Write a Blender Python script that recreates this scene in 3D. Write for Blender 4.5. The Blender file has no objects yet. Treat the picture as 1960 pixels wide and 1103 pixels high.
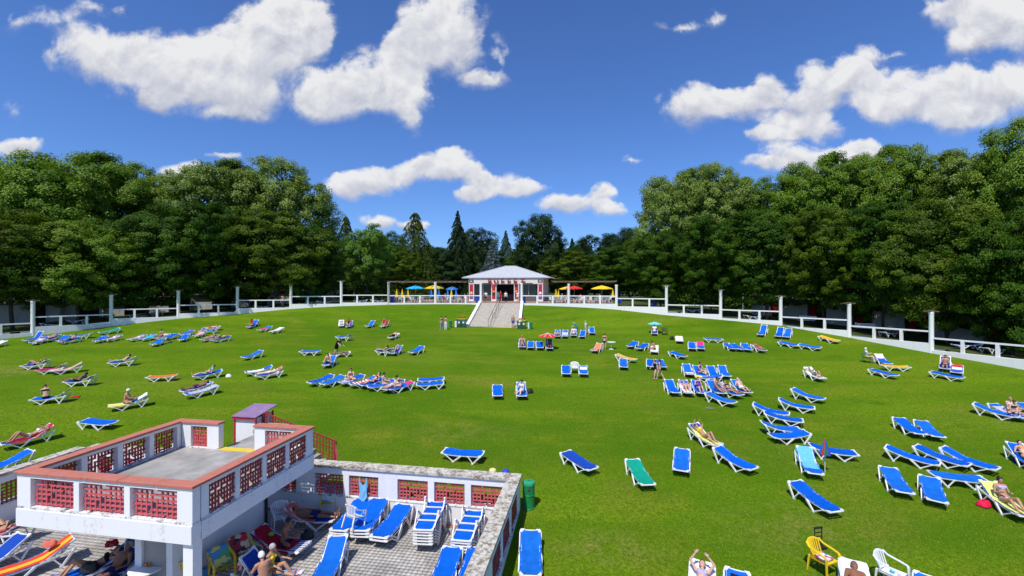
import bpy, bmesh, math, random
import numpy as np
from mathutils import Vector, Matrix

S = bpy.context.scene
COL = S.collection
R = math.radians
# ------------------------------------------------------------------ camera
CAM_Z = 9.4
F = 1960 * 16 / 36.0          # focal length in photo pixels
cam_d = bpy.data.cameras.new('camera'); cam_d.lens = 16; cam_d.sensor_width = 36
cam_d.clip_end = 4000; cam_d.clip_start = 0.1
cam = bpy.data.objects.new('camera', cam_d); COL.objects.link(cam)
cam.location = (0, 0, CAM_Z); cam.rotation_euler = (R(90), 0, 0)
S.camera = cam
# ------------------------------------------------------------------ light
SUN_AZ = 25.0      # light travels forward and to the right by this angle
SUN_EL = 58.0
SUN_POWER = 4.6
SKY_STRENGTH = 0.085
EXPOSURE = 0.0
sd = bpy.data.lights.new('sun', 'SUN'); sd.energy = SUN_POWER; sd.angle = R(0.5); sd.color = (1.0, 0.955, 0.88)
sun = bpy.data.objects.new('sun', sd); COL.objects.link(sun)
_d = Vector((math.sin(R(SUN_AZ)) * math.cos(R(SUN_EL)), math.cos(R(SUN_AZ)) * math.cos(R(SUN_EL)), -math.sin(R(SUN_EL))))
sun.rotation_euler = _d.to_track_quat('-Z', 'Y').to_euler(); sun.location = (-20, -30, 60)
S.view_settings.view_transform = 'Standard'; S.view_settings.look = 'None'
S.view_settings.exposure = EXPOSURE; S.view_settings.gamma = 1.0
S.view_settings.use_curve_mapping = False
S.render.engine = 'CYCLES'
S.cycles.use_denoising = True
S.cycles.max_bounces = 5; S.cycles.diffuse_bounces = 2; S.cycles.glossy_bounces = 2
S.cycles.transmission_bounces = 3; S.cycles.transparent_max_bounces = 4
S.cycles.use_adaptive_sampling = True; S.cycles.adaptive_threshold = 0.02
S.cycles.caustics_reflective = False; S.cycles.caustics_refractive = False

# ------------------------------------------------------------------ sky with clouds (by direction)
world = bpy.data.worlds.new('World'); S.world = world; world.use_nodes = True
world.cycles.sampling_method = 'MANUAL'; world.cycles.sample_map_resolution = 512
def build_world():
    nt = world.node_tree; N = nt.nodes; Lk = nt.links; N.clear()
    def nd(t, **k):
        n = N.new(t)
        for a, b in k.items(): setattr(n, a, b)
        return n
    def m(op, a, b=None, c=None, clamp=False):
        n = nd('ShaderNodeMath', operation=op, use_clamp=clamp)
        for i, v in enumerate((a, b, c)):
            if v is None: continue
            if isinstance(v, (int, float)): n.inputs[i].default_value = v
            else: Lk.new(v, n.inputs[i])
        return n.outputs[0]
    out = nd('ShaderNodeOutputWorld'); bg = nd('ShaderNodeBackground'); Lk.new(bg.outputs[0], out.inputs[0])
    bg.inputs[1].default_value = SKY_STRENGTH
    sky = nd('ShaderNodeTexSky', sky_type='NISHITA')
    sky.sun_disc = False; sky.sun_elevation = R(SUN_EL); sky.sun_rotation = R(180 + SUN_AZ)
    sky.air_density = 1.0; sky.dust_density = 0.6; sky.ozone_density = 2.4; sky.altitude = 200
    tc = nd('ShaderNodeTexCoord'); sx = nd('ShaderNodeSeparateXYZ'); Lk.new(tc.outputs['Generated'], sx.inputs[0])
    ay = m('MAXIMUM', m('ABSOLUTE', sx.outputs[1]), 0.04)
    px = m('DIVIDE', sx.outputs[0], ay); pz = m('DIVIDE', sx.outputs[2], ay)
    P = nd('ShaderNodeCombineXYZ'); Lk.new(px, P.inputs[0]); Lk.new(pz, P.inputs[1])
    # warp
    def noise(vec, scale, detail, rough, dist=0.0):
        n = nd('ShaderNodeTexNoise'); n.noise_dimensions = '3D'; Lk.new(vec, n.inputs['Vector'])
        n.inputs['Scale'].default_value = scale; n.inputs['Detail'].default_value = detail
        n.inputs['Roughness'].default_value = rough; n.inputs['Distortion'].default_value = dist
        return n
    w = noise(P.outputs[0], 6.5, 6, 0.6)
    w2 = nd('ShaderNodeVectorMath', operation='MULTIPLY_ADD'); Lk.new(w.outputs['Color'], w2.inputs[0])
    w2.inputs[1].default_value = (0.10, 0.08, 0); Lk.new(P.outputs[0], w2.inputs[2])
    w3 = nd('ShaderNodeVectorMath', operation='ADD'); Lk.new(w2.outputs[0], w3.inputs[0]); w3.inputs[1].default_value = (-0.05, -0.04, 0)
    Pw = w3.outputs[0]
    # cloud lobes: photo x, y, half width, half height, strength
    lobes = [
     (185,100,95,62,1),(290,125,125,80,1),(390,140,125,78,1),(470,115,115,100,1),(530,70,105,95,1),(565,35,85,70,1),(600,75,40,55,.9),
     (300,188,48,26,.8),(470,190,75,45,.75),(440,218,60,20,.55),(75,40,85,36,.42),(195,18,60,24,.45),(25,215,26,32,.33),
     (850,35,85,80,1),(835,90,95,70,1),(770,75,34,30,.8),(715,150,105,66,1),(650,180,100,52,1),(775,190,70,60,.9),(612,198,55,36,.9),
     (792,235,30,38,.45),(930,145,58,24,.7),(958,115,22,50,.45),
     (850,312,75,40,1),(800,330,85,36,1),(720,352,90,34,1),(668,366,62,34,1),(895,328,46,28,.9),
     (950,356,82,38,1),(1005,360,58,22,.9),(905,376,52,24,.9),
     (1090,392,84,30,1),(1150,372,34,30,1),(1162,406,48,22,.9),(725,425,50,19,.9),(795,432,40,14,.7),
     (1325,208,76,50,1),(1420,200,72,40,1),(1468,165,40,34,.85),(1590,165,90,55,1),(1645,135,46,46,1),(1535,198,84,32,.9),
     (1775,180,140,56,.95),(1865,170,100,52,.95),(1700,212,76,34,.8),(1850,225,86,36,.75),(1945,185,70,70,.85),
     (1850,25,115,55,1),(1930,60,105,66,1),(1845,88,50,30,.7),
     (1535,240,88,30,1),(1480,262,60,22,.85),(1560,298,140,36,1),(1645,282,60,28,.9),(1475,315,74,22,.8),
     (30,285,58,24,.95),(350,328,55,28,1),(430,300,46,14,.8),
     (1210,300,30,16,.6),(1300,45,48,16,.45),(1362,30,28,18,.45),(1690,110,40,14,.3)]
    acc = None; accB = None
    for (x, y, rx, ry, st) in lobes:
        mp = nd('ShaderNodeMapping', vector_type='POINT')
        kk = 1.12 if y < 260 else .96; sxx = F / (rx*kk); syy = F / (ry*kk)
        mp.inputs['Scale'].default_value = (sxx, syy, 1)
        mp.inputs['Location'].default_value = (-(x - 980) / F * sxx, -(551 - y) / F * syy, 0)
        if acc is None: Lk.new(Pw, mp.inputs['Vector'])
        else:      # feed the running sum in (scaled to nothing) so that the lobes are evaluated one after another
            ch = nd('ShaderNodeVectorMath', operation='MULTIPLY_ADD'); Lk.new(accB, ch.inputs[0]); ch.inputs[1].default_value = (1e-9, 1e-9, 1e-9)
            Lk.new(Pw, ch.inputs[2]); Lk.new(ch.outputs[0], mp.inputs['Vector'])
        g = nd('ShaderNodeTexGradient', gradient_type='SPHERICAL'); Lk.new(mp.outputs[0], g.inputs[0])
        gv = g.outputs['Fac']
        acc = m('MULTIPLY', gv, st) if acc is None else m('MULTIPLY_ADD', gv, st, acc)
        sep = nd('ShaderNodeSeparateXYZ'); Lk.new(mp.outputs[0], sep.inputs[0])
        accB = m('MULTIPLY', gv, sep.outputs[1]) if accB is None else m('MULTIPLY_ADD', gv, sep.outputs[1], accB)
    n1 = noise(P.outputs[0], 12.0, 10, 0.62, 0.25)
    def shifted(dx, dy):
        off = nd('ShaderNodeVectorMath', operation='ADD'); Lk.new(P.outputs[0], off.inputs[0]); off.inputs[1].default_value = (dx, dy, 0); return off.outputs[0]
    na = noise(P.outputs[0], 10.0, 5, 0.58, 0.35); nb = noise(shifted(-0.010, 0.022), 10.0, 5, 0.58, 0.35)
    nz = m('SUBTRACT', n1.outputs['Fac'], 0.5)
    ratio = m('DIVIDE', accB, m('MAXIMUM', acc, 0.15))          # >0 towards the tops, <0 towards the bases
    low = m('MINIMUM', m('MAXIMUM', m('MULTIPLY', ratio, -1.6), 0.0), 1.0)
    nl = noise(P.outputs[0], 4.2, 4, 0.55, 0.0)
    sat = m('MINIMUM', m('MULTIPLY', acc, 0.95), 0.92)
    dens = m('ADD', m('MULTIPLY_ADD', nz, 1.5, sat), m('MULTIPLY', m('SUBTRACT', nl.outputs['Fac'], 0.5), 0.7))
    hi_ = m('MULTIPLY_ADD', low, 0.46, 0.50)
    edge = nd('ShaderNodeMapRange', interpolation_type='SMOOTHSTEP'); Lk.new(dens, edge.inputs['Value'])
    edge.inputs['From Min'].default_value = 0.06; Lk.new(hi_, edge.inputs['From Max'])
    gate = nd('ShaderNodeMapRange', interpolation_type='SMOOTHSTEP'); Lk.new(acc, gate.inputs['Value'])
    gate.inputs['From Min'].default_value = 0.0; gate.inputs['From Max'].default_value = 0.22
    up = m('GREATER_THAN', sx.outputs[2], 0.0)
    alpha = m('MULTIPLY', m('MULTIPLY', edge.outputs[0], gate.outputs[0]), up)
    alpha = m('MULTIPLY', alpha, 0.97)
    bil = m('MULTIPLY', m('SUBTRACT', na.outputs['Fac'], nb.outputs['Fac']), 1.05)
    bot = m('MULTIPLY', ratio, 0.36)
    fine = m('MULTIPLY', nz, 0.14)
    sh = m('ADD', m('ADD', bil, bot), m('ADD', fine, 0.84))
    sh = m('MINIMUM', m('MAXIMUM', sh, 0.5), 1.0)
    gr = nd('ShaderNodeValToRGB'); Lk.new(sh, gr.inputs[0])
    e = gr.color_ramp.elements; e[0].position = 0.5; e[0].color = (0.50, 0.53, 0.65, 1); e[1].position = 0.97; e[1].color = (0.95, 0.95, 0.96, 1)
    mid = gr.color_ramp.elements.new(0.76); mid.color = (0.72, 0.74, 0.81, 1)
    cm = nd('ShaderNodeVectorMath', operation='SCALE'); Lk.new(gr.outputs[0], cm.inputs[0]); cm.inputs['Scale'].default_value = 0.90 / SKY_STRENGTH
    tint = nd('ShaderNodeMix', data_type='RGBA', blend_type='MULTIPLY'); tint.inputs[0].default_value = 1.0
    Lk.new(sky.outputs[0], tint.inputs[6]); tint.inputs[7].default_value = (0.76, 1.13, 1.80, 1)
    mx = nd('ShaderNodeMix', data_type='RGBA'); Lk.new(alpha, mx.inputs[0]); Lk.new(tint.outputs[2], mx.inputs[6]); Lk.new(cm.outputs[0], mx.inputs[7])
    Lk.new(mx.outputs[2], bg.inputs[0])
build_world()

# ------------------------------------------------------------------ materials
MATS = {}
def mat(name, col, rough=0.6, var=0.0, scale=6.0, bump=0.0, bscale=60.0, spec=0.4, col2=None, detail=5, metal=0.0, trans=0.0):
    if name in MATS: return MATS[name]
    ma = bpy.data.materials.new(name); ma.use_nodes = True
    nt = ma.node_tree; b = nt.nodes['Principled BSDF']
    b.inputs['Roughness'].default_value = rough; b.inputs['Specular IOR Level'].default_value = spec
    b.inputs['Metallic'].default_value = metal
    b.inputs['Base Color'].default_value = (*col, 1)
    tc = nt.nodes.new('ShaderNodeTexCoord')
    if var > 0 or col2:
        n = nt.nodes.new('ShaderNodeTexNoise'); n.inputs['Scale'].default_value = scale; n.inputs['Detail'].default_value = detail
        n.inputs['Roughness'].default_value = 0.6
        nt.links.new(tc.outputs['Object'], n.inputs['Vector'])
        rp = nt.nodes.new('ShaderNodeValToRGB'); e = rp.color_ramp.elements
        e[0].position = 0.32; e[1].position = 0.68
        c2 = col2 if col2 else tuple(min(1, c * (1 + var)) for c in col)
        c1 = col if col2 else tuple(c * (1 - var) for c in col)
        e[0].color = (*c1, 1); e[1].color = (*c2, 1)
        nt.links.new(n.outputs['Fac'], rp.inputs[0]); nt.links.new(rp.outputs[0], b.inputs['Base Color'])
    if bump > 0:
        n2 = nt.nodes.new('ShaderNodeTexNoise'); n2.inputs['Scale'].default_value = bscale; n2.inputs['Detail'].default_value = 4
        nt.links.new(tc.outputs['Object'], n2.inputs['Vector'])
        bp = nt.nodes.new('ShaderNodeBump'); bp.inputs['Strength'].default_value = bump; bp.inputs['Distance'].default_value = 0.02
        nt.links.new(n2.outputs['Fac'], bp.inputs['Height']); nt.links.new(bp.outputs[0], b.inputs['Normal'])
    MATS[name] = ma
    return ma

def painted(name, col, dirt, amount=0.5, scale=2.5, speck=26.0, lo=.27, hi=.42, vz=.28):
    """weathered paint: streaks and specks of dirt over a plain coat"""
    if name in MATS: return MATS[name]
    ma = bpy.data.materials.new(name); ma.use_nodes = True; nt = ma.node_tree; b = nt.nodes['Principled BSDF']
    b.inputs['Roughness'].default_value = 0.75; b.inputs['Specular IOR Level'].default_value = 0.25
    tc = nt.nodes.new('ShaderNodeTexCoord')
    mp = nt.nodes.new('ShaderNodeMapping'); mp.inputs['Scale'].default_value = (1.6, 1.6, vz); nt.links.new(tc.outputs['Object'], mp.inputs[0])
    n = nt.nodes.new('ShaderNodeTexNoise'); n.inputs['Scale'].default_value = scale; n.inputs['Detail'].default_value = 8; n.inputs['Roughness'].default_value = 0.7
    nt.links.new(mp.outputs[0], n.inputs['Vector'])
    n2 = nt.nodes.new('ShaderNodeTexNoise'); n2.inputs['Scale'].default_value = speck; n2.inputs['Detail'].default_value = 5; n2.inputs['Roughness'].default_value = 0.7
    nt.links.new(tc.outputs['Object'], n2.inputs['Vector'])
    mu = nt.nodes.new('ShaderNodeMath'); mu.operation = 'MULTIPLY'; nt.links.new(n.outputs['Fac'], mu.inputs[0]); nt.links.new(n2.outputs['Fac'], mu.inputs[1])
    mr = nt.nodes.new('ShaderNodeMapRange'); nt.links.new(mu.outputs[0], mr.inputs['Value'])
    mr.inputs['From Min'].default_value = lo; mr.inputs['From Max'].default_value = hi; mr.inputs['To Max'].default_value = amount
    mx = nt.nodes.new('ShaderNodeMix'); mx.data_type = 'RGBA'; nt.links.new(mr.outputs[0], mx.inputs[0])
    mx.inputs[6].default_value = (*col, 1); mx.inputs[7].default_value = (*dirt, 1)
    nt.links.new(mx.outputs[2], b.inputs['Base Color'])
    bp = nt.nodes.new('ShaderNodeBump'); bp.inputs['Strength'].default_value = 0.25; bp.inputs['Distance'].default_value = 0.01
    nt.links.new(n2.outputs['Fac'], bp.inputs['Height']); nt.links.new(bp.outputs[0], b.inputs['Normal'])
    MATS[name] = ma; return ma

def leafmat(name, c_dark, c_mid, c_light, rough=0.5, trans=0.3, spec=0.35):
    ma = bpy.data.materials.new(name); ma.use_nodes = True; nt = ma.node_tree; b = nt.nodes['Principled BSDF']
    at = nt.nodes.new('ShaderNodeAttribute'); at.attribute_name = 'tint'
    rp = nt.nodes.new('ShaderNodeValToRGB'); e = rp.color_ramp.elements
    e[0].color = (*c_dark, 1); e[1].color = (*c_light, 1); k = e.new(0.5); k.color = (*c_mid, 1)
    nt.links.new(at.outputs['Fac'], rp.inputs[0]); nt.links.new(rp.outputs[0], b.inputs['Base Color'])
    b.inputs['Roughness'].default_value = rough; b.inputs['Specular IOR Level'].default_value = spec
    if trans > 0:
        tr = nt.nodes.new('ShaderNodeBsdfTranslucent'); mx = nt.nodes.new('ShaderNodeMixShader'); mx.inputs[0].default_value = trans
        br = nt.nodes.new('ShaderNodeMix'); br.data_type = 'RGBA'; br.blend_type = 'MULTIPLY'; br.inputs[0].default_value = 1
        nt.links.new(rp.outputs[0], br.inputs[6]); br.inputs[7].default_value = (1.3, 1.25, 0.5, 1)
        nt.links.new(br.outputs[2], tr.inputs[0])
        nt.links.new(b.outputs[0], mx.inputs[1]); nt.links.new(tr.outputs[0], mx.inputs[2])
        nt.links.new(mx.outputs[0], nt.nodes['Material Output'].inputs[0])
    return ma

# ------------------------------------------------------------------ mesh helpers
class MB:
    def __init__(s): s.v = []; s.f = []; s.mi = []; s.cur = 0
    def add(s, vs, fs):
        o = len(s.v); s.v += [tuple(v) for v in vs]; s.f += [tuple(i + o for i in f) for f in fs]; s.mi += [s.cur] * len(fs); return s
    def box(s, x0, x1, y0, y1, z0, z1):
        vs = [(x0,y0,z0),(x1,y0,z0),(x1,y1,z0),(x0,y1,z0),(x0,y0,z1),(x1,y0,z1),(x1,y1,z1),(x0,y1,z1)]
        return s.add(vs, [(0,3,2,1),(4,5,6,7),(0,1,5,4),(1,2,6,5),(2,3,7,6),(3,0,4,7)])
    def cbox(s, c, d): return s.box(c[0]-d[0]/2, c[0]+d[0]/2, c[1]-d[1]/2, c[1]+d[1]/2, c[2]-d[2]/2, c[2]+d[2]/2)
    def bar(s, a, b, w, h, w2=None, h2=None, side=None):
        a = Vector(a); b = Vector(b); d = (b - a).normalized()
        sd_ = Vector(side) if side else (Vector((0,0,1)).cross(d) if abs(d.z) < 0.99 else Vector((0,1,0)))
        sd_.normalize(); up = d.cross(sd_).normalized()
        w2 = w if w2 is None else w2; h2 = h if h2 is None else h2
        vs = []
        for p, ww, hh in ((a, w, h), (b, w2, h2)):
            for i, j in ((-1,-1),(1,-1),(1,1),(-1,1)): vs.append(p + sd_ * (i * ww / 2) + up * (j * hh / 2))
        return s.add(vs, [(0,1,2,3),(7,6,5,4),(0,4,5,1),(1,5,6,2),(2,6,7,3),(3,7,4,0)])
    def tube(s, pts, r, n=8, cap=True):
        pts = [Vector(p) for p in pts]; rs = r if isinstance(r, (list, tuple)) else [r] * len(pts)
        o = len(s.v); vs = []; fs = []
        for i, p in enumerate(pts):
            t = (pts[min(i+1, len(pts)-1)] - pts[max(i-1, 0)]).normalized()
            a = t.cross(Vector((0,0,1))) if abs(t.z) < 0.95 else t.cross(Vector((1,0,0)))
            a.normalize(); b = t.cross(a).normalized()
            for k in range(n):
                an = 2 * math.pi * k / n; vs.append(p + a * (math.cos(an) * rs[i]) + b * (math.sin(an) * rs[i]))
        for i in range(len(pts) - 1):
            for k in range(n): fs.append((i*n+k, i*n+(k+1) % n, (i+1)*n+(k+1) % n, (i+1)*n+k))
        if cap: fs.append(tuple(range(n))); fs.append(tuple((len(pts)-1)*n + k for k in reversed(range(n))))
        return s.add(vs, fs)
    def lathe(s, prof, n=16, c=(0,0,0), sx=1, sy=1):
        vs = []; fs = []
        for (r, z) in prof:
            for k in range(n):
                an = 2*math.pi*k/n; vs.append((c[0]+r*sx*math.cos(an), c[1]+r*sy*math.sin(an), c[2]+z))
        for i in range(len(prof)-1):
            for k in range(n): fs.append((i*n+k, i*n+(k+1) % n, (i+1)*n+(k+1) % n, (i+1)*n+k))
        fs.append(tuple(reversed(range(n)))); fs.append(tuple((len(prof)-1)*n+k for k in range(n)))
        return s.add(vs, fs)
    def quad(s, a, b, c, d): return s.add([a, b, c, d], [(0,1,2,3)])
    def mesh(s, name, smooth=False):
        me = bpy.data.meshes.new(name); me.from_pydata(s.v, [], s.f); me.validate(); me.update()
        if smooth: me.polygons.foreach_set('use_smooth', [True] * len(me.polygons))
        return me
    def build(s, name, m_, parent=None, smooth=False, bevel=0.0):
        o = bpy.data.objects.new(name, s.mesh(name, smooth)); COL.objects.link(o)
        if m_ is not None: o.data.materials.append(m_)
        if parent is not None: o.parent = parent
        if bevel > 0:
            b = o.modifiers.new('bevel', 'BEVEL'); b.width = bevel; b.segments = 2; b.limit_method = 'ANGLE'
        return o
def part(name, me, parent, m_=None, loc=None):
    """object that shares mesh data; material on the object so that alike pieces can differ"""
    o = bpy.data.objects.new(name, me); COL.objects.link(o); o.parent = parent
    if m_ is not None:
        if not me.materials: me.materials.append(m_)
        if me.materials[0] is not m_:
            o.material_slots[0].link = 'OBJECT'; o.material_slots[0].material = m_
    if loc: o.location = loc
    return o
def tag(o, label, cat, group=None, kind=None):
    if label: o['label'] = label
    if cat: o['category'] = cat
    if group: o['group'] = group
    if kind: o['kind'] = kind
    return o
def thing(name, label, cat, loc=(0,0,0), rz=0.0, group=None, scale=1.0):
    o = bpy.data.objects.new(name, None); COL.objects.link(o); o.empty_display_size = 0.2
    o.location = loc; o.rotation_euler = (0, 0, rz); o.scale = (scale,)*3
    return tag(o, label, cat, group)
def npmesh(name, verts, faces, tint=None, smooth=False):
    """fast quads/tris from numpy: faces (n,k)"""
    me = bpy.data.meshes.new(name); nv = len(verts); nf, k = faces.shape
    me.vertices.add(nv); me.vertices.foreach_set('co', np.ascontiguousarray(verts, dtype=np.float32).ravel())
    me.loops.add(nf*k); me.loops.foreach_set('vertex_index', np.ascontiguousarray(faces, dtype=np.int32).ravel())
    me.polygons.add(nf); me.polygons.foreach_set('loop_start', np.arange(0, nf*k, k, dtype=np.int32))
    if tint is not None:
        a = me.attributes.new('tint', 'FLOAT', 'POINT'); a.data.foreach_set('value', np.ascontiguousarray(tint, dtype=np.float32))
    me.update(calc_edges=True)
    if smooth: me.polygons.foreach_set('use_smooth', np.ones(nf, dtype=bool))
    return me

# ------------------------------------------------------------------ terrain shape
WALL = [(-57.2,44.6),(-52.85,50.2),(-48.7,55.3),(-43.25,59.0),(-37.4,62.0),(-31.2,64.2),(-24.6,65.6),(-18.0,66.4),(-11.2,66.6),(-4.53,66.3),
        (1.4,65.5),(8.0,64.2),(14.3,62.3),(20.3,59.8),(25.9,56.5),(30.7,52.0),(34.6,46.7),(37.5,40.7),(39.8,34.5),(41.6,28.0)]
GBASE = [3.75,4.2,4.75,5.45,5.9,6.45,6.84,7.04,7.05,7.05,7.0,6.75,6.47,5.9,5.5,5.13,4.38,3.6,3.05,2.5]
PTOP = [4.45,5.12,5.7,6.1,6.65,7.13,7.3,7.22,7.22,7.22,7.22,7.22,6.9,6.13,5.65,5.04,4.45,3.86,3.3]      # top of the low wall, per panel
CTOP = [7.4,7.96,8.57,9.06,9.56,10.0,10.35,10.3,10.25,10.12,10.1,10.0,9.85,9.7,9.14,8.41,7.78,7.27,6.7,6.1]
WPOLY = [(-63.5,-10,-.4,3.0),(-63,15,1.5,3.4),(-60.8,38.5,3.3,4.0)] + [(WALL[i][0],WALL[i][1],GBASE[i],(PTOP[min(i,18)]+PTOP[max(i-1,0)])/2) for i in range(20)] + [(43,15,1.5,3.0),(43.5,-10,-.4,2.8)]
WP = np.array(WPOLY)
SLOPE = 0.078
def near_wall(x, y):
    best = (1e9, 0, 0)
    for i in range(len(WP)-1):
        ax, ay = WP[i,0], WP[i,1]; bx, by = WP[i+1,0], WP[i+1,1]
        dx, dy = bx-ax, by-ay; t = ((x-ax)*dx+(y-ay)*dy)/(dx*dx+dy*dy); t = min(1, max(0, t))
        d = math.hypot(x-ax-t*dx, y-ay-t*dy)
        if d < best[0]: best = (d, i, t)
    return best
def lawn_z(x, y):
    d, i, t = near_wall(x, y)
    pl = SLOPE * y
    wy = WP[i,1]*(1-t)+WP[i+1,1]*t
    b = WP[i,2]*(1-t)+WP[i+1,2]*t - SLOPE*wy
    s = max(0.0, 1 - d/9.0); s = s*s*(3-2*s)
    k = math.exp(-((x+1.9)/3.2)**4)*max(0, min(1, (y-57.6)/1.2))*.16      # the stairs are let into the bank
    s = max(0, s)
    return pl + b*s - k + 0.03*math.sin(x*.31+y*.17) + 0.025*math.sin(x*.13-y*.29+1)
def park_z(x, y):
    d, i, t = near_wall(x, y)
    tt = t*t*(3-2*t)
    return WP[i,3]*(1-tt)+WP[i+1,3]*tt - 0.12
def ray_lawn(px, py, h=0.0):
    rx, rz = (px-980)/F, (551-py)/F
    lo, hi = 5.0, 64.5
    for _ in range(50):
        m_ = (lo+hi)/2
        if CAM_Z + rz*m_ > lawn_z(rx*m_, m_) + h: lo = m_
        else: hi = m_
    return Vector((rx*lo, lo, CAM_Z + rz*lo - h))
def ray_z(px, py, z):
    rx, rz = (px-980)/F, (551-py)/F
    Y = (z-CAM_Z)/rz
    return Vector((rx*Y, Y, z))
def at(px, Y, z): return Vector(((px-980)/F*Y, Y, z))
TH = R(-10)      # heading shared by the terrace, the raised deck and the buffet
UX = Vector((math.cos(TH), math.sin(TH), 0)); VY = Vector((-math.sin(TH), math.cos(TH), 0))
CORNER = Vector((0.3, 16.6, 0)); PAVE_Z = 0.75

# ================================================================== LARGE STRUCTURE
WHITE = painted('white_paint', (0.80, 0.795, 0.78), (0.20, 0.18, 0.15), 0.45, 2.0, 14.0, .29, .44, .12)
WHITE2 = painted('white_paint_clean', (0.82, 0.82, 0.81), (0.34, 0.32, 0.28), 0.35, 1.4)
COPING = painted('weathered_coping', (0.60, 0.57, 0.50), (0.19, 0.145, 0.085), 0.95, 2.2, 9.0, .20, .33, 1.0)
TERRA = painted('terracotta_coping', (0.50, 0.175, 0.125), (0.22, 0.10, 0.07), 0.9, 2.6)
GRIMY = painted('grimy_ledge', (0.74, 0.74, 0.72), (0.035, 0.033, 0.03), 0.95, 2.4, 9.0, .24, .36, 1.0)
REDBAR = mat('red_iron', (0.56, 0.10, 0.105), 0.5, 0.25, 9.0)
REDDARK = mat('dark_red_iron', (0.30, 0.028, 0.036), 0.5, 0.25, 9.0)
CONCRETE = mat('deck_concrete', (0.24, 0.235, 0.22), 0.9, 0, 1.6, 0.2, 40, 0.2, col2=(0.42, 0.40, 0.37), detail=9)
STEP = mat('step_stone', (0.50, 0.455, 0.39), 0.9, 0.15, 3.0, 0.2, 50, 0.2)
YELLOW = mat('yellow_marking', (0.75, 0.52, 0.05), 0.7, 0.12, 8.0)
DARKIN = mat('dark_interior', (0.035, 0.032, 0.03), 0.8, 0.3, 2.0)
METROOF = mat('grey_metal_roof', (0.50, 0.51, 0.53), 0.45, 0.08, 3.0, 0.05, 20, 0.5)
WOOD = mat('pergola_wood', (0.17, 0.115, 0.075), 0.8, 0.3, 6.0)
BARK = mat('bark', (0.055, 0.045, 0.033), 0.9, 0.35, 3.0, 0.5, 14)
BARK2 = mat('pale_bark', (0.14, 0.12, 0.09), 0.9, 0, 1.8, 0.3, 10, 0.2, col2=(0.06, 0.055, 0.04))

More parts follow.
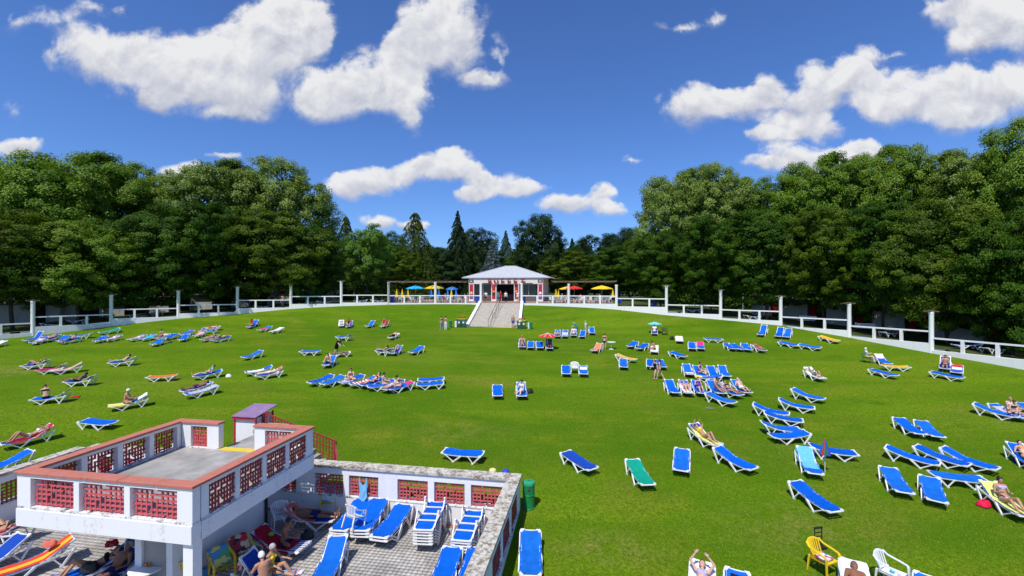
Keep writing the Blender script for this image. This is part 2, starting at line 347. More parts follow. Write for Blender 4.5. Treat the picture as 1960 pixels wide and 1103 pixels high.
def lawn_material():
    ma = bpy.data.materials.new('lawn_grass'); ma.use_nodes = True; nt = ma.node_tree; b = nt.nodes['Principled BSDF']; Lk = nt.links
    b.inputs['Roughness'].default_value = 0.9; b.inputs['Specular IOR Level'].default_value = 0.03
    tc = nt.nodes.new('ShaderNodeTexCoord')
    def noi(s, d, r=0.6, vec=None):
        n = nt.nodes.new('ShaderNodeTexNoise'); n.inputs['Scale'].default_value = s; n.inputs['Detail'].default_value = d; n.inputs['Roughness'].default_value = r
        Lk.new(vec or tc.outputs['Object'], n.inputs['Vector']); return n.outputs['Fac']
    def mix(f, a, c):
        m_ = nt.nodes.new('ShaderNodeMix'); m_.data_type = 'RGBA'; Lk.new(f, m_.inputs[0])
        for k, q in ((6, a), (7, c)):
            if isinstance(q, tuple): m_.inputs[k].default_value = (*q, 1)
            else: Lk.new(q, m_.inputs[k])
        return m_.outputs[2]
    def ramp(f, a, b_):
        m_ = nt.nodes.new('ShaderNodeMapRange'); m_.interpolation_type = 'SMOOTHSTEP'; Lk.new(f, m_.inputs['Value'])
        m_.inputs['From Min'].default_value = a; m_.inputs['From Max'].default_value = b_; return m_.outputs[0]
    mp = nt.nodes.new('ShaderNodeMapping'); mp.inputs['Scale'].default_value = (0.55, 1.0, 1.0); Lk.new(tc.outputs['Object'], mp.inputs[0])
    base = mix(ramp(noi(0.09, 4, .55, mp.outputs[0]), .38, .62), (0.074, 0.186, 0.005), (0.198, 0.318, 0.011))
    base = mix(ramp(noi(0.62, 6, .66, mp.outputs[0]), .42, .74), base, (0.262, 0.290, 0.020))
    base = mix(ramp(noi(0.47, 6, .68, mp.outputs[0]), .52, .74), base, (0.046, 0.146, 0.005))
    dry = ramp(noi(0.30, 7, .72, mp.outputs[0]), .50, .78)
    base = mix(dry, base, (0.30, 0.245, 0.045))
    mp2 = nt.nodes.new('ShaderNodeMapping'); mp2.inputs['Scale'].default_value = (0.05, 0.42, 1.0); mp2.inputs['Rotation'].default_value = (0, 0, .12); Lk.new(tc.outputs['Object'], mp2.inputs[0])
    band = ramp(noi(1.0, 3, .5, mp2.outputs[0]), .42, .60)      # mowing bands
    bm_ = nt.nodes.new('ShaderNodeMath'); bm_.operation = 'MULTIPLY'; bm_.inputs[1].default_value = .45; Lk.new(band, bm_.inputs[0])
    base = mix(bm_.outputs[0], base, (0.070, 0.172, 0.005))
    for (wx, wy, wr, wq) in ((-41.0, 36.2, 5.5, 1.0), (-2.7, 24.0, 4.0, .4), (20.5, 57.6, 3.2, .6), (-8.0, 40.0, 4.0, .35), (15.0, 21.0, 5.0, .35), (10.0, 15.5, 4.5, .4), (3.0, 14.5, 2.6, .5), (27.0, 26.0, 5.0, .3), (-26, 33, 5, .3)):
        g_ = nt.nodes.new('ShaderNodeMapping'); g_.inputs['Scale'].default_value = (1/wr, 2.2/wr, 0); g_.inputs['Location'].default_value = (-wx/wr, -wy*2.2/wr, 0); Lk.new(tc.outputs['Object'], g_.inputs[0])
        sp_ = nt.nodes.new('ShaderNodeTexGradient'); sp_.gradient_type = 'SPHERICAL'; Lk.new(g_.outputs[0], sp_.inputs[0])
        q_ = nt.nodes.new('ShaderNodeMath'); q_.operation = 'MULTIPLY'; Lk.new(sp_.outputs['Fac'], q_.inputs[0]); Lk.new(ramp(noi(1.1, 6, .7), .38, .62), q_.inputs[1])
        q2 = nt.nodes.new('ShaderNodeMath'); q2.operation = 'MULTIPLY'; q2.inputs[1].default_value = wq*1.6; q2.use_clamp = True; Lk.new(q_.outputs[0], q2.inputs[0])
        base = mix(q2.outputs[0], base, (0.36, 0.28, 0.085))     # worn, dry spots
    fine = ramp(noi(7.5, 4, .75), .30, .72)
    base = mix(fine, (0.082, 0.168, 0.005), base)
    fine2 = ramp(noi(34.0, 3, .7), .34, .66)
    dk = nt.nodes.new('ShaderNodeMix'); dk.data_type = 'RGBA'; dk.blend_type = 'MULTIPLY'; dk.inputs[0].default_value = 1.0
    vv = nt.nodes.new('ShaderNodeValToRGB'); vv.color_ramp.elements[0].color = (.55, .6, .5, 1); vv.color_ramp.elements[1].color = (1.22, 1.18, 1.25, 1)
    Lk.new(fine2, vv.inputs[0]); Lk.new(base, dk.inputs[6]); Lk.new(vv.outputs[0], dk.inputs[7])
    base = dk.outputs[2]
    # clover flowers
    vo = nt.nodes.new('ShaderNodeTexVoronoi'); vo.inputs['Scale'].default_value = 3.2; Lk.new(tc.outputs['Object'], vo.inputs['Vector'])
    lt = nt.nodes.new('ShaderNodeMath'); lt.operation = 'LESS_THAN'; lt.inputs[1].default_value = 0.055; Lk.new(vo.outputs['Distance'], lt.inputs[0])
    gt = nt.nodes.new('ShaderNodeMath'); gt.operation = 'MULTIPLY'; Lk.new(lt.outputs[0], gt.inputs[0]); Lk.new(ramp(noi(0.25, 4), .52, .66), gt.inputs[1])
    base = mix(gt.outputs[0], base, (0.52, 0.55, 0.36))
    Lk.new(base, b.inputs['Base Color'])
    bp = nt.nodes.new('ShaderNodeBump'); bp.inputs['Strength'].default_value = 0.8; bp.inputs['Distance'].default_value = 0.05
    Lk.new(noi(22.0, 5, .75), bp.inputs['Height']); Lk.new(bp.outputs[0], b.inputs['Normal'])
    return ma
LAWN = lawn_material()
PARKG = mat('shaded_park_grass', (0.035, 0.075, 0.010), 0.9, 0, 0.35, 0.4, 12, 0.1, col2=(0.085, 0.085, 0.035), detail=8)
TERRPAVE = mat('terrace_paving', (0.30, 0.20, 0.16), 0.9, 0.2, 1.5, 0.1, 20)

def resample(poly, step):
    out = []
    for i in range(len(poly)-1):
        a, b = np.array(poly[i]), np.array(poly[i+1]); n = max(1, int(np.linalg.norm((b-a)[:2])/step))
        for k in range(n): out.append(tuple(a+(b-a)*k/n))
    out.append(tuple(poly[-1])); return out
def build_ground():
    rs = resample(WPOLY, 1.6)
    apex = Vector((-4, -9))
    ts = [0.0] + [1-(1-k/46)**1.35 for k in range(1, 46)] + [1.0]
    bm = bmesh.new(); rows = []
    for (x, y, g, p) in rs:
        row = []
        for t in ts[1:]:
            X = apex.x+(x-apex.x)*t; Y = apex.y+(y-apex.y)*t
            row.append(bm.verts.new((X, Y, lawn_z(X, Y))))
        rows.append(row)
    for i in range(len(rows)-1):
        for k in range(len(ts)-2): bm.faces.new((rows[i][k], rows[i+1][k], rows[i+1][k+1], rows[i][k+1]))
    # cut out the sunken terrace
    C = CORNER
    for co, no in ((C - VY*0.2, VY), (C - UX*0.2, UX), (C - UX*18.9, UX)):
        bmesh.ops.bisect_plane(bm, geom=bm.verts[:]+bm.edges[:]+bm.faces[:], plane_co=(co.x, co.y, 0), plane_no=no, dist=1e-4)
    kill = []
    for f in bm.faces:
        c = f.calc_center_median(); d = Vector((c.x, c.y, 0)) - C
        if d.dot(VY) < -0.2 and -18.9 < d.dot(UX) < -0.2: kill.append(f)
    bmesh.ops.delete(bm, geom=kill, context='FACES')
    me = bpy.data.meshes.new('lawn'); bm.to_mesh(me); bm.free()
    me.polygons.foreach_set('use_smooth', [True]*len(me.polygons))
    me.update()
    o = bpy.data.objects.new('lawn', me); COL.objects.link(o); me.materials.append(LAWN)
    if me.polygons[0].normal.z < 0: me.flip_normals()
    tag(o, 'bright mown lawn sloping up to the buffet terrace', None, kind='structure')
    # park ground outside the wall, on to the horizon
    mb = MB(); rows = []
    for (x, y, g, p) in rs:
        dx, dy = x+4, y-10; l = math.hypot(dx, dy); dx /= l; dy /= l
        zz = park_z(x, y); row = []
        for d in (0.1, 4, 10, 20, 40, 80, 200, 1500):
            z = zz if d <= 10 else zz+(6.6-zz)*min(1, (d-10)/60)
            row.append((x+dx*d, y+dy*d, z))
        rows.append(row)
    for i in range(len(rows)-1):
        for k in range(7): mb.quad(rows[i][k], rows[i][k+1], rows[i+1][k+1], rows[i+1][k])
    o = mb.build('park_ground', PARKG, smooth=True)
    if o.data.polygons[0].normal.z < 0: o.data.flip_normals()
    tag(o, 'shaded park grass under the trees behind the low wall', None, kind='structure')
    # terrace floor by the buffet
    mb = MB(); pts = [WALL[i] for i in range(7, 13)]
    top = 7.235
    for i in range(len(pts)-1):
        a, b = pts[i], pts[i+1]
        mb.quad((a[0], a[1]+.12, top), (b[0], b[1]+.12, top), (b[0]+2.5, b[1]+20, top), (a[0]+2.5, a[1]+20, top))
    tag(mb.build('terrace_paving', TERRPAVE), 'reddish paved buffet terrace', None, kind='structure')
build_ground()

# ---------------------------------------------------------------- curved boundary wall with columns
def col_mesh():
    mb = MB(); mb.lathe([(0.21,0),(0.21,0.05),(0.19,0.10),(0.185,0.93),(0.20,0.95),(0.215,0.965),(0.215,1.0)], 14)
    return mb.mesh('column', True)
COLM = col_mesh()
def boundary():
    groups = [('balustrade_wall', 'white weathered low wall with rails and columns curving below the left trees', 0, 7),
              ('terrace_balustrade', 'white balustrade with tall columns along the buffet terrace left of the stairs', 7, 9),
              ('terrace_balustrade', 'white balustrade with columns and rail right of the stairs below the parasols', 10, 12),
              ('balustrade_wall', 'white stepped low wall with rails and columns curving below the right trees', 12, 19)]
    for name, lab, i0, i1 in groups:
        t = thing(name, lab, 'wall', (WALL[i0][0], WALL[i0][1], GBASE[i0]-.3), group='walls round the lawn')
        O = Vector(t.location)
        for i in range(i0, i1):
            a = Vector((*WALL[i], 0)); b = Vector((*WALL[i+1], 0)); top = PTOP[i]
            d = (b-a).normalized(); lo = min(GBASE[i], GBASE[i+1]) - 0.8
            z0 = lo; h = top-z0
            mb = MB(); mb.bar(a-O+Vector((0,0,z0+h/2)), b-O+Vector((0,0,z0+h/2)), 0.32, h)
            mb.build('base_wall', WHITE, t)
            mb = MB(); mb.bar(a-O+d*.16+Vector((0,0,top+1.06)), b-O-d*.16+Vector((0,0,top+1.06)), 0.17, 0.13)
            mb.build('rail', WHITE2, t)
            for k in (1, 2):
                p = a+(b-a)*(k/3)
                mb = MB(); mb.box(-.11, .11, -.10, .10, 0, 1.0); o = mb.build('post', WHITE2, t); o.location = p-O+Vector((0,0,top-.002)); o.rotation_euler = (0,0,math.atan2(d.y, d.x))
        last = i1 if (i1 != 12) else 11
        first = i0
        for i in range(first, last+1):
            lo = GBASE[i]-0.3
            o = part('column', COLM, t, WHITE2); o.location = Vector((WALL[i][0], WALL[i][1], lo))-O; o.scale = (1, 1, CTOP[i]-lo)
            if not 7 <= i <= 12:
                mb = MB(); mb.box(-.55, .55, -.09, .09, 0, .09); mb.box(-.09, .09, -.4, .4, .092, .17)
                o = mb.build('beam_stub', WOOD, t); o.location = Vector((WALL[i][0], WALL[i][1], CTOP[i]+.002))-O
                o.rotation_euler = (0, 0, math.atan2(WALL[min(i+1,19)][1]-WALL[i-1 if i else 0][1], WALL[min(i+1,19)][0]-WALL[i-1 if i else 0][0]))
        if i1 == 12:
            pass
boundary()

def pergola(name, lab, idx, ext):
    pts = [Vector((*WALL[i], 0)) if isinstance(i, int) else Vector((*i, 0)) for i in idx]; z = 10.12
    t = thing(name, lab, 'pergola', (pts[0].x, pts[0].y, 7.22), group='pergolas on the terrace'); O = Vector(t.location)
    back = [p + Vector((.5, 3.4, 0)) for p in pts]
    for p in back:
        o = part('column', COLM, t, WHITE2); o.location = p-O; o.scale = (.8, .8, z-7.22)
    for line in (pts, back):
        for a, b in zip(line[:-1], line[1:]):
            mb = MB(); mb.bar(a-O+Vector((0,0,z+.19)), b-O+Vector((0,0,z+.19)), .10, .15); mb.build('beam', WOOD, t)
    L = sum((b-a).length for a, b in zip(pts[:-1], pts[1:])); n = int(L/0.9)
    for k in range(n+1):
        s = k/n*(len(pts)-1); i = min(int(s), len(pts)-2); f = s-i
        a = pts[i].lerp(pts[i+1], f); b = back[i].lerp(back[i+1], f); d = (b-a).normalized()
        mb = MB(); mb.bar(a-O-d*.5+Vector((0,0,z+.315)), b-O+d*.5+Vector((0,0,z+.315)), .07, .09); mb.build('rafter', WOOD, t)
    return t
pergola('pergola', 'slender wooden pergola on white columns left of the buffet', (7, 8, (-7.4, 66.45)), 0)
pergola('pergola', 'slender wooden pergola on white columns right of the buffet', ((5.7, 64.65), 11, 12), 0)

# ---------------------------------------------------------------- wide stairs to the buffet
def stairs():
    t = thing('stairs', 'wide pale stone stairs climbing the grass bank to the buffet', 'stairs', (-2.3, 57.2, 4.4)); O = Vector(t.location)
    bl, br = Vector((-5.45, 57.6, 4.46)), Vector((0.62, 57.0, 4.42)); tl, tr = Vector((-4.38, 66.2, 7.235)), Vector((1.2, 65.4, 7.235))
    n = 20
    # run profile with two landings
    w = [1.0]*n; w[6] = 1.6; w[13] = 1.6; tot = sum(w); acc = 0; run = [0]
    for q in w: acc += q; run.append(acc/tot)
    for k in range(n):
        f0, f1 = run[k], run[k+1]; z1 = 4.44+(7.235-4.44)*(k+1)/n
        a, b = bl.lerp(tl, f0), br.lerp(tr, f0); c, d = br.lerp(tr, f1+.02 if k < n-1 else 1.0), bl.lerp(tl, f1+.02 if k < n-1 else 1.0)
        mb = MB(); zz = z1-.30
        vs = [(p.x-O.x, p.y-O.y, z-O.z) for z in (zz, z1) for p in (a, b, c, d)]
        mb.add(vs, [(3,2,1,0),(4,5,6,7),(0,1,5,4),(1,2,6,5),(2,3,7,6),(3,0,4,7)])
        mb.build('step', STEP, t)
    for p, q, nm in ((bl, tl, 'cheek_wall'), (br, tr, 'cheek_wall')):
        sgn = -1 if p is bl else 1
        mb = MB(); e = Vector((sgn*.25, 0, 0))
        A, B = p+e+Vector((0,-.3,.1)), q+e+Vector((0,0,.16))
        vs = []
        for P in (A, B):
            for dx, dz in ((-.19,-1.2),(.19,-1.2),(.19,.14),(-.19,.14)): vs.append((P.x+dx-O.x, P.y-O.y, P.z+dz-O.z))
        mb.add(vs, [(0,1,2,3),(7,6,5,4),(0,4,5,1),(1,5,6,2),(2,6,7,3),(3,7,4,0)]); mb.build(nm, WHITE2, t)
    for p, q, f in ((bl, br, 0), (tl, tr, 1)):
        mb = MB(); z = 4.45 if f == 0 else 7.242
        a, b = p-O, q-O; y0 = -.32 if f == 0 else -.42
        mb.quad((a.x, a.y+y0, z-O.z), (b.x, b.y+y0, z-O.z), (b.x, b.y+y0+.40, z-O.z), (a.x, a.y+y0+.40, z-O.z)) if f else mb.bar((a.x, a.y-.2, -.06), (b.x, b.y-.2, -.06), .34, .30)
        mb.build('yellow_edge', YELLOW, t)
    for k in (-.18, .18):
        a = bl.lerp(br, .5)+Vector((k-.4, 0, .9)); b = tl.lerp(tr, .5)+Vector((k, -.3, .95))
        mb = MB(); mb.tube([a-O, b-O], .03, 6)
        for f in (0, .33, .66, 1):
            p = a.lerp(b, f)-O; mb.tube([p, p-Vector((0,0,.95))], .022, 6)
        mb.build('handrail', DARKIN, t)
stairs()

# ---------------------------------------------------------------- lattice panel
def lattice_mesh(name, w, h, seed):
    rnd = random.Random(seed); mb = MB(); b = 0.042; d = 0.035
    nx, nz = 9, 6
    xs = [w*(i+.5)/nx for i in range(nx)]; zs = [h*(i+.5)/nz for i in range(nz)]
    full_v = {2, 6}; 
    for i, x in enumerate(xs):
        if i in full_v: mb.box(x-b/2, x+b/2, -d/2, d/2, 0, h)
        else:
            k = (i*2+seed) % 4
            for (z0, z1) in (((0, .62) if k < 2 else (.30, 1.0)),):
                mb.box(x-b/2, x+b/2, -d/2, d/2, h*z0, h*z1)
            if k in (0, 3): mb.box(x-b/2, x+b/2, -d/2, d/2, h*(.72 if k == 0 else 0), h*(1.0 if k == 0 else .2))
    for j, z in enumerate(zs):
        k = (j+seed) % 3
        segs = ((-.03, .40), (.52, 1.03)) if k == 0 else (((.08, .66), (.74, 1.0)) if k == 1 else ((-.03, .30), (.36, .95)))
        for s0, s1 in segs: mb.box(w*s0, w*s1, -d/2-.004, d/2+.004, z-b/2, z+b/2)
    return mb.mesh(name)

# ---------------------------------------------------------------- sunken sun terrace
WALLTOP = 2.61
def slabmat(name, a, b, c, *_):
    ma = leafmat(name, a, b, c, .9, 0.0, .2); nt = ma.node_tree; bs = nt.nodes['Principled BSDF']; src = bs.inputs['Base Color'].links[0].from_socket
    tc = nt.nodes.new('ShaderNodeTexCoord'); n = nt.nodes.new('ShaderNodeTexNoise'); n.inputs['Scale'].default_value = .9; n.inputs['Detail'].default_value = 8; n.inputs['Roughness'].default_value = .65
    nt.links.new(tc.outputs['Object'], n.inputs['Vector']); rp = nt.nodes.new('ShaderNodeValToRGB'); rp.color_ramp.elements[0].position = .3; rp.color_ramp.elements[0].color = (.62,.60,.57,1); rp.color_ramp.elements[1].position = .62; rp.color_ramp.elements[1].color = (1.05,1.05,1.04,1)
    nt.links.new(n.outputs['Fac'], rp.inputs[0]); mx = nt.nodes.new('ShaderNodeMix'); mx.data_type = 'RGBA'; mx.blend_type = 'MULTIPLY'; mx.inputs[0].default_value = 1
    nt.links.new(src, mx.inputs[6]); nt.links.new(rp.outputs[0], mx.inputs[7]); nt.links.new(mx.outputs[2], bs.inputs['Base Color']); return ma
def sun_terrace():
    rz = TH
    # paving: individual slabs as one mesh on a bed
    bed = MB(); bed.box(-18.9, -.2, -16.5, -.2, -.25, -.02)
    o = bed.build('paving_bed', mat('paving_joint', (0.31, 0.29, 0.26), 0.95, 0.2, 3.0)); o.location = (CORNER.x, CORNER.y, PAVE_Z); o.rotation_euler = (0,0,rz)
    tag(o, 'grey slab paving of the sunken sun terrace', None, kind='structure')
    sp = 0.15; g = .016; rng = np.random.default_rng(3)
    xs = np.arange(-18.7, -.5, sp); ys = np.arange(-9.0, -.45, sp)
    V = []; Fc = []; T = []
    X, Y = np.meshgrid(xs, ys); X = X.ravel(); Y = Y.ravel(); n = len(X)
    Z = rng.uniform(-.003, .003, n)
    base = np.array([[g/2, g/2, 0], [sp-g/2, g/2, 0], [sp-g/2, sp-g/2, 0], [g/2, sp-g/2, 0], [g/2, g/2, -.03], [sp-g/2, g/2, -.03], [sp-g/2, sp-g/2, -.03], [g/2, sp-g/2, -.03]])
    V = base[None]+np.stack([X, Y, Z], 1)[:, None]; V = V.reshape(-1, 3)
    f = np.array([[0,1,2,3],[0,4,5,1],[1,5,6,2],[2,6,7,3],[3,7,4,0]])
    Fc = (f[None]+8*np.arange(n)[:, None, None]).reshape(-1, 4)
    me = npmesh('paving_slabs', V, Fc, np.repeat(rng.uniform(0, 1, n), 8))
    pm = slabmat('slab_concrete', (0.40, 0.375, 0.345), (0.46, 0.435, 0.40), (0.53, 0.50, 0.46), 0.9, 0.0, 0.2)
    s = part('paving_slab', me, o, pm); s['kind'] = 'stuff'
    # red kerb strip near the back wall
    mb = MB(); mb.box(-18.5, -.45, -.62, -.42, .0, .008); mb.build('edging_strip', mat('brick_edging', (.34, .14, .10), .9, .2, 5), o)

    t = thing('terrace_wall', 'white terrace wall with red lattice openings and lichen-stained coping', 'wall', (CORNER.x, CORNER.y, PAVE_Z), rz)
    Z0 = PAVE_Z; zo0, zo1 = 1.45-Z0, 2.24-Z0; zt = WALLTOP-Z0
    lat = [lattice_mesh('lattice_panel', 1.2, zo1-zo0-.02, k) for k in range(3)]
    def run(name, length, ops, axis, x0, th, mats):
        """wall along local -x (axis 0) or -y (axis 1); ops = list of (s0,s1) openings from the corner"""
        def bx(s0, s1, z0, z1, nm, m_, out=0.0):
            mb = MB()
            if axis == 0: mb.box(-s1, -s0, x0-th-out, x0+out, z0, z1)
            else: mb.box(x0-th-out, x0+out, -s1, -s0, z0, z1)
            return mb.build(nm, m_, t, bevel=.008)
        st = 0 if axis == 0 else th+.001
        bx(st, length, -.3, zo0-.05, 'plinth', WHITE)
        bx(st, length, zo0-.052, zo0, 'sill', GRIMY, .02)
        bx(st, length, zo1, zt-.12, 'head_beam', WHITE2)
        edges = [st] + [e for op in ops for e in op] + [length]
        for a, b in zip(edges[0::2], edges[1::2]):
            if b-a > .02: bx(a, b, zo0, zo1, 'post', WHITE2, -.001)
        k = 0
        L0 = -.06 if axis == 0 else th+.06
        while L0 < length:
            L1 = min(length, L0+2.4); bx(L0+.003, L1-.003, zt-.12, zt, 'coping', COPING, .06); L0 = L1
        for (a, b) in ops:
            o2 = part('lattice', lat[k % 3], t, mats); k += 1
            o2.scale = ((b-a)/1.2, 1, 1)
            if axis == 0: o2.location = (-b, x0-th*.75, zo0+.01)
            else: o2.location = (x0-th*.12, -b, zo0+.01); o2.rotation_euler = (0, 0, R(90))
    ops = [(.54,1.76),(2.0,3.16),(3.41,4.6),(5.37,6.57),(6.81,8.02),(8.8,10.0),(10.25,11.45),(12.2,13.4),(13.65,14.85),(15.6,16.8),(17.05,18.2)]
    run('b', 18.7, ops, 0, 0.0, .36, REDBAR)
    opr = [(.6+k*1.44+.5*(k//3), 1.8+k*1.44+.5*(k//3)) for k in range(8)]
    run('r', 13.0, opr, 1, 0.0, .36, REDDARK)
    run('l', 12.0, opr[:7], 1, -18.74, .36, REDDARK)
sun_terrace()

# ---------------------------------------------------------------- raised deck over a changing room
DECK = Vector((-7.98, 11.36, 0))
def deck():
    t = thing('raised_deck', 'white raised deck with terracotta coping and red lattice parapet', 'building', (DECK.x, DECK.y, PAVE_Z), TH)
    Z0 = PAVE_Z; fl = 3.48-Z0; bb = 2.98-Z0; ct = 4.48-Z0; W, D = 5.5, 5.0; th = .24
    o0, o1 = fl+.03, ct-.20
    mb = MB(); mb.box(-W+th+.005, -th-.005, th+.005, D-.005, fl-.22, fl); mb.build('floor_slab', CONCRETE, t)
    lat = {}
    def panel(w):
        k = round(w, 2)
        if k not in lat: lat[k] = lattice_mesh('lattice_panel', w, o1-o0, len(lat)+1)
        return lat[k]
    def side(axis, p, a0, a1, ops, m_, inner):
        """axis 'x': wall runs along x at y=p..p+th; axis 'y': runs along y at x=p-th..p"""
        def bx(s0, s1, z0, z1, nm, mm, out=0.0):
            mb = MB()
            if axis == 'x': mb.box(s0, s1, p-out, p+th+out, z0, z1)
            else: mb.box(p-th-out, p+out, s0, s1, z0, z1)
            return mb.build(nm, mm, t, bevel=.01)
        bx(a0, a1, bb, fl-.03, 'fascia_beam', WHITE, .03)
        bx(a0, a1, fl-.032, o0, 'ledge', GRIMY)
        bx(a0, a1, o1, ct-.10, 'head_beam', WHITE2)
        ed = [a0]+[e for q in ops for e in q]+[a1]
        for a, b in zip(ed[0::2], ed[1::2]):
            if b-a > .02: bx(a, b, o0, o1, 'post', WHITE2, -.002)
        for (a, b) in ops:
            o = part('lattice', panel(b-a), t, m_)
            if axis == 'x': o.location = (a, p+th*.5, o0)
            else: o.location = (p-th*(.2 if p == 0 else .8), a, o0); o.rotation_euler = (0,0,R(90))
    w3 = (W-1.26)/3
    fo = [(-W+.45+k*(w3+.18), -W+.45+k*(w3+.18)+w3) for k in range(3)]
    side('x', 0.0, -W, 0.0, fo, REDBAR, 1)
    w4 = (D-2*.33-3*.17-th)/4
    so = [(th+.33+k*(w4+.17), th+.33+k*(w4+.17)+w4) for k in range(4)]
    so = [(a-.06, b-.06) for a, b in so]
    side('y', 0.0, th+.035, D, so, REDDARK, 1)
    side('y', -W+th, th+.035, D, so, REDDARK, 1)
    # far side: two stubs with a gap
    def far(a0, a1, op):
        side('x', D-th, a0, a1, [op], REDBAR, 1)
    far(-W+th+.03, -3.66, (-W+th+.42, -4.15)); far(-2.18, -th-.03, (-1.75, -.7))
    # coping
    def cp(x0, x1, y0, y1):
        along_x = (x1-x0) > (y1-y0); L0, L1 = (x0, x1) if along_x else (y0, y1); n = max(1, round((L1-L0)/1.15))
        for k in range(n):
            a, b = L0+(L1-L0)*k/n+.003, L0+(L1-L0)*(k+1)/n-.003; dz = .003*((k*7) % 3-1)
            (MB().box(a, b, y0, y1, ct-.098, ct-.024+dz) if along_x else MB().box(x0, x1, a, b, ct-.098, ct-.024+dz)).build('coping', TERRA, t, bevel=.012)
    cp(-W-.05, .05, -.05, th+.05); cp(-th-.05, .05, th+.053, D+.05); cp(-W-.05, -W+th+.05, th+.053, D+.05)
    cp(-W+th+.053, -3.63, D-th-.05, D+.05); cp(-2.21, -th-.053, D-th-.05, D+.05)
    mb = MB(); mb.box(-3.66, -2.18, D-.30, D+.02, fl+.001, fl+.012); mb.build('threshold', YELLOW, t)
    # room below
    zc = bb
    def wl(x0, x1, y0, y1, nm='room_wall', m_=None): MB().box(x0, x1, y0, y1, -.02, zc).build(nm, m_ or WHITE2, t)
    wl(-1.95, -1.75, 1.1, D-.1); wl(-3.0, -1.96, D-.3, D-.1); wl(-3.0, -2.8, 1.32, D-.35)
    wl(-.33, -.05, .06, .34, 'pillar'); wl(-3.0, -2.78, 1.1, 1.3, 'pillar'); wl(-W+.15, -W+.4, D-.4, D-.15, 'pillar')
    MB().box(-2.77, -1.96, 1.18, 1.24, 0, 2.2).build('door', mat('grey_door', (.30,.29,.27), .5, .15, 2), t)
    MB().box(-1.749, -1.58, 3.7, 4.02, 1.15, 1.85).build('meter_box', mat('beige_box', (.42,.42,.38), .6, .1, 3), t, bevel=.02)
    MB().box(-1.749, -1.68, 4.08, 4.5, 1.1, 1.95).build('switch_box', WHITE2, t, bevel=.01)
    MB().tube([(-1.69, 4.75, .0), (-1.69, 4.75, 2.2)], .05, 8).build('drain_pipe', DARKIN, t)
    # bars beside the pillar
    mb = MB()
    for k in range(9): mb.box(-4.8+k*.2, -4.775+k*.2, 2.6, 2.62, 0, 1.3)
    mb.box(-4.8, -3.05, 2.59, 2.63, 1.3, 1.34); mb.build('railing', DARKIN, t)
    # bridge and steps down to the lawn
    MB().box(-3.66, -2.18, D+.001, D+2.1, fl-.16, fl-.02).build('bridge', CONCRETE, t)
    n = 9
    for k in range(n):
        x0 = -3.2+k*.25; z = fl-.02-(k+1)*.20
        MB().box(x0+.001, x0+.28, D+2.12, D+3.1, z-.25, z).build('step', CONCRETE, t)
    MB().box(-4.2, -3.2, D+2.12, D+3.1, fl-.2, fl-.02).build('landing', CONCRETE, t)
    MB().box(-4.1, -3.3, D+2.2, D+3.0, .3, fl-.21).build('landing_base', WHITE2, t)
    # sloping rails with lattice
    for yy in (D+3.14,):
        a = Vector((-4.5, yy, fl+.40)); b = Vector((-1.05, yy, fl-.66)); rail = MB()
        rail.bar(a, b, .05, .06)
        for k in range(25):
            p = a.lerp(b, k/24); rail.box(p.x-.016, p.x+.016, p.y-.015, p.y+.015, p.z-(.95 if k % 3 else .62), p.z-.03)
        for q in (.18, .36, .54, .72, .92):
            for k in range(10):
                if (k+int(q*10)) % 4 != 1: rail.bar(a.lerp(b, k/10)-Vector((0,0,q)), a.lerp(b, min(1,(k+1.05)/10))-Vector((0,0,q)), .032, .034)
        for k in (0, .48, 1):
            p = a.lerp(b, k); rail.box(p.x-.05, p.x+.05, p.y-.04, p.y+.04, p.z-1.25, p.z)
        rail.build('stair_railing', REDDARK, t)
    MB().bar(b, b+Vector((.16, -.1, -.8)), .05, .05).build('handrail_end', REDBAR, t)
deck()
def hut():
    p = at(470, 19.9, 1.5)
    t = thing('shower_hut', 'small white hut with slanted purple corrugated roof behind the raised deck', 'hut', p, TH)
    MB().box(-.5, .5, -.0, 1.0, -.1, 2.22).build('body', WHITE2, t)
    RED = mat('bright_red_trim', (.55,.03,.04), .5, .1, 5)
    for x in (-.53, .53):
        for y in (-.03, 1.03): MB().box(x-.03, x+.03, y-.03, y+.03, -.1, 2.30).build('corner_post', RED, t)
    mb = MB(); n = 22
    for k in range(n):
        x0 = -.60+1.20*k/n; x1 = -.60+1.20*(k+1)/n; za = .02 if k % 2 else 0; zb = 0 if k % 2 else .02
        mb.add([(x0,-.14,2.3+za),(x1,-.14,2.3+zb),(x1,1.25,2.52+zb),(x0,1.25,2.52+za),(x0,-.14,2.27+za),(x1,-.14,2.27+zb),(x1,1.25,2.49+zb),(x0,1.25,2.49+za)],
               [(0,1,2,3),(7,6,5,4),(0,4,5,1),(2,6,7,3)])
    mb.build('roof', mat('purple_corrugated', (.30,.20,.33), .35, .15, 3, spec=.5), t)
    MB().box(-.6,.6,-.10,-.05,2.16,2.26).build('fascia', RED, t)
hut()

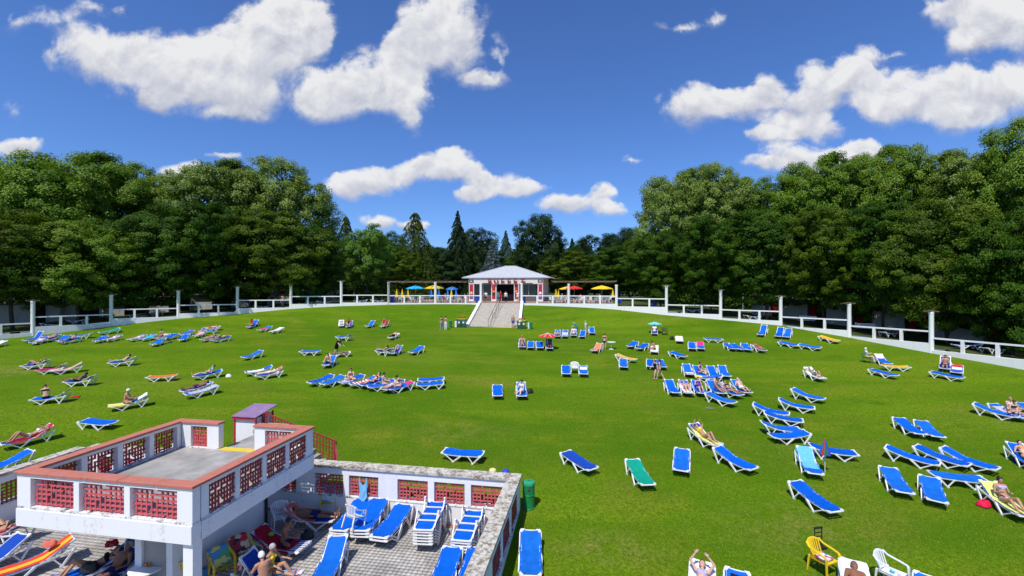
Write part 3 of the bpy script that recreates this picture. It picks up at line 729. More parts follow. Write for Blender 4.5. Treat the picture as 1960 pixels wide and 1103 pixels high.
# ---------------------------------------------------------------- buffet pavilion
def buffet():
    o = Vector((-1.08, 74.6, 7.235))
    t = thing('buffet_pavilion', 'white buffet pavilion with grey hipped metal roof and red pilasters', 'building', o, TH)
    W, D, H = 12.4, 9.0, 3.85
    PX = (-5.75, -1.95, 1.85, 5.75)
    REDP = mat('red_panel', (.48, .025, .03), .5, .12, 4); WALLC = mat('cream_wall', (.72, .70, .65), .8, .06, 2)
    # pilasters with red panels
    for i, x in enumerate(PX):
        MB().box(x-.42, x+.42, 0, .55, 0, 2.85).build('pilaster', WHITE2, t)
        pn = MB().box(x-.30, x+.30, -.035, -.002, .35, 2.75).build('red_panel', REDP, t)
        if i in (1, 2):
            MB().box(x-.26, x+.26, -.055, -.037, 1.45, 1.75).build('sun_emblem', mat('orange_print', (.75,.28,.03), .5, .2, 6), pn)
            MB().box(x-.24, x+.24, -.06, -.037, .95, 1.42).build('dark_emblem', mat('dark_print', (.03,.04,.05), .5, .2, 6), pn)
        else:
            MB().lathe([(.22, -.01), (.22, .01)], 14).build('badge', WHITE2 if i == 3 else mat('cream_print', (.7,.6,.4), .5, .2, 8), pn)
            q = pn.children[0]; q.location = (x, -.05, 1.35); q.rotation_euler = (R(90), 0, 0)
            bb = MB().box(x-.26, x+.26, -.055, -.037, .40, .92).build('blue_badge', mat('blue_print', (.10,.14,.45), .5, .2, 8), pn)
    # frieze
    MB().box(-W/2, W/2, -.05, .5, 2.852, H).build('frieze', WALLC, t)
    MB().box(-W/2+.1, W/2-.1, .55, .62, 2.75, 2.851).build('lintel', WALLC, t)
    for x in (-5.75, 5.75):
        MB().box(x-.38, x+.38, -.11, -.055, 3.08, 3.5).build('sign_plate', mat('dark_print', (.03,.04,.05)), t)
        MB().box(x-.2, x+.2, -.12, -.112, 3.2, 3.38).build('sign_face', mat('cream_print', (.7,.6,.4)), t)
    # side and back walls, dark inside
    MB().box(W/2-.3, W/2, .56, D, 0, H-.001).build('side_wall', WALLC, t)
    MB().box(-W/2, -W/2+.3, .56, D, 0, H-.001).build('side_wall', WALLC, t)
    MB().box(-W/2+.31, W/2-.31, D-.4, D, 0, H-.001).build('back_wall', DARKIN, t)
    MB().box(-W/2+.31, W/2-.31, 1.0, D-.45, H-.12, H-.02).build('ceiling', DARKIN, t)
    MB().box(-W/2+.31, W/2-.31, 4.2, 4.6, 0, 2.9).build('counter_screen', DARKIN, t)
    MB().box(-4.6, 4.6, 3.0, 3.5, 0, 1.05).build('counter', mat('counter_front', (.12,.10,.09), .5, .2, 3), t)
    # glazed front bays
    GL = mat('dark_glass', (.02,.025,.03), .08, 0, spec=.6)
    FRM = mat('grey_frame', (.34,.35,.36), .5)
    for x0, x1 in ((-5.33, -2.37), (2.27, 5.33)):
        MB().box(x0, x1, .5, .53, .95, 2.75).build('window', GL, t)
        w = t.children[-1]
        for x in (x0+.04, (x0+x1)/2, x1-.04): MB().box(x-.04, x+.04, .44, .499, .9, 2.75).build('mullion', FRM, w)
        MB().box(x0, x1, .42, .60, .80, .90).build('window_sill', FRM, w)
        MB().box(x0, x1, .46, .56, 0, .795).build('window_base', mat('counter_front', (.12,.10,.09)), w)
    # roof
    ov = 1.15; e = H+.02; ap = e+2.1
    x0, x1, y0, y1 = -W/2-ov, W/2+ov, -.20, D+ov; rx = .9; ym = D/2
    mb = MB(); A, B, C_, D_ = (x0,y0,e), (x1,y0,e), (x1,y1,e), (x0,y1,e); P, Q = (-rx,ym,ap), (rx,ym,ap)
    mb.add([A,B,C_,D_,P,Q], [(0,1,5,4),(1,2,5),(2,3,4,5),(3,0,4),(3,2,1,0)]); rf = mb.build('roof', METROOF, t)
    for k in range(1, 34):
        f = k/34; x = x0+(x1-x0)*f
        # front slope seam: from eave up to hip or ridge
        if x < -rx: g = (x-x0)/(-rx-x0)
        elif x > rx: g = (x1-x)/(x1-rx)
        else: g = 1
        top = Vector((x, y0+(ym-y0)*g, e+(ap-e)*g)); bot = Vector((x, y0, e))
        MB().bar(bot+Vector((0,0,.02)), top+Vector((0,0,.02)), .05, .05).build('seam', METROOF, rf)
    for a, b in ((A,P),(B,Q),(C_,Q),(D_,P),(P,Q)): MB().bar(Vector(a)+Vector((0,0,.03)), Vector(b)+Vector((0,0,.03)), .14, .07).build('hip_cap', METROOF, rf)
    for (a, b) in ((A,B),(B,C_),(D_,A)): MB().bar(Vector(a)-Vector((0,0,.055)), Vector(b)-Vector((0,0,.055)), .06, .09).build('gutter', FRM, rf)
    MB().tube([(x1-1.6, 2.0, e+.2), (x1-1.6, 2.0, e+1.0)], .04, 6).build('vent_pipe', FRM, rf)
    # lettering
    xs = [-2.55, -1.5, -.45, .62, 1.66, 2.9]
    for ch, x in zip('BUFFET', xs):
        cu = bpy.data.curves.new('letter', 'FONT'); cu.body = ch; cu.size = 1.0; cu.extrude = .05; cu.align_x = 'CENTER'; cu.offset = .035
        tmp = bpy.data.objects.new('tmp_letter', cu); COL.objects.link(tmp)
        bpy.context.view_layer.update()
        me = bpy.data.meshes.new_from_object(tmp.evaluated_get(bpy.context.evaluated_depsgraph_get()))
        bpy.data.objects.remove(tmp)
        o2 = part('letter', me, t, mat('red_letter', (.33, .02, .03), .5, .1, 4)); o2.location = (x, -.30, 2.90); o2.rotation_euler = (R(90), 0, 0)
        o2.scale = (1.12, 1, 1)
    # lamps along the frieze
    for x0 in (-3.9, 3.05):
        for k in range(5): MB().box(x0-.12+k*.33, x0+.12+k*.33, -.38, -.06, 2.86, 2.98).build('spot_lamp', DARKIN, t)
buffet()

# ================================================================== TREES
rngT = np.random.default_rng(11)
def leaf_quads(cen, nrm, size, rng, aspect=0.62):
    n = len(cen)
    nrm = nrm/np.linalg.norm(nrm, axis=1, keepdims=True)
    r = rng.normal(size=(n, 3)); a = np.cross(nrm, r); a /= np.linalg.norm(a, axis=1, keepdims=True)+1e-9
    b = np.cross(nrm, a)
    s = (size*rng.uniform(.6, 1.35, n))[:, None]
    v0 = cen-a*s*.5; v1 = cen+b*s*aspect*.5+nrm*s*.12; v2 = cen+a*s*.5; v3 = cen-b*s*aspect*.5+nrm*s*.12
    V = np.stack([v0, v1, v2, v3], 1).reshape(-1, 3)
    Fc = np.arange(n*4).reshape(-1, 4)
    return V, Fc
def crown_broad(name, seed, nlobe, nclump, nleaf, leaf, cl_r=(.07, .12), lobe_r=(.36, .52), flat=.85, spread=.60):
    """unit crown (radius 1): big rounded lobes, each a shell of leaf clumps, with sparse leaves inside"""
    rng = np.random.default_rng(seed); L = []; LR = []
    for i in range(nlobe):
        z = 1-2*(i+.5)/nlobe; z = z*.92+.05; rr = math.sqrt(max(0, 1-z*z)); an = i*2.39996+rng.uniform(-.35, .35)
        q = spread*rng.uniform(.86, 1.12)
        L.append((math.cos(an)*rr*q, math.sin(an)*rr*q, z*q*rng.uniform(.9, 1.1))); LR.append(rng.uniform(*lobe_r))
    L.append((0, 0, .1)); LR.append(.5); L = np.array(L); LR = np.array(LR)
    C = []; CL = []
    while len(C) < nclump:
        j = rng.integers(0, len(L)); d = rng.normal(size=3); d += .55*L[j]/(np.linalg.norm(L[j])+.2); d[2] += .15; d /= np.linalg.norm(d)
        p = L[j]+d*LR[j]*rng.uniform(.80, 1.06)
        dd = np.linalg.norm(p-L, axis=1)/LR; dd[j] = 9
        if dd.min() < .82 and rng.uniform() > .12: continue
        if p[2] < -.96: continue
        C.append(p); CL.append(j)
    C = np.array(C); CL = np.array(CL); Rr = rng.uniform(*cl_r, nclump)
    k = rng.integers(0, nclump, nleaf)
    d = rng.normal(size=(nleaf, 3)); d /= np.linalg.norm(d, axis=1, keepdims=True)
    pos = C[k]+d*((rng.uniform(.02, 1, nleaf)**.45)*Rr[k])[:, None]*np.array([1.2, 1.2, flat])
    outw = C[k]-L[CL[k]]; outw /= np.linalg.norm(outw, axis=1, keepdims=True)+1e-6
    nr = outw*.75+d*.35+np.array([0, 0, .55])+rng.normal(size=(nleaf, 3))*.45
    V, Fc = leaf_quads(pos, nr, leaf, rng)
    ct = rng.uniform(0, 1, nclump); lt = rng.uniform(0, 1, len(L))
    tint = np.clip(.38*ct[k]+.22*lt[CL[k]]+.40*rng.uniform(0, 1, nleaf), 0, 1)
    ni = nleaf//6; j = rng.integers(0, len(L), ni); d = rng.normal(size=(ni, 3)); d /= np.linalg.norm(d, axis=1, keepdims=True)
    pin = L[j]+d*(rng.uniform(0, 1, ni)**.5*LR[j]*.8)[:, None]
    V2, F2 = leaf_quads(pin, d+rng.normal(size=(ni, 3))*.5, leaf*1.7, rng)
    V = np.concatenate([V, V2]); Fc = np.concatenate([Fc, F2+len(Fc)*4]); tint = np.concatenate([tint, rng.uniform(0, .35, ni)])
    return npmesh(name, V, Fc, np.repeat(tint, 4)), C
def crown_conifer(name, seed, nlayer, nleaf, leaf, droop=.25, power=1.0, gap=.5, wide=1.0):
    rng = np.random.default_rng(seed); pts = []; nr = []; tn = []
    nb = 0; per = max(20, nleaf//(nlayer*9))
    for L in range(nlayer):
        z = (L+.3)/nlayer; r0 = (1-z)**power*wide
        m_ = int(7+5*(1-z))
        for b in range(m_):
            an = b/m_*6.283+rng.uniform(-.3, .3)+L*.7; rl = r0*rng.uniform(.72, 1.1); t0 = rng.uniform(0, 1)
            u = rng.uniform(0.02, 1, per)**.7
            sp = (.10+.20*(1-u))*rl*.75
            off = rng.normal(size=(per, 3))*sp[:, None]*np.array([.55, .55, .18])
            zz = z+rng.uniform(-.012, .012) - droop*u*u*rl*.5 + .05*u*rl
            p = np.stack([np.cos(an)*u*rl, np.sin(an)*u*rl, zz], 1)+off*np.array([1, 1, .5])
            pts.append(p); nn = rng.normal(size=(per, 3))*.5+np.array([math.cos(an)*.35, math.sin(an)*.35, .8]); nr.append(nn); tn.append(.6*t0+.4*rng.uniform(0, 1, per))
    pts = np.concatenate(pts); nr = np.concatenate(nr); tn = np.concatenate(tn)
    V, Fc = leaf_quads(pts, nr, leaf, rng, .5)
    return npmesh(name, V, Fc, np.repeat(tn, 4))
def trunk_mesh(name, seed, C=None, n_limb=9, r=.035):
    rng = random.Random(seed); mb = MB()
    pts = [(0,0,-2.2)]; rr = [r*1.35]
    for k in range(1, 7): pts.append((rng.uniform(-.03,.03), rng.uniform(-.03,.03), -2.2+k*.42)); rr.append(r*(1.15-k*.13))
    mb.tube(pts, rr, 9)
    if C is not None:
        idx = list(range(len(C))); rng.shuffle(idx)
        for i in idx[:n_limb*2]:
            c = C[i]; z0 = min(c[2]-.25, .2); z0 = max(z0, -1.25)
            p0 = Vector((0, 0, z0)); p3 = Vector(c); p1 = p0.lerp(p3, .35)+Vector((0,0,.02)); p2 = p0.lerp(p3, .7)+Vector((0,0,.06))
            mb.tube([p0, p1, p2, p3], [r*.5, r*.34, r*.2, r*.07], 6)
    return mb.mesh(name, True)
CRP = [crown_broad('plane_crown', 1, 15, 330, 70000, .028), crown_broad('plane_crown', 2, 13, 300, 66000, .029, lobe_r=(.36, .56))]
CRD = [crown_broad('dense_crown', 3, 17, 360, 66000, .029, (.07, .13), flat=.6), crown_broad('dense_crown', 4, 14, 330, 64000, .029, (.07, .13), flat=.55)]
CRB = [crown_broad('maple_crown', 5, 10, 170, 30000, .042, (.09, .15))]
CRX = [crown_broad('pine_crown', 6, 16, 260, 50000, .030, (.08, .14), lobe_r=(.30, .44), flat=.7)]
SPR = crown_conifer('spruce_crown', 7, 30, 42000, .030, .5, .85)
BSP = crown_conifer('blue_spruce_crown', 8, 17, 16000, .05, .2, .8)
LAR = crown_conifer('larch_crown', 9, 15, 22000, .034, .75, .55, wide=1.1)
TRK = {id(c[0]): trunk_mesh('trunk', i+20, c[1]) for i, c in enumerate(CRP+CRD+CRB+CRX)}
TRKC = trunk_mesh('conifer_trunk', 40, None, r=.03)
LM = {
 'plane': leafmat('plane_leaf', (.040,.112,.005), (.130,.235,.013), (.275,.365,.052), .5, .26, .20),
 'plane2': leafmat('plane_leaf_grey', (.066,.132,.014), (.172,.258,.036), (.315,.385,.098), .5, .26, .25),
 'dark': leafmat('dark_leaf', (.012,.042,.003), (.040,.100,.005), (.110,.190,.011), .55, .22, .12),
 'olive': leafmat('olive_leaf', (.020,.048,.003), (.070,.122,.006), (.160,.215,.013), .55, .22, .12),
 'bright': leafmat('maple_leaf', (.055,.145,.008), (.120,.245,.020), (.210,.340,.055), .5, .30, .3),
 'pine': leafmat('pine_needle', (.008,.026,.006), (.020,.050,.010), (.048,.092,.018), .6, .10, .12),
 'spruce': leafmat('spruce_needle', (.008,.026,.009), (.019,.046,.016), (.042,.078,.028), .6, .1, .12),
 'blue': leafmat('blue_spruce_needle', (.060,.100,.105), (.110,.160,.165), (.180,.240,.245), .6, .1, .15),
 'larch': leafmat('larch_needle', (.030,.062,.006), (.066,.108,.012), (.120,.160,.026), .6, .18, .15),
 'far': leafmat('haze_tinted_needle', (.045,.092,.070), (.065,.120,.090), (.085,.145,.110), .7, .1, .1)}  # far conifers: distance haze is painted into the pale bluish needle colour
def tree(px, top, Y, bot, half, kind, label, name='broadleaf_tree', depth=None, rz=0.0, base=None, group='trees behind the wall'):
    """px: crown centre, top/bot: photo rows of crown top and bottom, half: crown half width in photo pixels"""
    X = (px-980)/F*Y; zt = CAM_Z+(551-top)/F*Y; zb = CAM_Z+(551-bot)/F*Y; r = half/F*Y
    gz = park_z(X, Y) if base is None else base
    t = thing(name, label, 'tree', (X, Y, gz), group=group)
    src = {'plane': CRP[0], 'plane_b': CRP[1], 'plane2': CRP[1], 'plane2_b': CRP[0], 'dark': CRD[0], 'dark_b': CRD[1], 'olive': CRD[1], 'olive_b': CRD[0],
           'bright': CRB[0], 'pine': CRX[0]}.get(kind)
    lm = LM[kind.replace('_b', '')]
    if src is not None:
        o = part('crown', src[0], t, lm); zc = (zt+zb)/2; h = (zt-zb)/2*1.04
        o.location = (0, 0, zc-gz); o.scale = (r*1.03, depth or r*1.0, h); o.rotation_euler = (0, 0, rz)
        tk = part('trunk', TRK[id(src[0])], t, BARK2 if 'plane' in kind else BARK)
        # trunk unit reaches z=-2.2 below the crown centre; scale its lower part to the ground
        tk.location = (0, 0, zc-gz); tk.scale = (r, depth or r, max(h, (zc-gz+.3)/2.2)); tk.rotation_euler = (0, 0, rz)
    else:
        me = {'spruce': SPR, 'blue': BSP, 'larch': LAR, 'far': SPR}[kind]
        o = part('crown', me, t, lm); o.location = (0, 0, zb-gz); o.scale = (r, r, zt-zb); o.rotation_euler = (0, 0, rz)
        tk = part('trunk', TRKC, t, BARK); H = zt-gz; tk.scale = (H*.35, H*.35, H/2.6); tk.location = (0, 0, 2.15*H/2.6)
    return t
LEFT = [
 (30, 318, 74, 520, 120, 'plane', 'tall plane tree at the far left edge with pale dappled crown', 0.3),
 (150, 284, 72, 540, 130, 'plane_b', 'tallest broad plane tree of the left group', 1.2),
 (265, 318, 75, 500, 85, 'plane', 'plane tree at the right shoulder of the big left crown, beside the sky gap', 2.2),
 (415, 303, 80, 500, 100, 'plane2', 'rounded grey-green plane tree just right of the sky gap on the left', 0.5),
 (545, 312, 82, 520, 95, 'plane2_b', 'pale plane tree at the inner end of the left group', 3.0),
 (20, 400, 51.5, 597, 118, 'olive', 'low dark tree overhanging the wall at the left edge', 1.0),
 (150, 420, 56.5, 592, 103, 'plane_b', 'mid green tree with pale trunk behind the second left column', 2.5),
 (285, 395, 61, 595, 113, 'dark', 'dense dark tree hanging low behind the third left column', 0.2),
 (410, 385, 64.5, 588, 113, 'dark_b', 'dense dark tree behind the fourth left column', 1.7),
 (520, 400, 67, 585, 108, 'olive', 'olive green tree behind the fifth left column', 2.9),
 (595, 420, 69.5, 580, 68, 'dark', 'dark tree at the inner end of the left row, next to the bright maple', 0.9)]
for (px, top, Y, bot, half, kind, lab, rz) in LEFT: tree(px, top, Y, bot, half, kind, lab, 'plane_tree' if 'plane' in kind else 'broadleaf_tree', rz=rz, depth=(half/F*Y*.62 if 'plane' not in kind else None))
RIGHT = [
 (1300, 322, 82, 540, 85, 'plane2', 'pale plane tree at the inner end of the right group', 0.4),
 (1375, 318, 78, 500, 80, 'plane2_b', 'pale round-topped plane tree, second of the right group', 1.9),
 (1470, 345, 76, 500, 85, 'plane', 'plane tree in the dip of the right skyline', 2.6),
 (1570, 292, 72, 510, 85, 'plane_b', 'tall plane tree in front of the low white cloud', 0.1),
 (1665, 300, 70, 500, 80, 'plane', 'plane tree with sky showing through beside the highest right crown', 1.4),
 (1725, 272, 68, 510, 75, 'plane_b', 'highest crown of the middle right group', 2.0),
 (1845, 287, 64, 510, 95, 'plane2', 'broad plane tree second from the right edge', 3.1),
 (1960, 235, 56, 530, 95, 'plane', 'tall plane tree cut by the right edge', 0.7),
 (1265, 440, 65, 581, 78, 'dark', 'low dark tree right of the terrace behind the plain rail', 0.5),
 (1360, 410, 61, 588, 98, 'dark_b', 'dark tree hanging low behind the second right column', 1.1),
 (1465, 400, 57, 592, 103, 'dark', 'dense dark tree behind the right wall between the third and fourth columns', 2.3),
 (1575, 395, 52.5, 602, 108, 'olive', 'olive tree behind the fourth right column', 0.8),
 (1690, 385, 48, 618, 113, 'dark_b', 'dark tree over the red-curtained cabins', 1.6),
 (1810, 380, 43.5, 642, 118, 'olive_b', 'olive tree reaching low over the wall before the right edge', 2.8),
 (1940, 400, 39.5, 676, 118, 'dark', 'low dark tree over the wall at the right edge', 0.2)]
for (px, top, Y, bot, half, kind, lab, rz) in RIGHT: tree(px, top, Y, bot, half, kind, lab, 'plane_tree' if 'plane' in kind else 'broadleaf_tree', rz=rz, depth=(half/F*Y*.62 if 'plane' not in kind else None))
tree(2090, 330, 44, 655, 140, 'dark_b', 'dark tree standing just past the right edge above the wall', rz=1.0)
tree(2230, 300, 36, 700, 190, 'olive', 'olive tree past the right edge behind the end of the wall', rz=2.0)
tree(-130, 360, 54, 590, 130, 'dark', 'dark tree standing just past the left edge above the wall', rz=1.0)
G = 'park trees behind the buffet'
tree(662, 410, 100, 560, 42, 'larch', 'tall feathery larch behind the bright maple', 'larch_tree', base=7, group=G)
tree(703, 430, 80, 552, 52, 'bright', 'bright green maple left of the pergola', 'maple_tree', rz=.8, base=7.1, group=G)
tree(740, 446, 120, 560, 50, 'dark', 'round dark tree far behind the maple', base=7, group=G)
tree(795, 403, 104, 566, 62, 'larch', 'drooping larch with flat spreading top above the blue parasols', 'larch_tree', rz=.5, base=7, group=G)
tree(770, 480, 92, 560, 40, 'olive', 'small yellowish tree beside the maple', rz=1.5, base=7, group=G)
tree(848, 470, 112, 565, 60, 'pine', 'dark pine mass behind the closed parasols', 'pine_tree', base=7, group=G)
tree(876, 402, 110, 565, 50, 'spruce', 'tall pointed dark spruce left of the buffet roof', 'spruce_tree', base=7, group=G)
tree(918, 430, 114, 565, 46, 'pine', 'dark pine between the pointed spruce and the blue spruce', 'pine_tree', rz=1, base=7, group=G)
tree(943, 455, 98, 545, 30, 'blue', 'silvery blue spruce above the buffet roof', 'blue_spruce', base=7, group=G)
tree(968, 440, 190, 560, 40, 'far', 'distant haze-tinted conifer above the roof ridge', 'conifer', base=7, group=G)
tree(1000, 447, 200, 560, 40, 'far', 'distant haze-tinted conifer between the blue spruce and the big pine', 'conifer', rz=.5, base=7, group=G)
tree(1036, 403, 108, 560, 56, 'pine', 'big rounded dark pine right above the buffet', 'pine_tree', rz=2.2, base=7, group=G)
tree(1000, 478, 118, 560, 60, 'spruce', 'dark spruce filling the gap behind the buffet ridge', 'spruce_tree', rz=.3, base=7, group=G)
tree(1095, 455, 128, 560, 40, 'spruce', 'thin pointed conifer right of the big pine', 'spruce_tree', rz=1.3, base=7, group=G)
tree(1085, 480, 104, 562, 55, 'olive', 'mid green tree behind the right parasols', rz=.3, base=7, group=G)
tree(1150, 442, 108, 565, 60, 'pine', 'dark pine behind the yellow parasol', 'pine_tree', rz=.2, base=7, group=G)
tree(1205, 430, 112, 560, 50, 'pine', 'dark pine next to the right plane trees', 'pine_tree', rz=1.9, base=7, group=G)
tree(1185, 470, 94, 565, 60, 'dark_b', 'dark broadleaf tree at the right end of the terrace', rz=1.2, base=7, group=G)
tree(640, 480, 110, 565, 60, 'dark_b', 'dark broadleaf tree in the gap left of the maple', rz=2.2, base=7, group=G)
tree(905, 475, 122, 570, 75, 'dark', 'broad dark tree filling the gap left of the buffet roof', rz=.7, base=7, group=G)
tree(1120, 470, 122, 570, 75, 'dark_b', 'broad dark tree filling the gap right of the big pine', rz=1.7, base=7, group=G)
tree(830, 470, 120, 570, 60, 'dark_b', 'broad dark tree behind the drooping larch', rz=2.7, base=7, group=G)
tree(1240, 450, 100, 570, 60, 'olive', 'broad olive tree behind the right end of the terrace', rz=.4, base=7, group=G)
# far wooded backdrop: one mass nobody could count
def backdrop():
    rng = np.random.default_rng(5); P = []; T = []
    n = 80000
    X = rng.uniform(-190, 190, n); Y = rng.uniform(150, 175, n)+np.abs(X)*.02
    top = 13.5+2.4*np.sin(X*.11)+1.6*np.sin(X*.27+1)+1.2*np.sin(X*.61)
    Z = 6.5+(top)*rng.uniform(0, 1, n)**.55
    V, Fc = leaf_quads(np.stack([X, Y, Z], 1), rng.normal(size=(n, 3))*.6+np.array([0, -.6, .6]), 1.25, rng)
    me = npmesh('wood', V, Fc, np.repeat(rng.uniform(0, 1, n), 4))
    o = part('distant_wood', me, None, LM['pine']); tag(o, 'dark far wood closing the view behind the park trees', 'wood', kind='stuff')
backdrop()
def undergrowth():
    rng = np.random.default_rng(15); n = 90000
    i = rng.integers(1, len(WP)-2, n); t = rng.uniform(0, 1, n)
    bx = WP[i, 0]*(1-t)+WP[i+1, 0]*t; by = WP[i, 1]*(1-t)+WP[i+1, 1]*t; g = WP[i, 3]*(1-t)+WP[i+1, 3]*t
    dx, dy = bx+4, by-10; l = np.hypot(dx, dy); dx /= l; dy /= l
    d = rng.uniform(19, 27, n); X = bx+dx*d; Y = by+dy*d
    keep = ~((X > -24) & (X < 24) & (Y < 112)); X, Y, g, d = X[keep], Y[keep], g[keep], d[keep]; n = len(X)
    top = 3.4+1.0*np.sin(X*.35+Y*.21)+.8*np.sin(X*.9-Y*.6)
    Z = g-.2+top*rng.uniform(0, 1, n)**.6
    V, Fc = leaf_quads(np.stack([X, Y, Z], 1), rng.normal(size=(n, 3))*.6+np.array([0, -.5, .7]), .42, rng)
    o = part('undergrowth', npmesh('undergrowth', V, Fc, np.repeat(rng.uniform(0, .8, n), 4)), None, LM['dark']); tag(o, 'dark shrubbery under the trees behind the cabins', 'shrubbery', kind='stuff')
undergrowth()
def lawn_blades():
    rng = np.random.default_rng(8); n = 150000
    Y = 12+19*rng.uniform(0, 1, n)**1.25; X = rng.uniform(-1.16, 1.16, n)*Y
    d = np.stack([X-CORNER.x, Y-CORNER.y], 1); a = d[:, 0]*UX.x+d[:, 1]*UX.y; b = d[:, 0]*VY.x+d[:, 1]*VY.y
    keep = ~((b < .12) & (a > -19.1) & (a < .12)); X = X[keep]; Y = Y[keep]; n = len(X)
    Z = SLOPE*Y+0.03*np.sin(X*.31+Y*.17)+0.025*np.sin(X*.13-Y*.29+1)
    h = rng.uniform(.025, .06, n); w = rng.uniform(.006, .014, n); an = rng.uniform(0, 6.28, n); le = rng.uniform(-.03, .03, (n, 2))
    c = np.stack([X, Y, Z-.004], 1); s = np.stack([np.cos(an)*w, np.sin(an)*w, 0*w], 1); tp = np.stack([le[:, 0], le[:, 1], h], 1)
    V = np.stack([c-s, c+s, c+tp], 1).reshape(-1, 3)
    me = npmesh('grass', V, np.arange(n*3).reshape(-1, 3), np.repeat(rng.uniform(0, 1, n), 3))
    o = part('grass', me, None, leafmat('grass_blade', (.13,.24,.010), (.21,.33,.016), (.38,.38,.07), .6, .35, .05))
    tag(o, 'short grass blades of the near lawn', 'grass', kind='stuff')
lawn_blades()

# ================================================================== OBJECT BUILDERS
PLASTIC = mat('white_plastic', (0.78, 0.78, 0.77), 0.42, 0.05, 5.0, spec=0.45)
PLASTICY = mat('yellow_plastic', (0.80, 0.55, 0.02), 0.4, 0.06, 5.0, spec=0.45)
PLASTICG = mat('green_plastic', (0.03, 0.22, 0.08), 0.4, 0.06, 5.0, spec=0.45)
def fabric(name, c, var=.10):
    return mat(name, c, 0.75, var, 3.5, 0.15, 260, 0.12)
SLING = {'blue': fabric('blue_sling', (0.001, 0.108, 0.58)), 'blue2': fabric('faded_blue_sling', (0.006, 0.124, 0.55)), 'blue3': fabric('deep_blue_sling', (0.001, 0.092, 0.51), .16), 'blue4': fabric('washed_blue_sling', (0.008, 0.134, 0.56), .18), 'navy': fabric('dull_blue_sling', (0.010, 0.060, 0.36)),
         'green': fabric('green_sling', (0.005, 0.30, 0.20)), 'orange': fabric('orange_sling', (0.62, 0.16, 0.035)), 'yellow': fabric('tan_yellow_sling', (0.66, 0.40, 0.10)),
         'gold': fabric('gold_sling', (0.70, 0.42, 0.03)), 'white': fabric('white_sling', (0.72, 0.72, 0.72))}
def strip_mat(name, cols, scale=3.0, axis=1):
    """towel with woven stripes across its width or length"""
    if name in MATS: return MATS[name]
    ma = bpy.data.materials.new(name); ma.use_nodes = True; nt = ma.node_tree; b = nt.nodes['Principled BSDF']; b.inputs['Roughness'].default_value = .9; b.inputs['Specular IOR Level'].default_value = .1
    tc = nt.nodes.new('ShaderNodeTexCoord'); sp = nt.nodes.new('ShaderNodeSeparateXYZ'); nt.links.new(tc.outputs['Generated'], sp.inputs[0])
    mu = nt.nodes.new('ShaderNodeMath'); mu.operation = 'MULTIPLY'; mu.inputs[1].default_value = scale; nt.links.new(sp.outputs[axis], mu.inputs[0])
    fr = nt.nodes.new('ShaderNodeMath'); fr.operation = 'FRACT'; nt.links.new(mu.outputs[0], fr.inputs[0])
    rp = nt.nodes.new('ShaderNodeValToRGB'); rp.color_ramp.interpolation = 'CONSTANT'; e = rp.color_ramp.elements
    e[0].color = (*cols[0], 1); e[0].position = 0
    e[1].color = (*cols[1], 1); e[1].position = 1/len(cols)
    for i, c in enumerate(cols[2:]): k = e.new((i+2)/len(cols)); k.color = (*c, 1)
    nt.links.new(fr.outputs[0], rp.inputs[0]); nt.links.new(rp.outputs[0], b.inputs['Base Color'])
    MATS[name] = ma; return ma
def blotch_mat(name, c1, c2, c3, scale=5):
    if name in MATS: return MATS[name]
    ma = bpy.data.materials.new(name); ma.use_nodes = True; nt = ma.node_tree; b = nt.nodes['Principled BSDF']; b.inputs['Roughness'].default_value = .9
    tc = nt.nodes.new('ShaderNodeTexCoord'); n = nt.nodes.new('ShaderNodeTexVoronoi'); n.inputs['Scale'].default_value = scale; nt.links.new(tc.outputs['Object'], n.inputs['Vector'])
    sp = nt.nodes.new('ShaderNodeSeparateColor'); nt.links.new(n.outputs['Color'], sp.inputs[0])
    rp = nt.nodes.new('ShaderNodeValToRGB'); rp.color_ramp.interpolation = 'CONSTANT'; e = rp.color_ramp.elements
    e[0].color = (*c1, 1); e[1].color = (*c2, 1); e[1].position = .4; k = e.new(.72); k.color = (*c3, 1)
    nt.links.new(sp.outputs[0], rp.inputs[0]); nt.links.new(rp.outputs[0], b.inputs['Base Color'])
    MATS[name] = ma; return ma
def cloth(n, c): return mat(n, c, .9, .12, 7, .3, 90, .1)
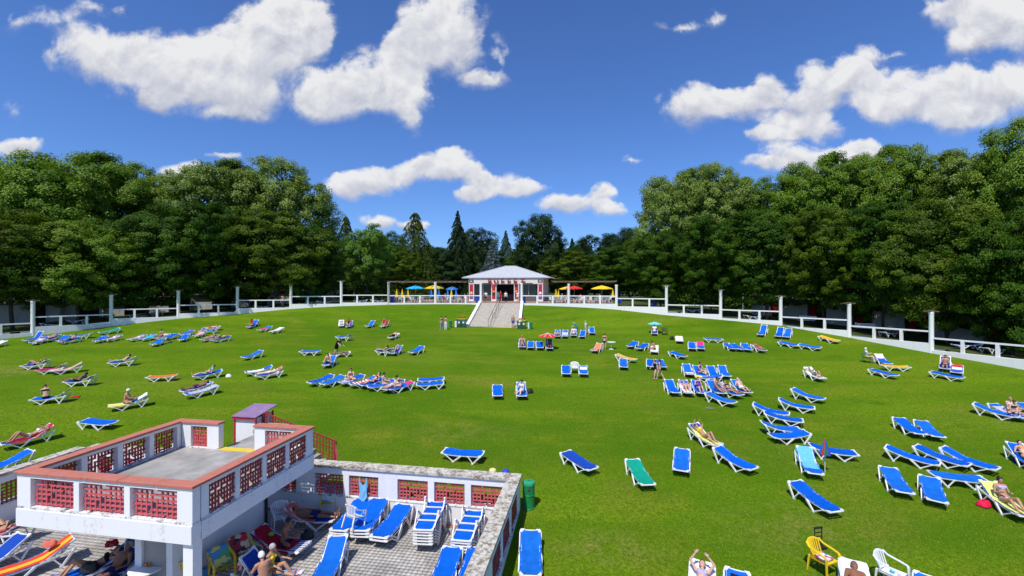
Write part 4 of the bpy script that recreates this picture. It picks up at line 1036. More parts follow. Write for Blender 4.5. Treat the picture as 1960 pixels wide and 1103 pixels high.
TW = {'white': cloth('white_towel', (.74,.73,.71)), 'red': cloth('red_towel', (.42,.015,.035)), 'coral': cloth('coral_towel', (.68,.16,.11)), 'orange': cloth('orange_towel', (.70,.22,.10)),
      'pink': cloth('pink_towel', (.72,.10,.28)), 'palepink': cloth('pale_pink_towel', (.72,.36,.32)), 'yellow': cloth('yellow_towel', (.78,.66,.16)), 'lime': cloth('lime_towel', (.66,.70,.20)),
      'sky': cloth('pale_blue_towel', (.14,.46,.80)), 'cyan': cloth('cyan_towel', (.03,.42,.72)), 'brown': cloth('brown_towel', (.16,.07,.045)), 'black': cloth('black_towel', (.015,.014,.018)), 'purple': cloth('purple_towel', (.15,.06,.30)),
      'cream': cloth('cream_towel', (.74,.66,.50)), 'navy': cloth('navy_towel', (.02,.03,.20)), 'magenta': cloth('magenta_towel', (.70,.03,.22)),
      'flag': strip_mat('red_white_blue_towel', [(.60,.04,.05),(.75,.74,.73),(.03,.12,.55)], 1.0, 0), 'striped': strip_mat('blue_striped_towel', [(.74,.74,.76),(.10,.10,.34)], 7, 1),
      'redstripe': strip_mat('red_striped_towel', [(.62,.10,.10),(.74,.70,.68)], 5, 0), 'lilac': strip_mat('lilac_striped_towel', [(.50,.48,.70),(.72,.70,.76),(.20,.24,.60)], 4, 1),
      'surf': strip_mat('orange_yellow_towel', [(.62,.07,.03),(.80,.45,.04),(.62,.07,.03)], 1.0, 1), 'floral': blotch_mat('floral_towel', (.10,.30,.62), (.10,.42,.18), (.75,.70,.20), 7),
      'print': blotch_mat('printed_towel', (.70,.68,.66), (.55,.12,.20), (.15,.20,.55), 9), 'beach': blotch_mat('beach_bag_print', (.55,.03,.05), (.75,.6,.4), (.04,.04,.06), 8)}

# ---------------------------------------------------------------- sun lounger
LL = 2.05
ANG = {'flat': 4, 'low': 13, 'lowb': 19, 'mid': 30, 'midb': 38, 'up': 52}
def prof(kind):
    """side profile from foot (+x) to head (-x): arrays of s, x, z"""
    n = 42; s = np.linspace(0, LL, n); a = ANG[kind]
    th = np.radians(a)*np.clip((s-1.08)/.22, 0, 1)**1.0
    th = th - np.radians(9)*np.clip((.30-s)/.30, 0, 1)
    ds = LL/(n-1); x = 1.02-np.concatenate([[0], np.cumsum(np.cos(th[:-1])*ds)]); z = np.concatenate([[0], np.cumsum(np.sin(th[:-1])*ds)])
    i = np.argmin(np.abs(s-.7)); z += .345-z[i]
    z = z - .02*np.sin(np.clip((s-.3)/.8, 0, 1)*np.pi)
    return s, x, z
def pz(kind, sv):
    s, x, z = prof(kind); return float(np.interp(sv, s, x)), float(np.interp(sv, s, z))
def lounger_meshes(kind):
    s, x, z = prof(kind); out = {}
    # sling
    mb = MB(); rows = []
    for si, xi, zi in zip(s, x, z):
        if si < .05 or si > LL-.03: continue
        e = min(1, min((si-.02)/.15, (LL-si)/.15)); hw = .235+.105*max(0, e)
        rows.append((xi, hw, zi+.012))
    vs = []; fs = []
    for (xi, hw, zi) in rows:
        for k in range(7):
            f = -1+2*k/6; vs.append((xi, hw*f, zi+.010-.030*(1-f*f)))
    m_ = len(rows)
    for i in range(m_-1):
        for k in range(6): fs.append((i*7+k, (i+1)*7+k, (i+1)*7+k+1, i*7+k+1))
    mb.add(vs, fs)
    o = len(mb.v); mb.add([(a, b, c-.012) for a, b, c in vs], [tuple(reversed(f)) for f in fs])
    out['sling'] = mb.mesh('sling', True)
    # frame: rails follow the sling, cross bars, corner plates
    mb = MB()
    idx = list(range(1, len(s), 4)); 
    if idx[-1] != len(s)-1: idx.append(len(s)-1)
    for sg in (-1, 1):
        for a, b in zip(idx[:-1], idx[1:]):
            mb.bar((x[a], sg*.312, z[a]-.012), (x[b], sg*.312, z[b]-.012), .045, .052)
    for sv in (.04, 1.05, LL-.02): 
        xx, zz = pz(kind, sv); mb.box(xx-.03, xx+.03, -.31, .31, zz-.045, zz-.012)
    for sv in (.55, 1.55):
        xx, zz = pz(kind, sv); mb.box(xx-.025, xx+.025, -.30, .30, zz-.065, zz-.035)
    for sg in (-1, 1):      # white corner gussets
        for sv, dsv in ((.02, .15), (LL, -.15)):
            xa, za = pz(kind, sv); xb, zb = pz(kind, sv+dsv)
            mb.add([(xa, sg*.19, za+.02), (xa, sg*.335, za+.02), (xb, sg*.335, zb+.02), (xb, sg*.295, zb+.02), (xa, sg*.19, za-.03), (xa, sg*.335, za-.03), (xb, sg*.335, zb-.03), (xb, sg*.295, zb-.03)],
                   [(0,1,2,3) if sg < 0 else (3,2,1,0), (7,6,5,4) if sg < 0 else (4,5,6,7), (0,4,5,1), (1,5,6,2), (2,6,7,3), (3,7,4,0)])
    if kind in ('mid', 'midb', 'up'):       # the base frame goes on under the raised back
        s2, x2, z2 = prof('low')
        for sg in (-1, 1): mb.bar((pz('low', 1.05)[0], sg*.335, pz('low', 1.05)[1]-.03), (pz('low', 2.0)[0], sg*.335, pz('low', 2.0)[1]-.06), .04, .05)
        a = pz(kind, 1.75); b = pz('low', 1.7)
        for sg in (-1, 1): mb.bar((a[0], sg*.28, a[1]-.03), (b[0], sg*.28, b[1]-.05), .028, .028)
    out['frame'] = mb.mesh('frame')
    # V legs
    def vleg(top, g, back):
        mb = MB(); yy = .35
        mb.bar((top[0], yy, top[1]), (g, yy+.012, .02), .055, .075, .045, .055, side=(0,1,0))
        mb.bar((g-.02, yy+.012, .022), (back[0], yy-.01, back[1]), .035, .045, .03, .036, side=(0,1,0))
        mb.box(g-.05, g+.05, yy-.02, yy+.04, 0, .045)
        # plate on the rail
        mb.bar((top[0]+.05, yy-.015, top[1]+.012), (top[0]-.06, yy-.015, top[1]+.012), .055, .05)
        mb.bar((back[0]+.07, yy-.02, back[1]+.01), (back[0]-.05, yy-.02, back[1]+.01), .05, .04)
        return mb
    kk = 'low' if kind in ('mid', 'midb', 'up') else kind
    hp = pz(kk, 1.97); hb = pz(kk, 1.42)
    out['leg_head'] = vleg((hp[0], hp[1]-.03), hp[0]+.33, (hb[0], hb[1]-.04)).mesh('leg')
    fp = pz(kk, 1.02); fb = pz(kk, .28)
    out['leg_foot'] = vleg((fp[0], fp[1]-.03), fp[0]+.36, (fb[0], fb[1]-.04)).mesh('leg')
    for k in ('leg_head', 'leg_foot'):
        me = out[k].copy(); me.transform(Matrix.Scale(-1, 4, (0,1,0))); me.flip_normals(); out[k+'_m'] = me
    return out
LMESH = {k: lounger_meshes(k) for k in ANG}
LOUNGERS = {}
LS = .94
def ground_matrix(p, heading):
    """stand on the lawn: up = lawn normal, local x = heading"""
    e = .8
    gx = (lawn_z(p.x+e, p.y)-lawn_z(p.x-e, p.y))/(2*e); gy = (lawn_z(p.x, p.y+e)-lawn_z(p.x, p.y-e))/(2*e)
    n = Vector((-gx, -gy, 1)).normalized(); h = Vector((heading[0], heading[1], 0)); xx = (h-n*h.dot(n)).normalized(); yy = n.cross(xx)
    M = Matrix((( xx.x, yy.x, n.x, p.x), (xx.y, yy.y, n.y, p.y), (xx.z, yy.z, n.z, lawn_z(p.x, p.y)), (0,0,0,1)))
    return M
def make_lounger(M, kind, col, label, group):
    t = bpy.data.objects.new('sun_lounger', None); COL.objects.link(t); t.empty_display_size = .3
    t.matrix_world = M; tag(t, label, 'sun lounger', group)
    me = LMESH[kind]
    part('frame', me['frame'], t, PLASTIC); part('sling', me['sling'], t, SLING[col])
    for k in ('leg_head', 'leg_head_m', 'leg_foot', 'leg_foot_m'): part('leg', me[k], t, PLASTIC)
    return t
def lounger(hx, hy, fx, fy, kind='low', col='blue', label='', group='loungers on the lawn', key=None, z=None):
    q = int(abs(hx*7+fy*13)) % 5
    if kind == 'low' and q in (1, 3) and z is None: kind = 'lowb'
    if kind == 'mid' and q == 2 and key is None: kind = 'midb'
    if col == 'blue': col = ('blue', 'blue', 'blue3', 'blue2', 'blue4')[q]
    hz = pz(kind, LL)[1]
    if z is None: Pf = ray_lawn(fx, fy, .34); Ph = ray_lawn(hx, hy, hz)
    else: Pf = ray_z(fx, fy, z+.34); Ph = ray_z(hx, hy, z+hz)
    d = Vector((Pf.x-Ph.x, Pf.y-Ph.y))
    if d.length < 1.15:
        Q = ray_lawn(hx, hy, .34) if z is None else ray_z(hx, hy, z+.34); d = Vector((Pf.x-Q.x, Pf.y-Q.y))
    d.normalize()
    mid = Vector(((Pf.x+Ph.x)/2, (Pf.y+Ph.y)/2, 0))
    off = (1.02+pz(kind, LL)[0])/2*LS
    mid -= Vector((d.x, d.y, 0))*off
    if z is None: M = ground_matrix(mid, d)
    else:
        M = Matrix.Translation((mid.x, mid.y, z)) @ Matrix.Rotation(math.atan2(d.y, d.x), 4, 'Z')
    M = M @ Matrix.Scale(LS, 4)
    t = make_lounger(M, kind, col, label, group)
    if key: LOUNGERS[key] = (M, kind)
    return M, kind
def towel(Mk, s0, s1, m_, label, w=.66, over=0.0, group='towels on the loungers', shift=0.0):
    """cloth laid on the sling from s0 to s1 along its length"""
    M, kind = Mk; s, x, z = prof(kind); n = 22; vs = []; fs = []
    rnd = random.Random(int(abs(M[0][3]*77+M[1][3]*131)*10)); nx = 10
    for i in range(n+1):
        sv = s0+(s1-s0)*i/n; xx = float(np.interp(sv, s, x)); zz = float(np.interp(sv, s, z))+.030
        if sv > LL: xx, zz = x[-1]-.02, z[-1]+.04-(sv-LL)
        for k in range(nx+1):
            f = -1+2*k/nx; y = f*w/2+shift+.012*math.sin(i*.9+k)
            dz = -.018*(1-f*f)
            ex = abs(y)-.32
            if ex > 0: dz -= ex*1.3
            vs.append((xx+.008*math.sin(k*1.3+i*.4), y, zz+dz+.004*math.sin(i*1.7+k*2.1)))
    for i in range(n):
        for k in range(nx): fs.append((i*(nx+1)+k, (i+1)*(nx+1)+k, (i+1)*(nx+1)+k+1, i*(nx+1)+k+1))
    mb = MB(); mb.add(vs, fs); mb.add([(a, b, c-.010) for a, b, c in vs], [tuple(reversed(f)) for f in fs])
    o = mb.build('towel', TW[m_], smooth=True); o.matrix_world = M
    return tag(o, label, 'towel', group)

# ---------------------------------------------------------------- plastic armchair
def chair_meshes():
    o = {}
    mb = MB(); vs = []; fs = []; n = 6
    for i in range(n+1):
        f = i/n
        for k in range(n+1):
            g = -1+2*k/n; vs.append((-.23+.46*f, g*(.235+.02*f), .41+.02*f-.015*(1-g*g)))
    for i in range(n):
        for k in range(n): fs.append((i*7+k, (i+1)*7+k, (i+1)*7+k+1, i*7+k+1))
    mb.add(vs, [tuple(reversed(f)) for f in fs]); mb.add([(a,b,c-.02) for a,b,c in vs], fs)
    o['seat'] = mb.mesh('seat', True)
    mb = MB()      # rounded back with slots
    def bp(u, v): # u -1..1 across, v 0..1 up
        return (-.24-.13*v+.07*u*u, u*(.235+.02*v), .42+.42*v*(1-.22*u**4))
    for k in range(7):
        u = -.82+k*.273
        pts = [bp(u, v) for v in (0, .35, .7, 1)]
        for a, b in zip(pts[:-1], pts[1:]): mb.bar(a, b, .042, .014, side=(0,1,0))
    for v0, v1, th in ((.90, 1.02, .02), (0, .12, .02)):
        for k in range(8):
            ua, ub = -1+k*.25, -1+(k+1)*.25
            a, b, c, d = bp(ua, v0), bp(ub, v0), bp(ub, v1), bp(ua, v1)
            mb.add([a,b,c,d]+[(q[0]-th,q[1],q[2]) for q in (a,b,c,d)], [(0,1,2,3),(7,6,5,4),(0,4,5,1),(1,5,6,2),(2,6,7,3),(3,7,4,0)])
    o['back'] = mb.mesh('backrest')
    mb = MB()
    for sg in (1,):
        pts = [(-.33, .25, .80), (-.22, .285, .70), (.05, .295, .655), (.22, .285, .63), (.26, .27, .55)]
        for a, b in zip(pts[:-1], pts[1:]): mb.bar(a, b, .055, .025)
    o['arm'] = mb.mesh('armrest')
    me = o['arm'].copy(); me.transform(Matrix.Scale(-1, 4, (0,1,0))); me.flip_normals(); o['arm_m'] = me
    for nm, tp, bt in (('fl', (.25, .27, .60), (.28, .29, 0)), ('bl', (-.25, .235, .46), (-.30, .25, 0))):
        mb = MB(); mb.bar(tp, bt, .05, .045, .035, .03, side=(0,1,0)); o[nm] = mb.mesh('leg')
        me = o[nm].copy(); me.transform(Matrix.Scale(-1, 4, (0,1,0))); me.flip_normals(); o[nm+'_m'] = me
    return o
CH = chair_meshes()
def chair(M, m_, label, group='plastic chairs', s=1.0):
    t = bpy.data.objects.new('plastic_chair', None); COL.objects.link(t); t.matrix_world = M @ Matrix.Scale(s, 4); tag(t, label, 'chair', group)
    part('seat', CH['seat'], t, m_); part('backrest', CH['back'], t, m_)
    for k in ('arm', 'arm_m'): part('armrest', CH[k], t, m_)
    for k in ('fl', 'fl_m', 'bl', 'bl_m'): part('leg', CH[k], t, m_)
    return t
def XYR(x, y, z, deg): return Matrix.Translation((x, y, z)) @ Matrix.Rotation(R(deg), 4, 'Z')

# ---------------------------------------------------------------- parasols
def parasol(loc, r, h, m1, m2, label, drop=.32, tilt=0, group='parasols', square=False, valance=.0):
    t = thing('parasol', label, 'parasol', loc, group=group); n = 4 if square else 8
    t.rotation_euler = (R(tilt), 0, .35)
    MB().tube([(0,0,0), (0,0,h+.06)], .028, 8).build('pole', mat('parasol_pole', (.55,.55,.53), .4), t)
    for k in range(n):
        a0, a1 = 2*math.pi*k/n, 2*math.pi*(k+1)/n; rows = []
        mb = MB()
        for q in range(5):
            f = q/4; rr = r*f; zz = h-drop*r*(f**1.25)
            rows.append([(rr*math.cos(a0), rr*math.sin(a0), zz), (rr*.5*(math.cos(a0)+math.cos(a1)), rr*.5*(math.sin(a0)+math.sin(a1)), zz-.03*f), (rr*math.cos(a1), rr*math.sin(a1), zz)])
        for q in range(4):
            for c in range(2): mb.quad(rows[q][c], rows[q+1][c], rows[q+1][c+1], rows[q][c+1])
        if valance:
            e = rows[-1]
            for c in range(2): mb.quad(e[c], (e[c][0], e[c][1], e[c][2]-valance), (e[c+1][0], e[c+1][1], e[c+1][2]-valance), e[c+1])
        mb.build('canopy_panel', m1 if k % 2 == 0 else m2, t, smooth=True)
        p = rows[-1][0]; MB().bar((0,0,h-.03), (p[0], p[1], p[2]-.02), .014, .014).build('rib', mat('parasol_pole', (.5,.5,.5)), t)
    MB().lathe([(.16,0),(.16,.04),(.05,.07),(.04,.22)], 12).build('foot', mat('parasol_foot', (.25,.25,.25), .7), t)
    return t
def closed_parasol(loc, h, m_, label, mats=None, r=.2, base=.9, group='closed parasols'):
    t = thing('closed_parasol', label, 'parasol', loc, group=group)
    MB().tube([(0,0,0), (0,0,h)], .022, 6).build('pole', mat('parasol_pole', (.5,.5,.5)), t)
    n = 8
    for k in range(n):
        a0, a1 = 2*math.pi*k/n, 2*math.pi*(k+1)/n; am = (a0+a1)/2; mb = MB()
        prof_ = [(h+.02, .02), (h-.35*(h-base), r*.42), (base+.15, r*.82), (base, r)]
        L = []
        for (z, rr) in prof_: L.append([(rr*.72*math.cos(a0), rr*.72*math.sin(a0), z), (rr*1.1*math.cos(am), rr*1.1*math.sin(am), z), (rr*.72*math.cos(a1), rr*.72*math.sin(a1), z)])
        for q in range(3):
            for c in range(2): mb.quad(L[q][c], L[q+1][c], L[q+1][c+1], L[q][c+1])
        mb.build('canopy_fold', mats[k % len(mats)] if mats else m_, t)
    return t
def litter_bin(p, h, r, label, rz=0.0, group=None):
    GREEN = mat('green_bin_paint', (.012,.22,.06), .45, .2, 4, spec=.4)
    t = thing('litter_bin', label, 'bin', p, rz, group=group)
    MB().lathe([(r*.97,0),(r*.97,.03),(r*.93,.05),(r*.95,h*.45),(r*1.0,h*.86)], 24).build('body', GREEN, t, smooth=False)
    l = MB().lathe([(r*1.07,h*.86),(r*1.07,h*.91),(r*1.02,h*.955),(r*.6,h*.985),(.02,h*.99)], 24).build('lid', mat('green_lid_paint', (.03,.30,.14), .4, .15, 5), t)
    MB().box(-.045, .045, -r*1.12, -r*1.0, h*.74, h*.85).build('latch', mat('rusty_latch', (.10,.07,.05), .7), l)
    MB().lathe([(.04,h*.99),(.04,h*1.01),(.01,h*1.02)], 10).build('knob', GREEN, l)
    for q in (.02, .5): MB().lathe([(r*1.0, h*q+.0),(r*1.03,h*q+.008),(r*1.03,h*q+.022),(r*1.0,h*q+.03)], 24).build('band', GREEN, t)
    return t

# ================================================================== PEOPLE
SKIN = {'fair': mat('fair_skin', (.62,.37,.27), .55, .06, 6, spec=.35), 'tan': mat('tan_skin', (.46,.235,.14), .5, .08, 6, spec=.4), 'brown': mat('brown_skin', (.27,.115,.06), .48, .1, 6, spec=.45), 'pale': mat('pale_skin', (.70,.46,.37), .55, .06, 6, spec=.35)}
HAIRM = {'dark': mat('dark_hair', (.018,.012,.009), .5, .3, 20), 'brown': mat('brown_hair', (.06,.030,.015), .5, .3, 20), 'grey': mat('grey_hair', (.40,.38,.36), .6, .2, 20), 'blond': mat('blond_hair', (.36,.22,.09), .5, .2, 20), 'white': mat('white_cap', (.72,.72,.72), .8)}
WEAR = {}
def wear(name, c):
    if name not in WEAR: WEAR[name] = cloth('wear_'+name, c)
    return WEAR[name]
for n_, c_ in (('red', (.50,.02,.03)), ('black', (.015,.015,.018)), ('navy', (.02,.025,.10)), ('white', (.75,.74,.72)), ('purple', (.12,.05,.26)), ('blue', (.03,.10,.45)), ('pink', (.70,.20,.30)), ('teal', (.03,.30,.32)), ('yellow', (.75,.55,.05)), ('orange', (.75,.30,.12)), ('floral', (.45,.12,.22)), ('grey', (.30,.30,.32)), ('lilac', (.48,.42,.60))): wear(n_, c_)

def dirv(a): return Vector((math.cos(R(a)), 0, math.sin(R(a))))
def pose_joints(p):
    J = {}; a1, a2, a3 = p['spine']; lat = Vector((0,1,0))
    u1, u2, u3 = dirv(a1), dirv(a2), dirv(a3); f1, f2, f3 = dirv(a1-90), dirv(a2-90), dirv(a3-90)
    J['pelvis'] = Vector((0,0,0)); J['waist'] = u1*.19; J['ribs'] = J['waist']+u2*.15; J['chest'] = J['ribs']+u2*.12; J['neck'] = J['chest']+u2*.10; J['head'] = J['neck']+u3*.155+f3*.018
    J['u'] = (u1, u2, u3); J['f'] = (f1, f2, f3)
    for i, (sd, sg) in enumerate((('L', 1), ('R', -1))):
        J['hip'+sd] = lat*(sg*.088)-u1*.02
        sp = p.get('splay', .06); sp = sp[i] if isinstance(sp, tuple) else sp
        d = (dirv(p['thigh'][i])+lat*(sg*sp)).normalized(); J['knee'+sd] = J['hip'+sd]+d*.42
        ss = p.get('shin_in', 0.0); ss = ss[i] if isinstance(ss, tuple) else ss
        d2 = (dirv(p['shin'][i])-lat*(sg*ss)).normalized(); J['ankle'+sd] = J['knee'+sd]+d2*.41
        fa = p['foot'][i] if 'foot' in p else p['shin'][i]+90
        J['toe'+sd] = J['ankle'+sd]+(dirv(fa)+lat*(sg*.12)).normalized()*.19
        J['sh'+sd] = J['chest']+u2*.055+lat*(sg*.175)
        ao = p.get('aout', .25); ao = ao[i] if isinstance(ao, tuple) else ao
        fo = p.get('fout', .1); fo = fo[i] if isinstance(fo, tuple) else fo
        d = (dirv(p['uarm'][i])+lat*(sg*ao)).normalized(); J['el'+sd] = J['sh'+sd]+d*.275
        d = (dirv(p['farm'][i])+lat*(sg*fo)).normalized(); J['wr'+sd] = J['el'+sd]+d*.24; J['hd'+sd] = d
    return J
def body_mesh(name, p, hi=False):
    J = pose_joints(p); mb = MB(); lat = Vector((0,1,0))
    def ell(c, rx, ry, rz, ax=None, n=10):
        ax = ax or (Vector((1,0,0)), lat, Vector((0,0,1)))
        vs = []; fs = []; m_ = n
        for i in range(1, m_):
            ph = math.pi*i/m_
            for k in range(n): th = 2*math.pi*k/n; vs.append(c+ax[0]*(rx*math.sin(ph)*math.cos(th))+ax[1]*(ry*math.sin(ph)*math.sin(th))+ax[2]*(rz*math.cos(ph)))
        top = len(vs); vs.append(c+ax[2]*rz); vs.append(c-ax[2]*rz)
        for i in range(m_-2):
            for k in range(n): fs.append((i*n+k, (i+1)*n+k, (i+1)*n+(k+1) % n, i*n+(k+1) % n))
        for k in range(n): fs.append((top, k, (k+1) % n)); fs.append((top+1, (m_-2)*n+(k+1) % n, (m_-2)*n+k))
        mb.add(vs, fs)
    def cap(a, ra, b, rb, n=10):
        a = Vector(a); b = Vector(b); d = b-a; L = d.length; d = d/L if L > 1e-6 else Vector((0,0,1))
        pts = [a-d*ra*.9, a-d*ra*.5, a, a.lerp(b, .5), b, b+d*rb*.5, b+d*rb*.9]; rs = [ra*.35, ra*.85, ra, (ra+rb)/2*1.02, rb, rb*.85, rb*.35]
        mb.tube(pts, rs, n)
    def loft(secs, n=14):
        vs = []; fs = []
        for c, f, w, d in secs:
            for k in range(n): th = 2*math.pi*k/n; vs.append(c+lat*(w*math.cos(th))+f*(d*math.sin(th)))
        for i in range(len(secs)-1):
            for k in range(n): fs.append((i*n+k, i*n+(k+1) % n, (i+1)*n+(k+1) % n, (i+1)*n+k))
        fs.append(tuple(reversed(range(n)))); fs.append(tuple((len(secs)-1)*n+k for k in range(n))); mb.add(vs, fs)
    u1, u2, u3 = J['u']; f1, f2, f3 = J['f']; fem = p.get('fem', False); fat = p.get('fat', 1.0)
    hw = .172 if fem else .162; ww = (.118 if fem else .140)*fat; sw = .150 if fem else .172
    fm = (f1+f2).normalized()
    loft([(J['pelvis']-u1*.11, f1, .085, .07), (J['pelvis']-u1*.07, f1, hw*.88, .105), (J['pelvis'], f1, hw, .118*fat), (J['pelvis']+u1*.09, f1, hw*.92, .108*fat), (J['waist'], fm, ww, .092*fat),
          (J['ribs'], f2, (ww+sw)/2, .108*fat), (J['chest'], f2, sw, .112), (J['chest']+u2*.055, f2, sw*.93, .090), (J['chest']+u2*.09, f2, sw*.62, .068), (J['neck'], f2, .055, .055)])
    if fem:
        for sg in (-1, 1): ell(J['chest']-u2*.03+f2*.085+lat*(sg*.075), .058, .062, .060)
    cap(J['neck']-u2*.03, .056, J['neck']+u3*.07, .050)
    ax = (f3, lat, u3)
    ell(J['head']+u3*.015, .098, .078, .112, ax, 14); ell(J['head']-u3*.055+f3*.025, .066, .056, .062, ax, 10)
    cap(J['head']+f3*.088+u3*.01, .012, J['head']+f3*.112-u3*.022, .016, 6)
    for sg in (-1, 1): ell(J['head']+lat*(sg*.080)-f3*.005-u3*.005, .022, .010, .032, ax, 8)
    if hi:
        ell(J['head']+f3*.078-u3*.062, .016, .028, .012, ax, 8)
        for sg in (-1, 1): ell(J['head']+f3*.084+u3*.030+lat*(sg*.030), .016, .022, .008, ax, 8)
    for sd, sg in (('L', 1), ('R', -1)):
        cap(J['sh'+sd], .058 if not fem else .047, J['el'+sd], .042 if not fem else .035); cap(J['el'+sd], .042 if not fem else .035, J['wr'+sd], .029 if not fem else .025)
        cap(J['chest']+u2*.05+lat*(sg*.10), .070, J['sh'+sd], .055 if not fem else .048)
        cap(J['hip'+sd], .098*(1.04 if fem else 1), J['knee'+sd], .058); cap(J['knee'+sd], .058, J['knee'+sd].lerp(J['ankle'+sd], .35)-0*lat, .058); cap(J['knee'+sd].lerp(J['ankle'+sd], .35), .057, J['ankle'+sd], .037)
        d = (J['toe'+sd]-J['ankle'+sd]).normalized(); sh = (J['ankle'+sd]-J['knee'+sd]).normalized()
        cap(J['ankle'+sd]-d*.045+sh*.035, .036, J['ankle'+sd]+d*.08+sh*.045, .036); cap(J['ankle'+sd]+d*.06+sh*.046, .040, J['toe'+sd]+sh*.045, .028)
        h = J['hd'+sd]; w = J['wr'+sd]; side = h.cross(lat); side = side.normalized() if side.length > .2 else Vector((0,0,1)); acr = side.cross(h).normalized()
        cap(w, .026, w+h*.045, .034); cap(w+h*.05+acr*.012, .026, w+h*.075-acr*.012, .026)
        curl = -side*.35*(1 if p.get('curl', 1) > 0 else -1)
        rr = .0088 if hi else .0115
        for k, (o_, L) in enumerate(((-.030, .060), (-.010, .075), (.010, .080), (.030, .070))):
            b0 = w+h*.075+acr*o_; b1 = b0+(h+curl*.5+acr*o_*2).normalized()*L*.5; b2 = b1+(h+curl*1.4).normalized()*L*.5
            cap(b0, rr*1.1, b1, rr, 6); cap(b1, rr, b2, rr*.85, 6)
        t0 = w+h*.02+acr*(.028*sg); t1 = t0+(h*.7+acr*(.75*sg)).normalized()*.045; t2 = t1+(h+acr*(.1*sg)+curl*.5).normalized()*.035
        cap(t0, rr*1.25, t1, rr*1.1, 6); cap(t1, rr*1.1, t2, rr*.9, 6)
    me = mb.mesh(name+'_raw')
    o = bpy.data.objects.new('tmp_body', me); COL.objects.link(o)
    md = o.modifiers.new('r', 'REMESH'); md.mode = 'VOXEL'; md.voxel_size = .0085 if hi else .0135; md.use_smooth_shade = True
    ms = o.modifiers.new('s', 'SMOOTH'); ms.factor = .5; ms.iterations = 3 if hi else 2
    bpy.context.view_layer.update()
    ev = o.evaluated_get(bpy.context.evaluated_depsgraph_get()); out = bpy.data.meshes.new_from_object(ev); out.name = name
    bpy.data.objects.remove(o); bpy.data.meshes.remove(me)
    out.materials.clear()
    return out, J
def vert_np(me):
    n = len(me.vertices); a = np.empty(n*3, np.float32); me.vertices.foreach_get('co', a); b = np.empty(n*3, np.float32); me.vertices.foreach_get('normal', b)
    return a.reshape(-1, 3), b.reshape(-1, 3)
def shell(me, J, style):
    """garment: body faces inside the region, lifted off the skin"""
    V, N = vert_np(me)
    segs = {'torso1': ('pelvis', 'waist'), 'torso2': ('waist', 'chest'), 'torso3': ('chest', 'neck'), 'head': ('neck', 'head')}
    bones = [('t1', J['pelvis']-J['u'][0]*.11, J['waist'], .13), ('t2', J['waist'], J['chest'], .13), ('t3', J['chest'], J['neck'], .11), ('hd', J['neck']+J['u'][2]*.05, J['head'], .09)]
    for sd in 'LR':
        bones += [('th', J['hip'+sd], J['knee'+sd], .08), ('sn', J['knee'+sd], J['ankle'+sd], .05), ('ft', J['ankle'+sd], J['toe'+sd], .04), ('ua', J['sh'+sd], J['el'+sd], .045), ('fa', J['el'+sd], J['wr'+sd]+J['hd'+sd]*.15, .03)]
    best = np.full(len(V), 1e9); lab = np.zeros(len(V), int); tt = np.zeros(len(V))
    for i, (nm, a, b, r) in enumerate(bones):
        a = np.array(a); b = np.array(b); d = b-a; t = np.clip(((V-a)@d)/(d@d), 0, 1); dist = np.linalg.norm(V-a-t[:, None]*d, axis=1)/r
        m_ = dist < best; best[m_] = dist[m_]; lab[m_] = i; tt[m_] = t[m_]
    nm = np.array([b[0] for b in bones])[lab]
    u1 = np.array(J['u'][0]); h = (V-np.array(J['pelvis']))@u1; u2 = np.array(J['u'][1]); c = (V-np.array(J['chest']))@u2
    brief = ((nm == 't1') & (h < .06)) | ((nm == 'th') & (tt < .10) & (h < .06))
    trunk = ((nm == 't1') & (h < .09)) | ((nm == 'th') & (tt < .55))
    bra = ((nm == 't2') | (nm == 't3')) & (c > -.10) & (c < .03)
    tor = ((nm == 't1') & (h > -.2)) | (nm == 't2') | ((nm == 't3') & (c < .06))
    sl = (nm == 'ua') & (tt < .55)
    reg = {'brief': brief, 'trunk': trunk, 'bikini': brief | bra, 'onepiece': brief | tor, 'shirt': (tor & ~((nm == 't1') & (h < -.02))) | sl | ((nm == 't3')), 'bra': bra,
           'outfit': tor | sl | trunk | (nm == 't3'), 'trousers': ((nm == 't1') & (h < .09)) | (nm == 'th') | (nm == 'sn'), 'shorts': trunk}[style]
    nf = len(me.polygons); ls = np.empty(nf, np.int32); lt = np.empty(nf, np.int32); me.polygons.foreach_get('loop_start', ls); me.polygons.foreach_get('loop_total', lt)
    lv = np.empty(len(me.loops), np.int32); me.loops.foreach_get('vertex_index', lv)
    q = lv[ls[:, None]+np.arange(4)[None]] if (lt == 4).all() else None
    if q is None:
        faces = [tuple(lv[s:s+t]) for s, t in zip(ls, lt) if reg[lv[s:s+t]].all()]
    else: faces = [tuple(r) for r in q[reg[q].all(1)]]
    used = sorted({i for f in faces for i in f}); mp = {v: i for i, v in enumerate(used)}
    off = .009 if style not in ('shirt', 'outfit', 'trousers', 'trunk', 'shorts') else .016
    vs = [tuple(V[i]+N[i]*off) for i in used]
    m2 = bpy.data.meshes.new('garment'); m2.from_pydata(vs, [], [tuple(mp[i] for i in f) for f in faces]); m2.update()
    m2.polygons.foreach_set('use_smooth', [True]*len(m2.polygons))
    return m2
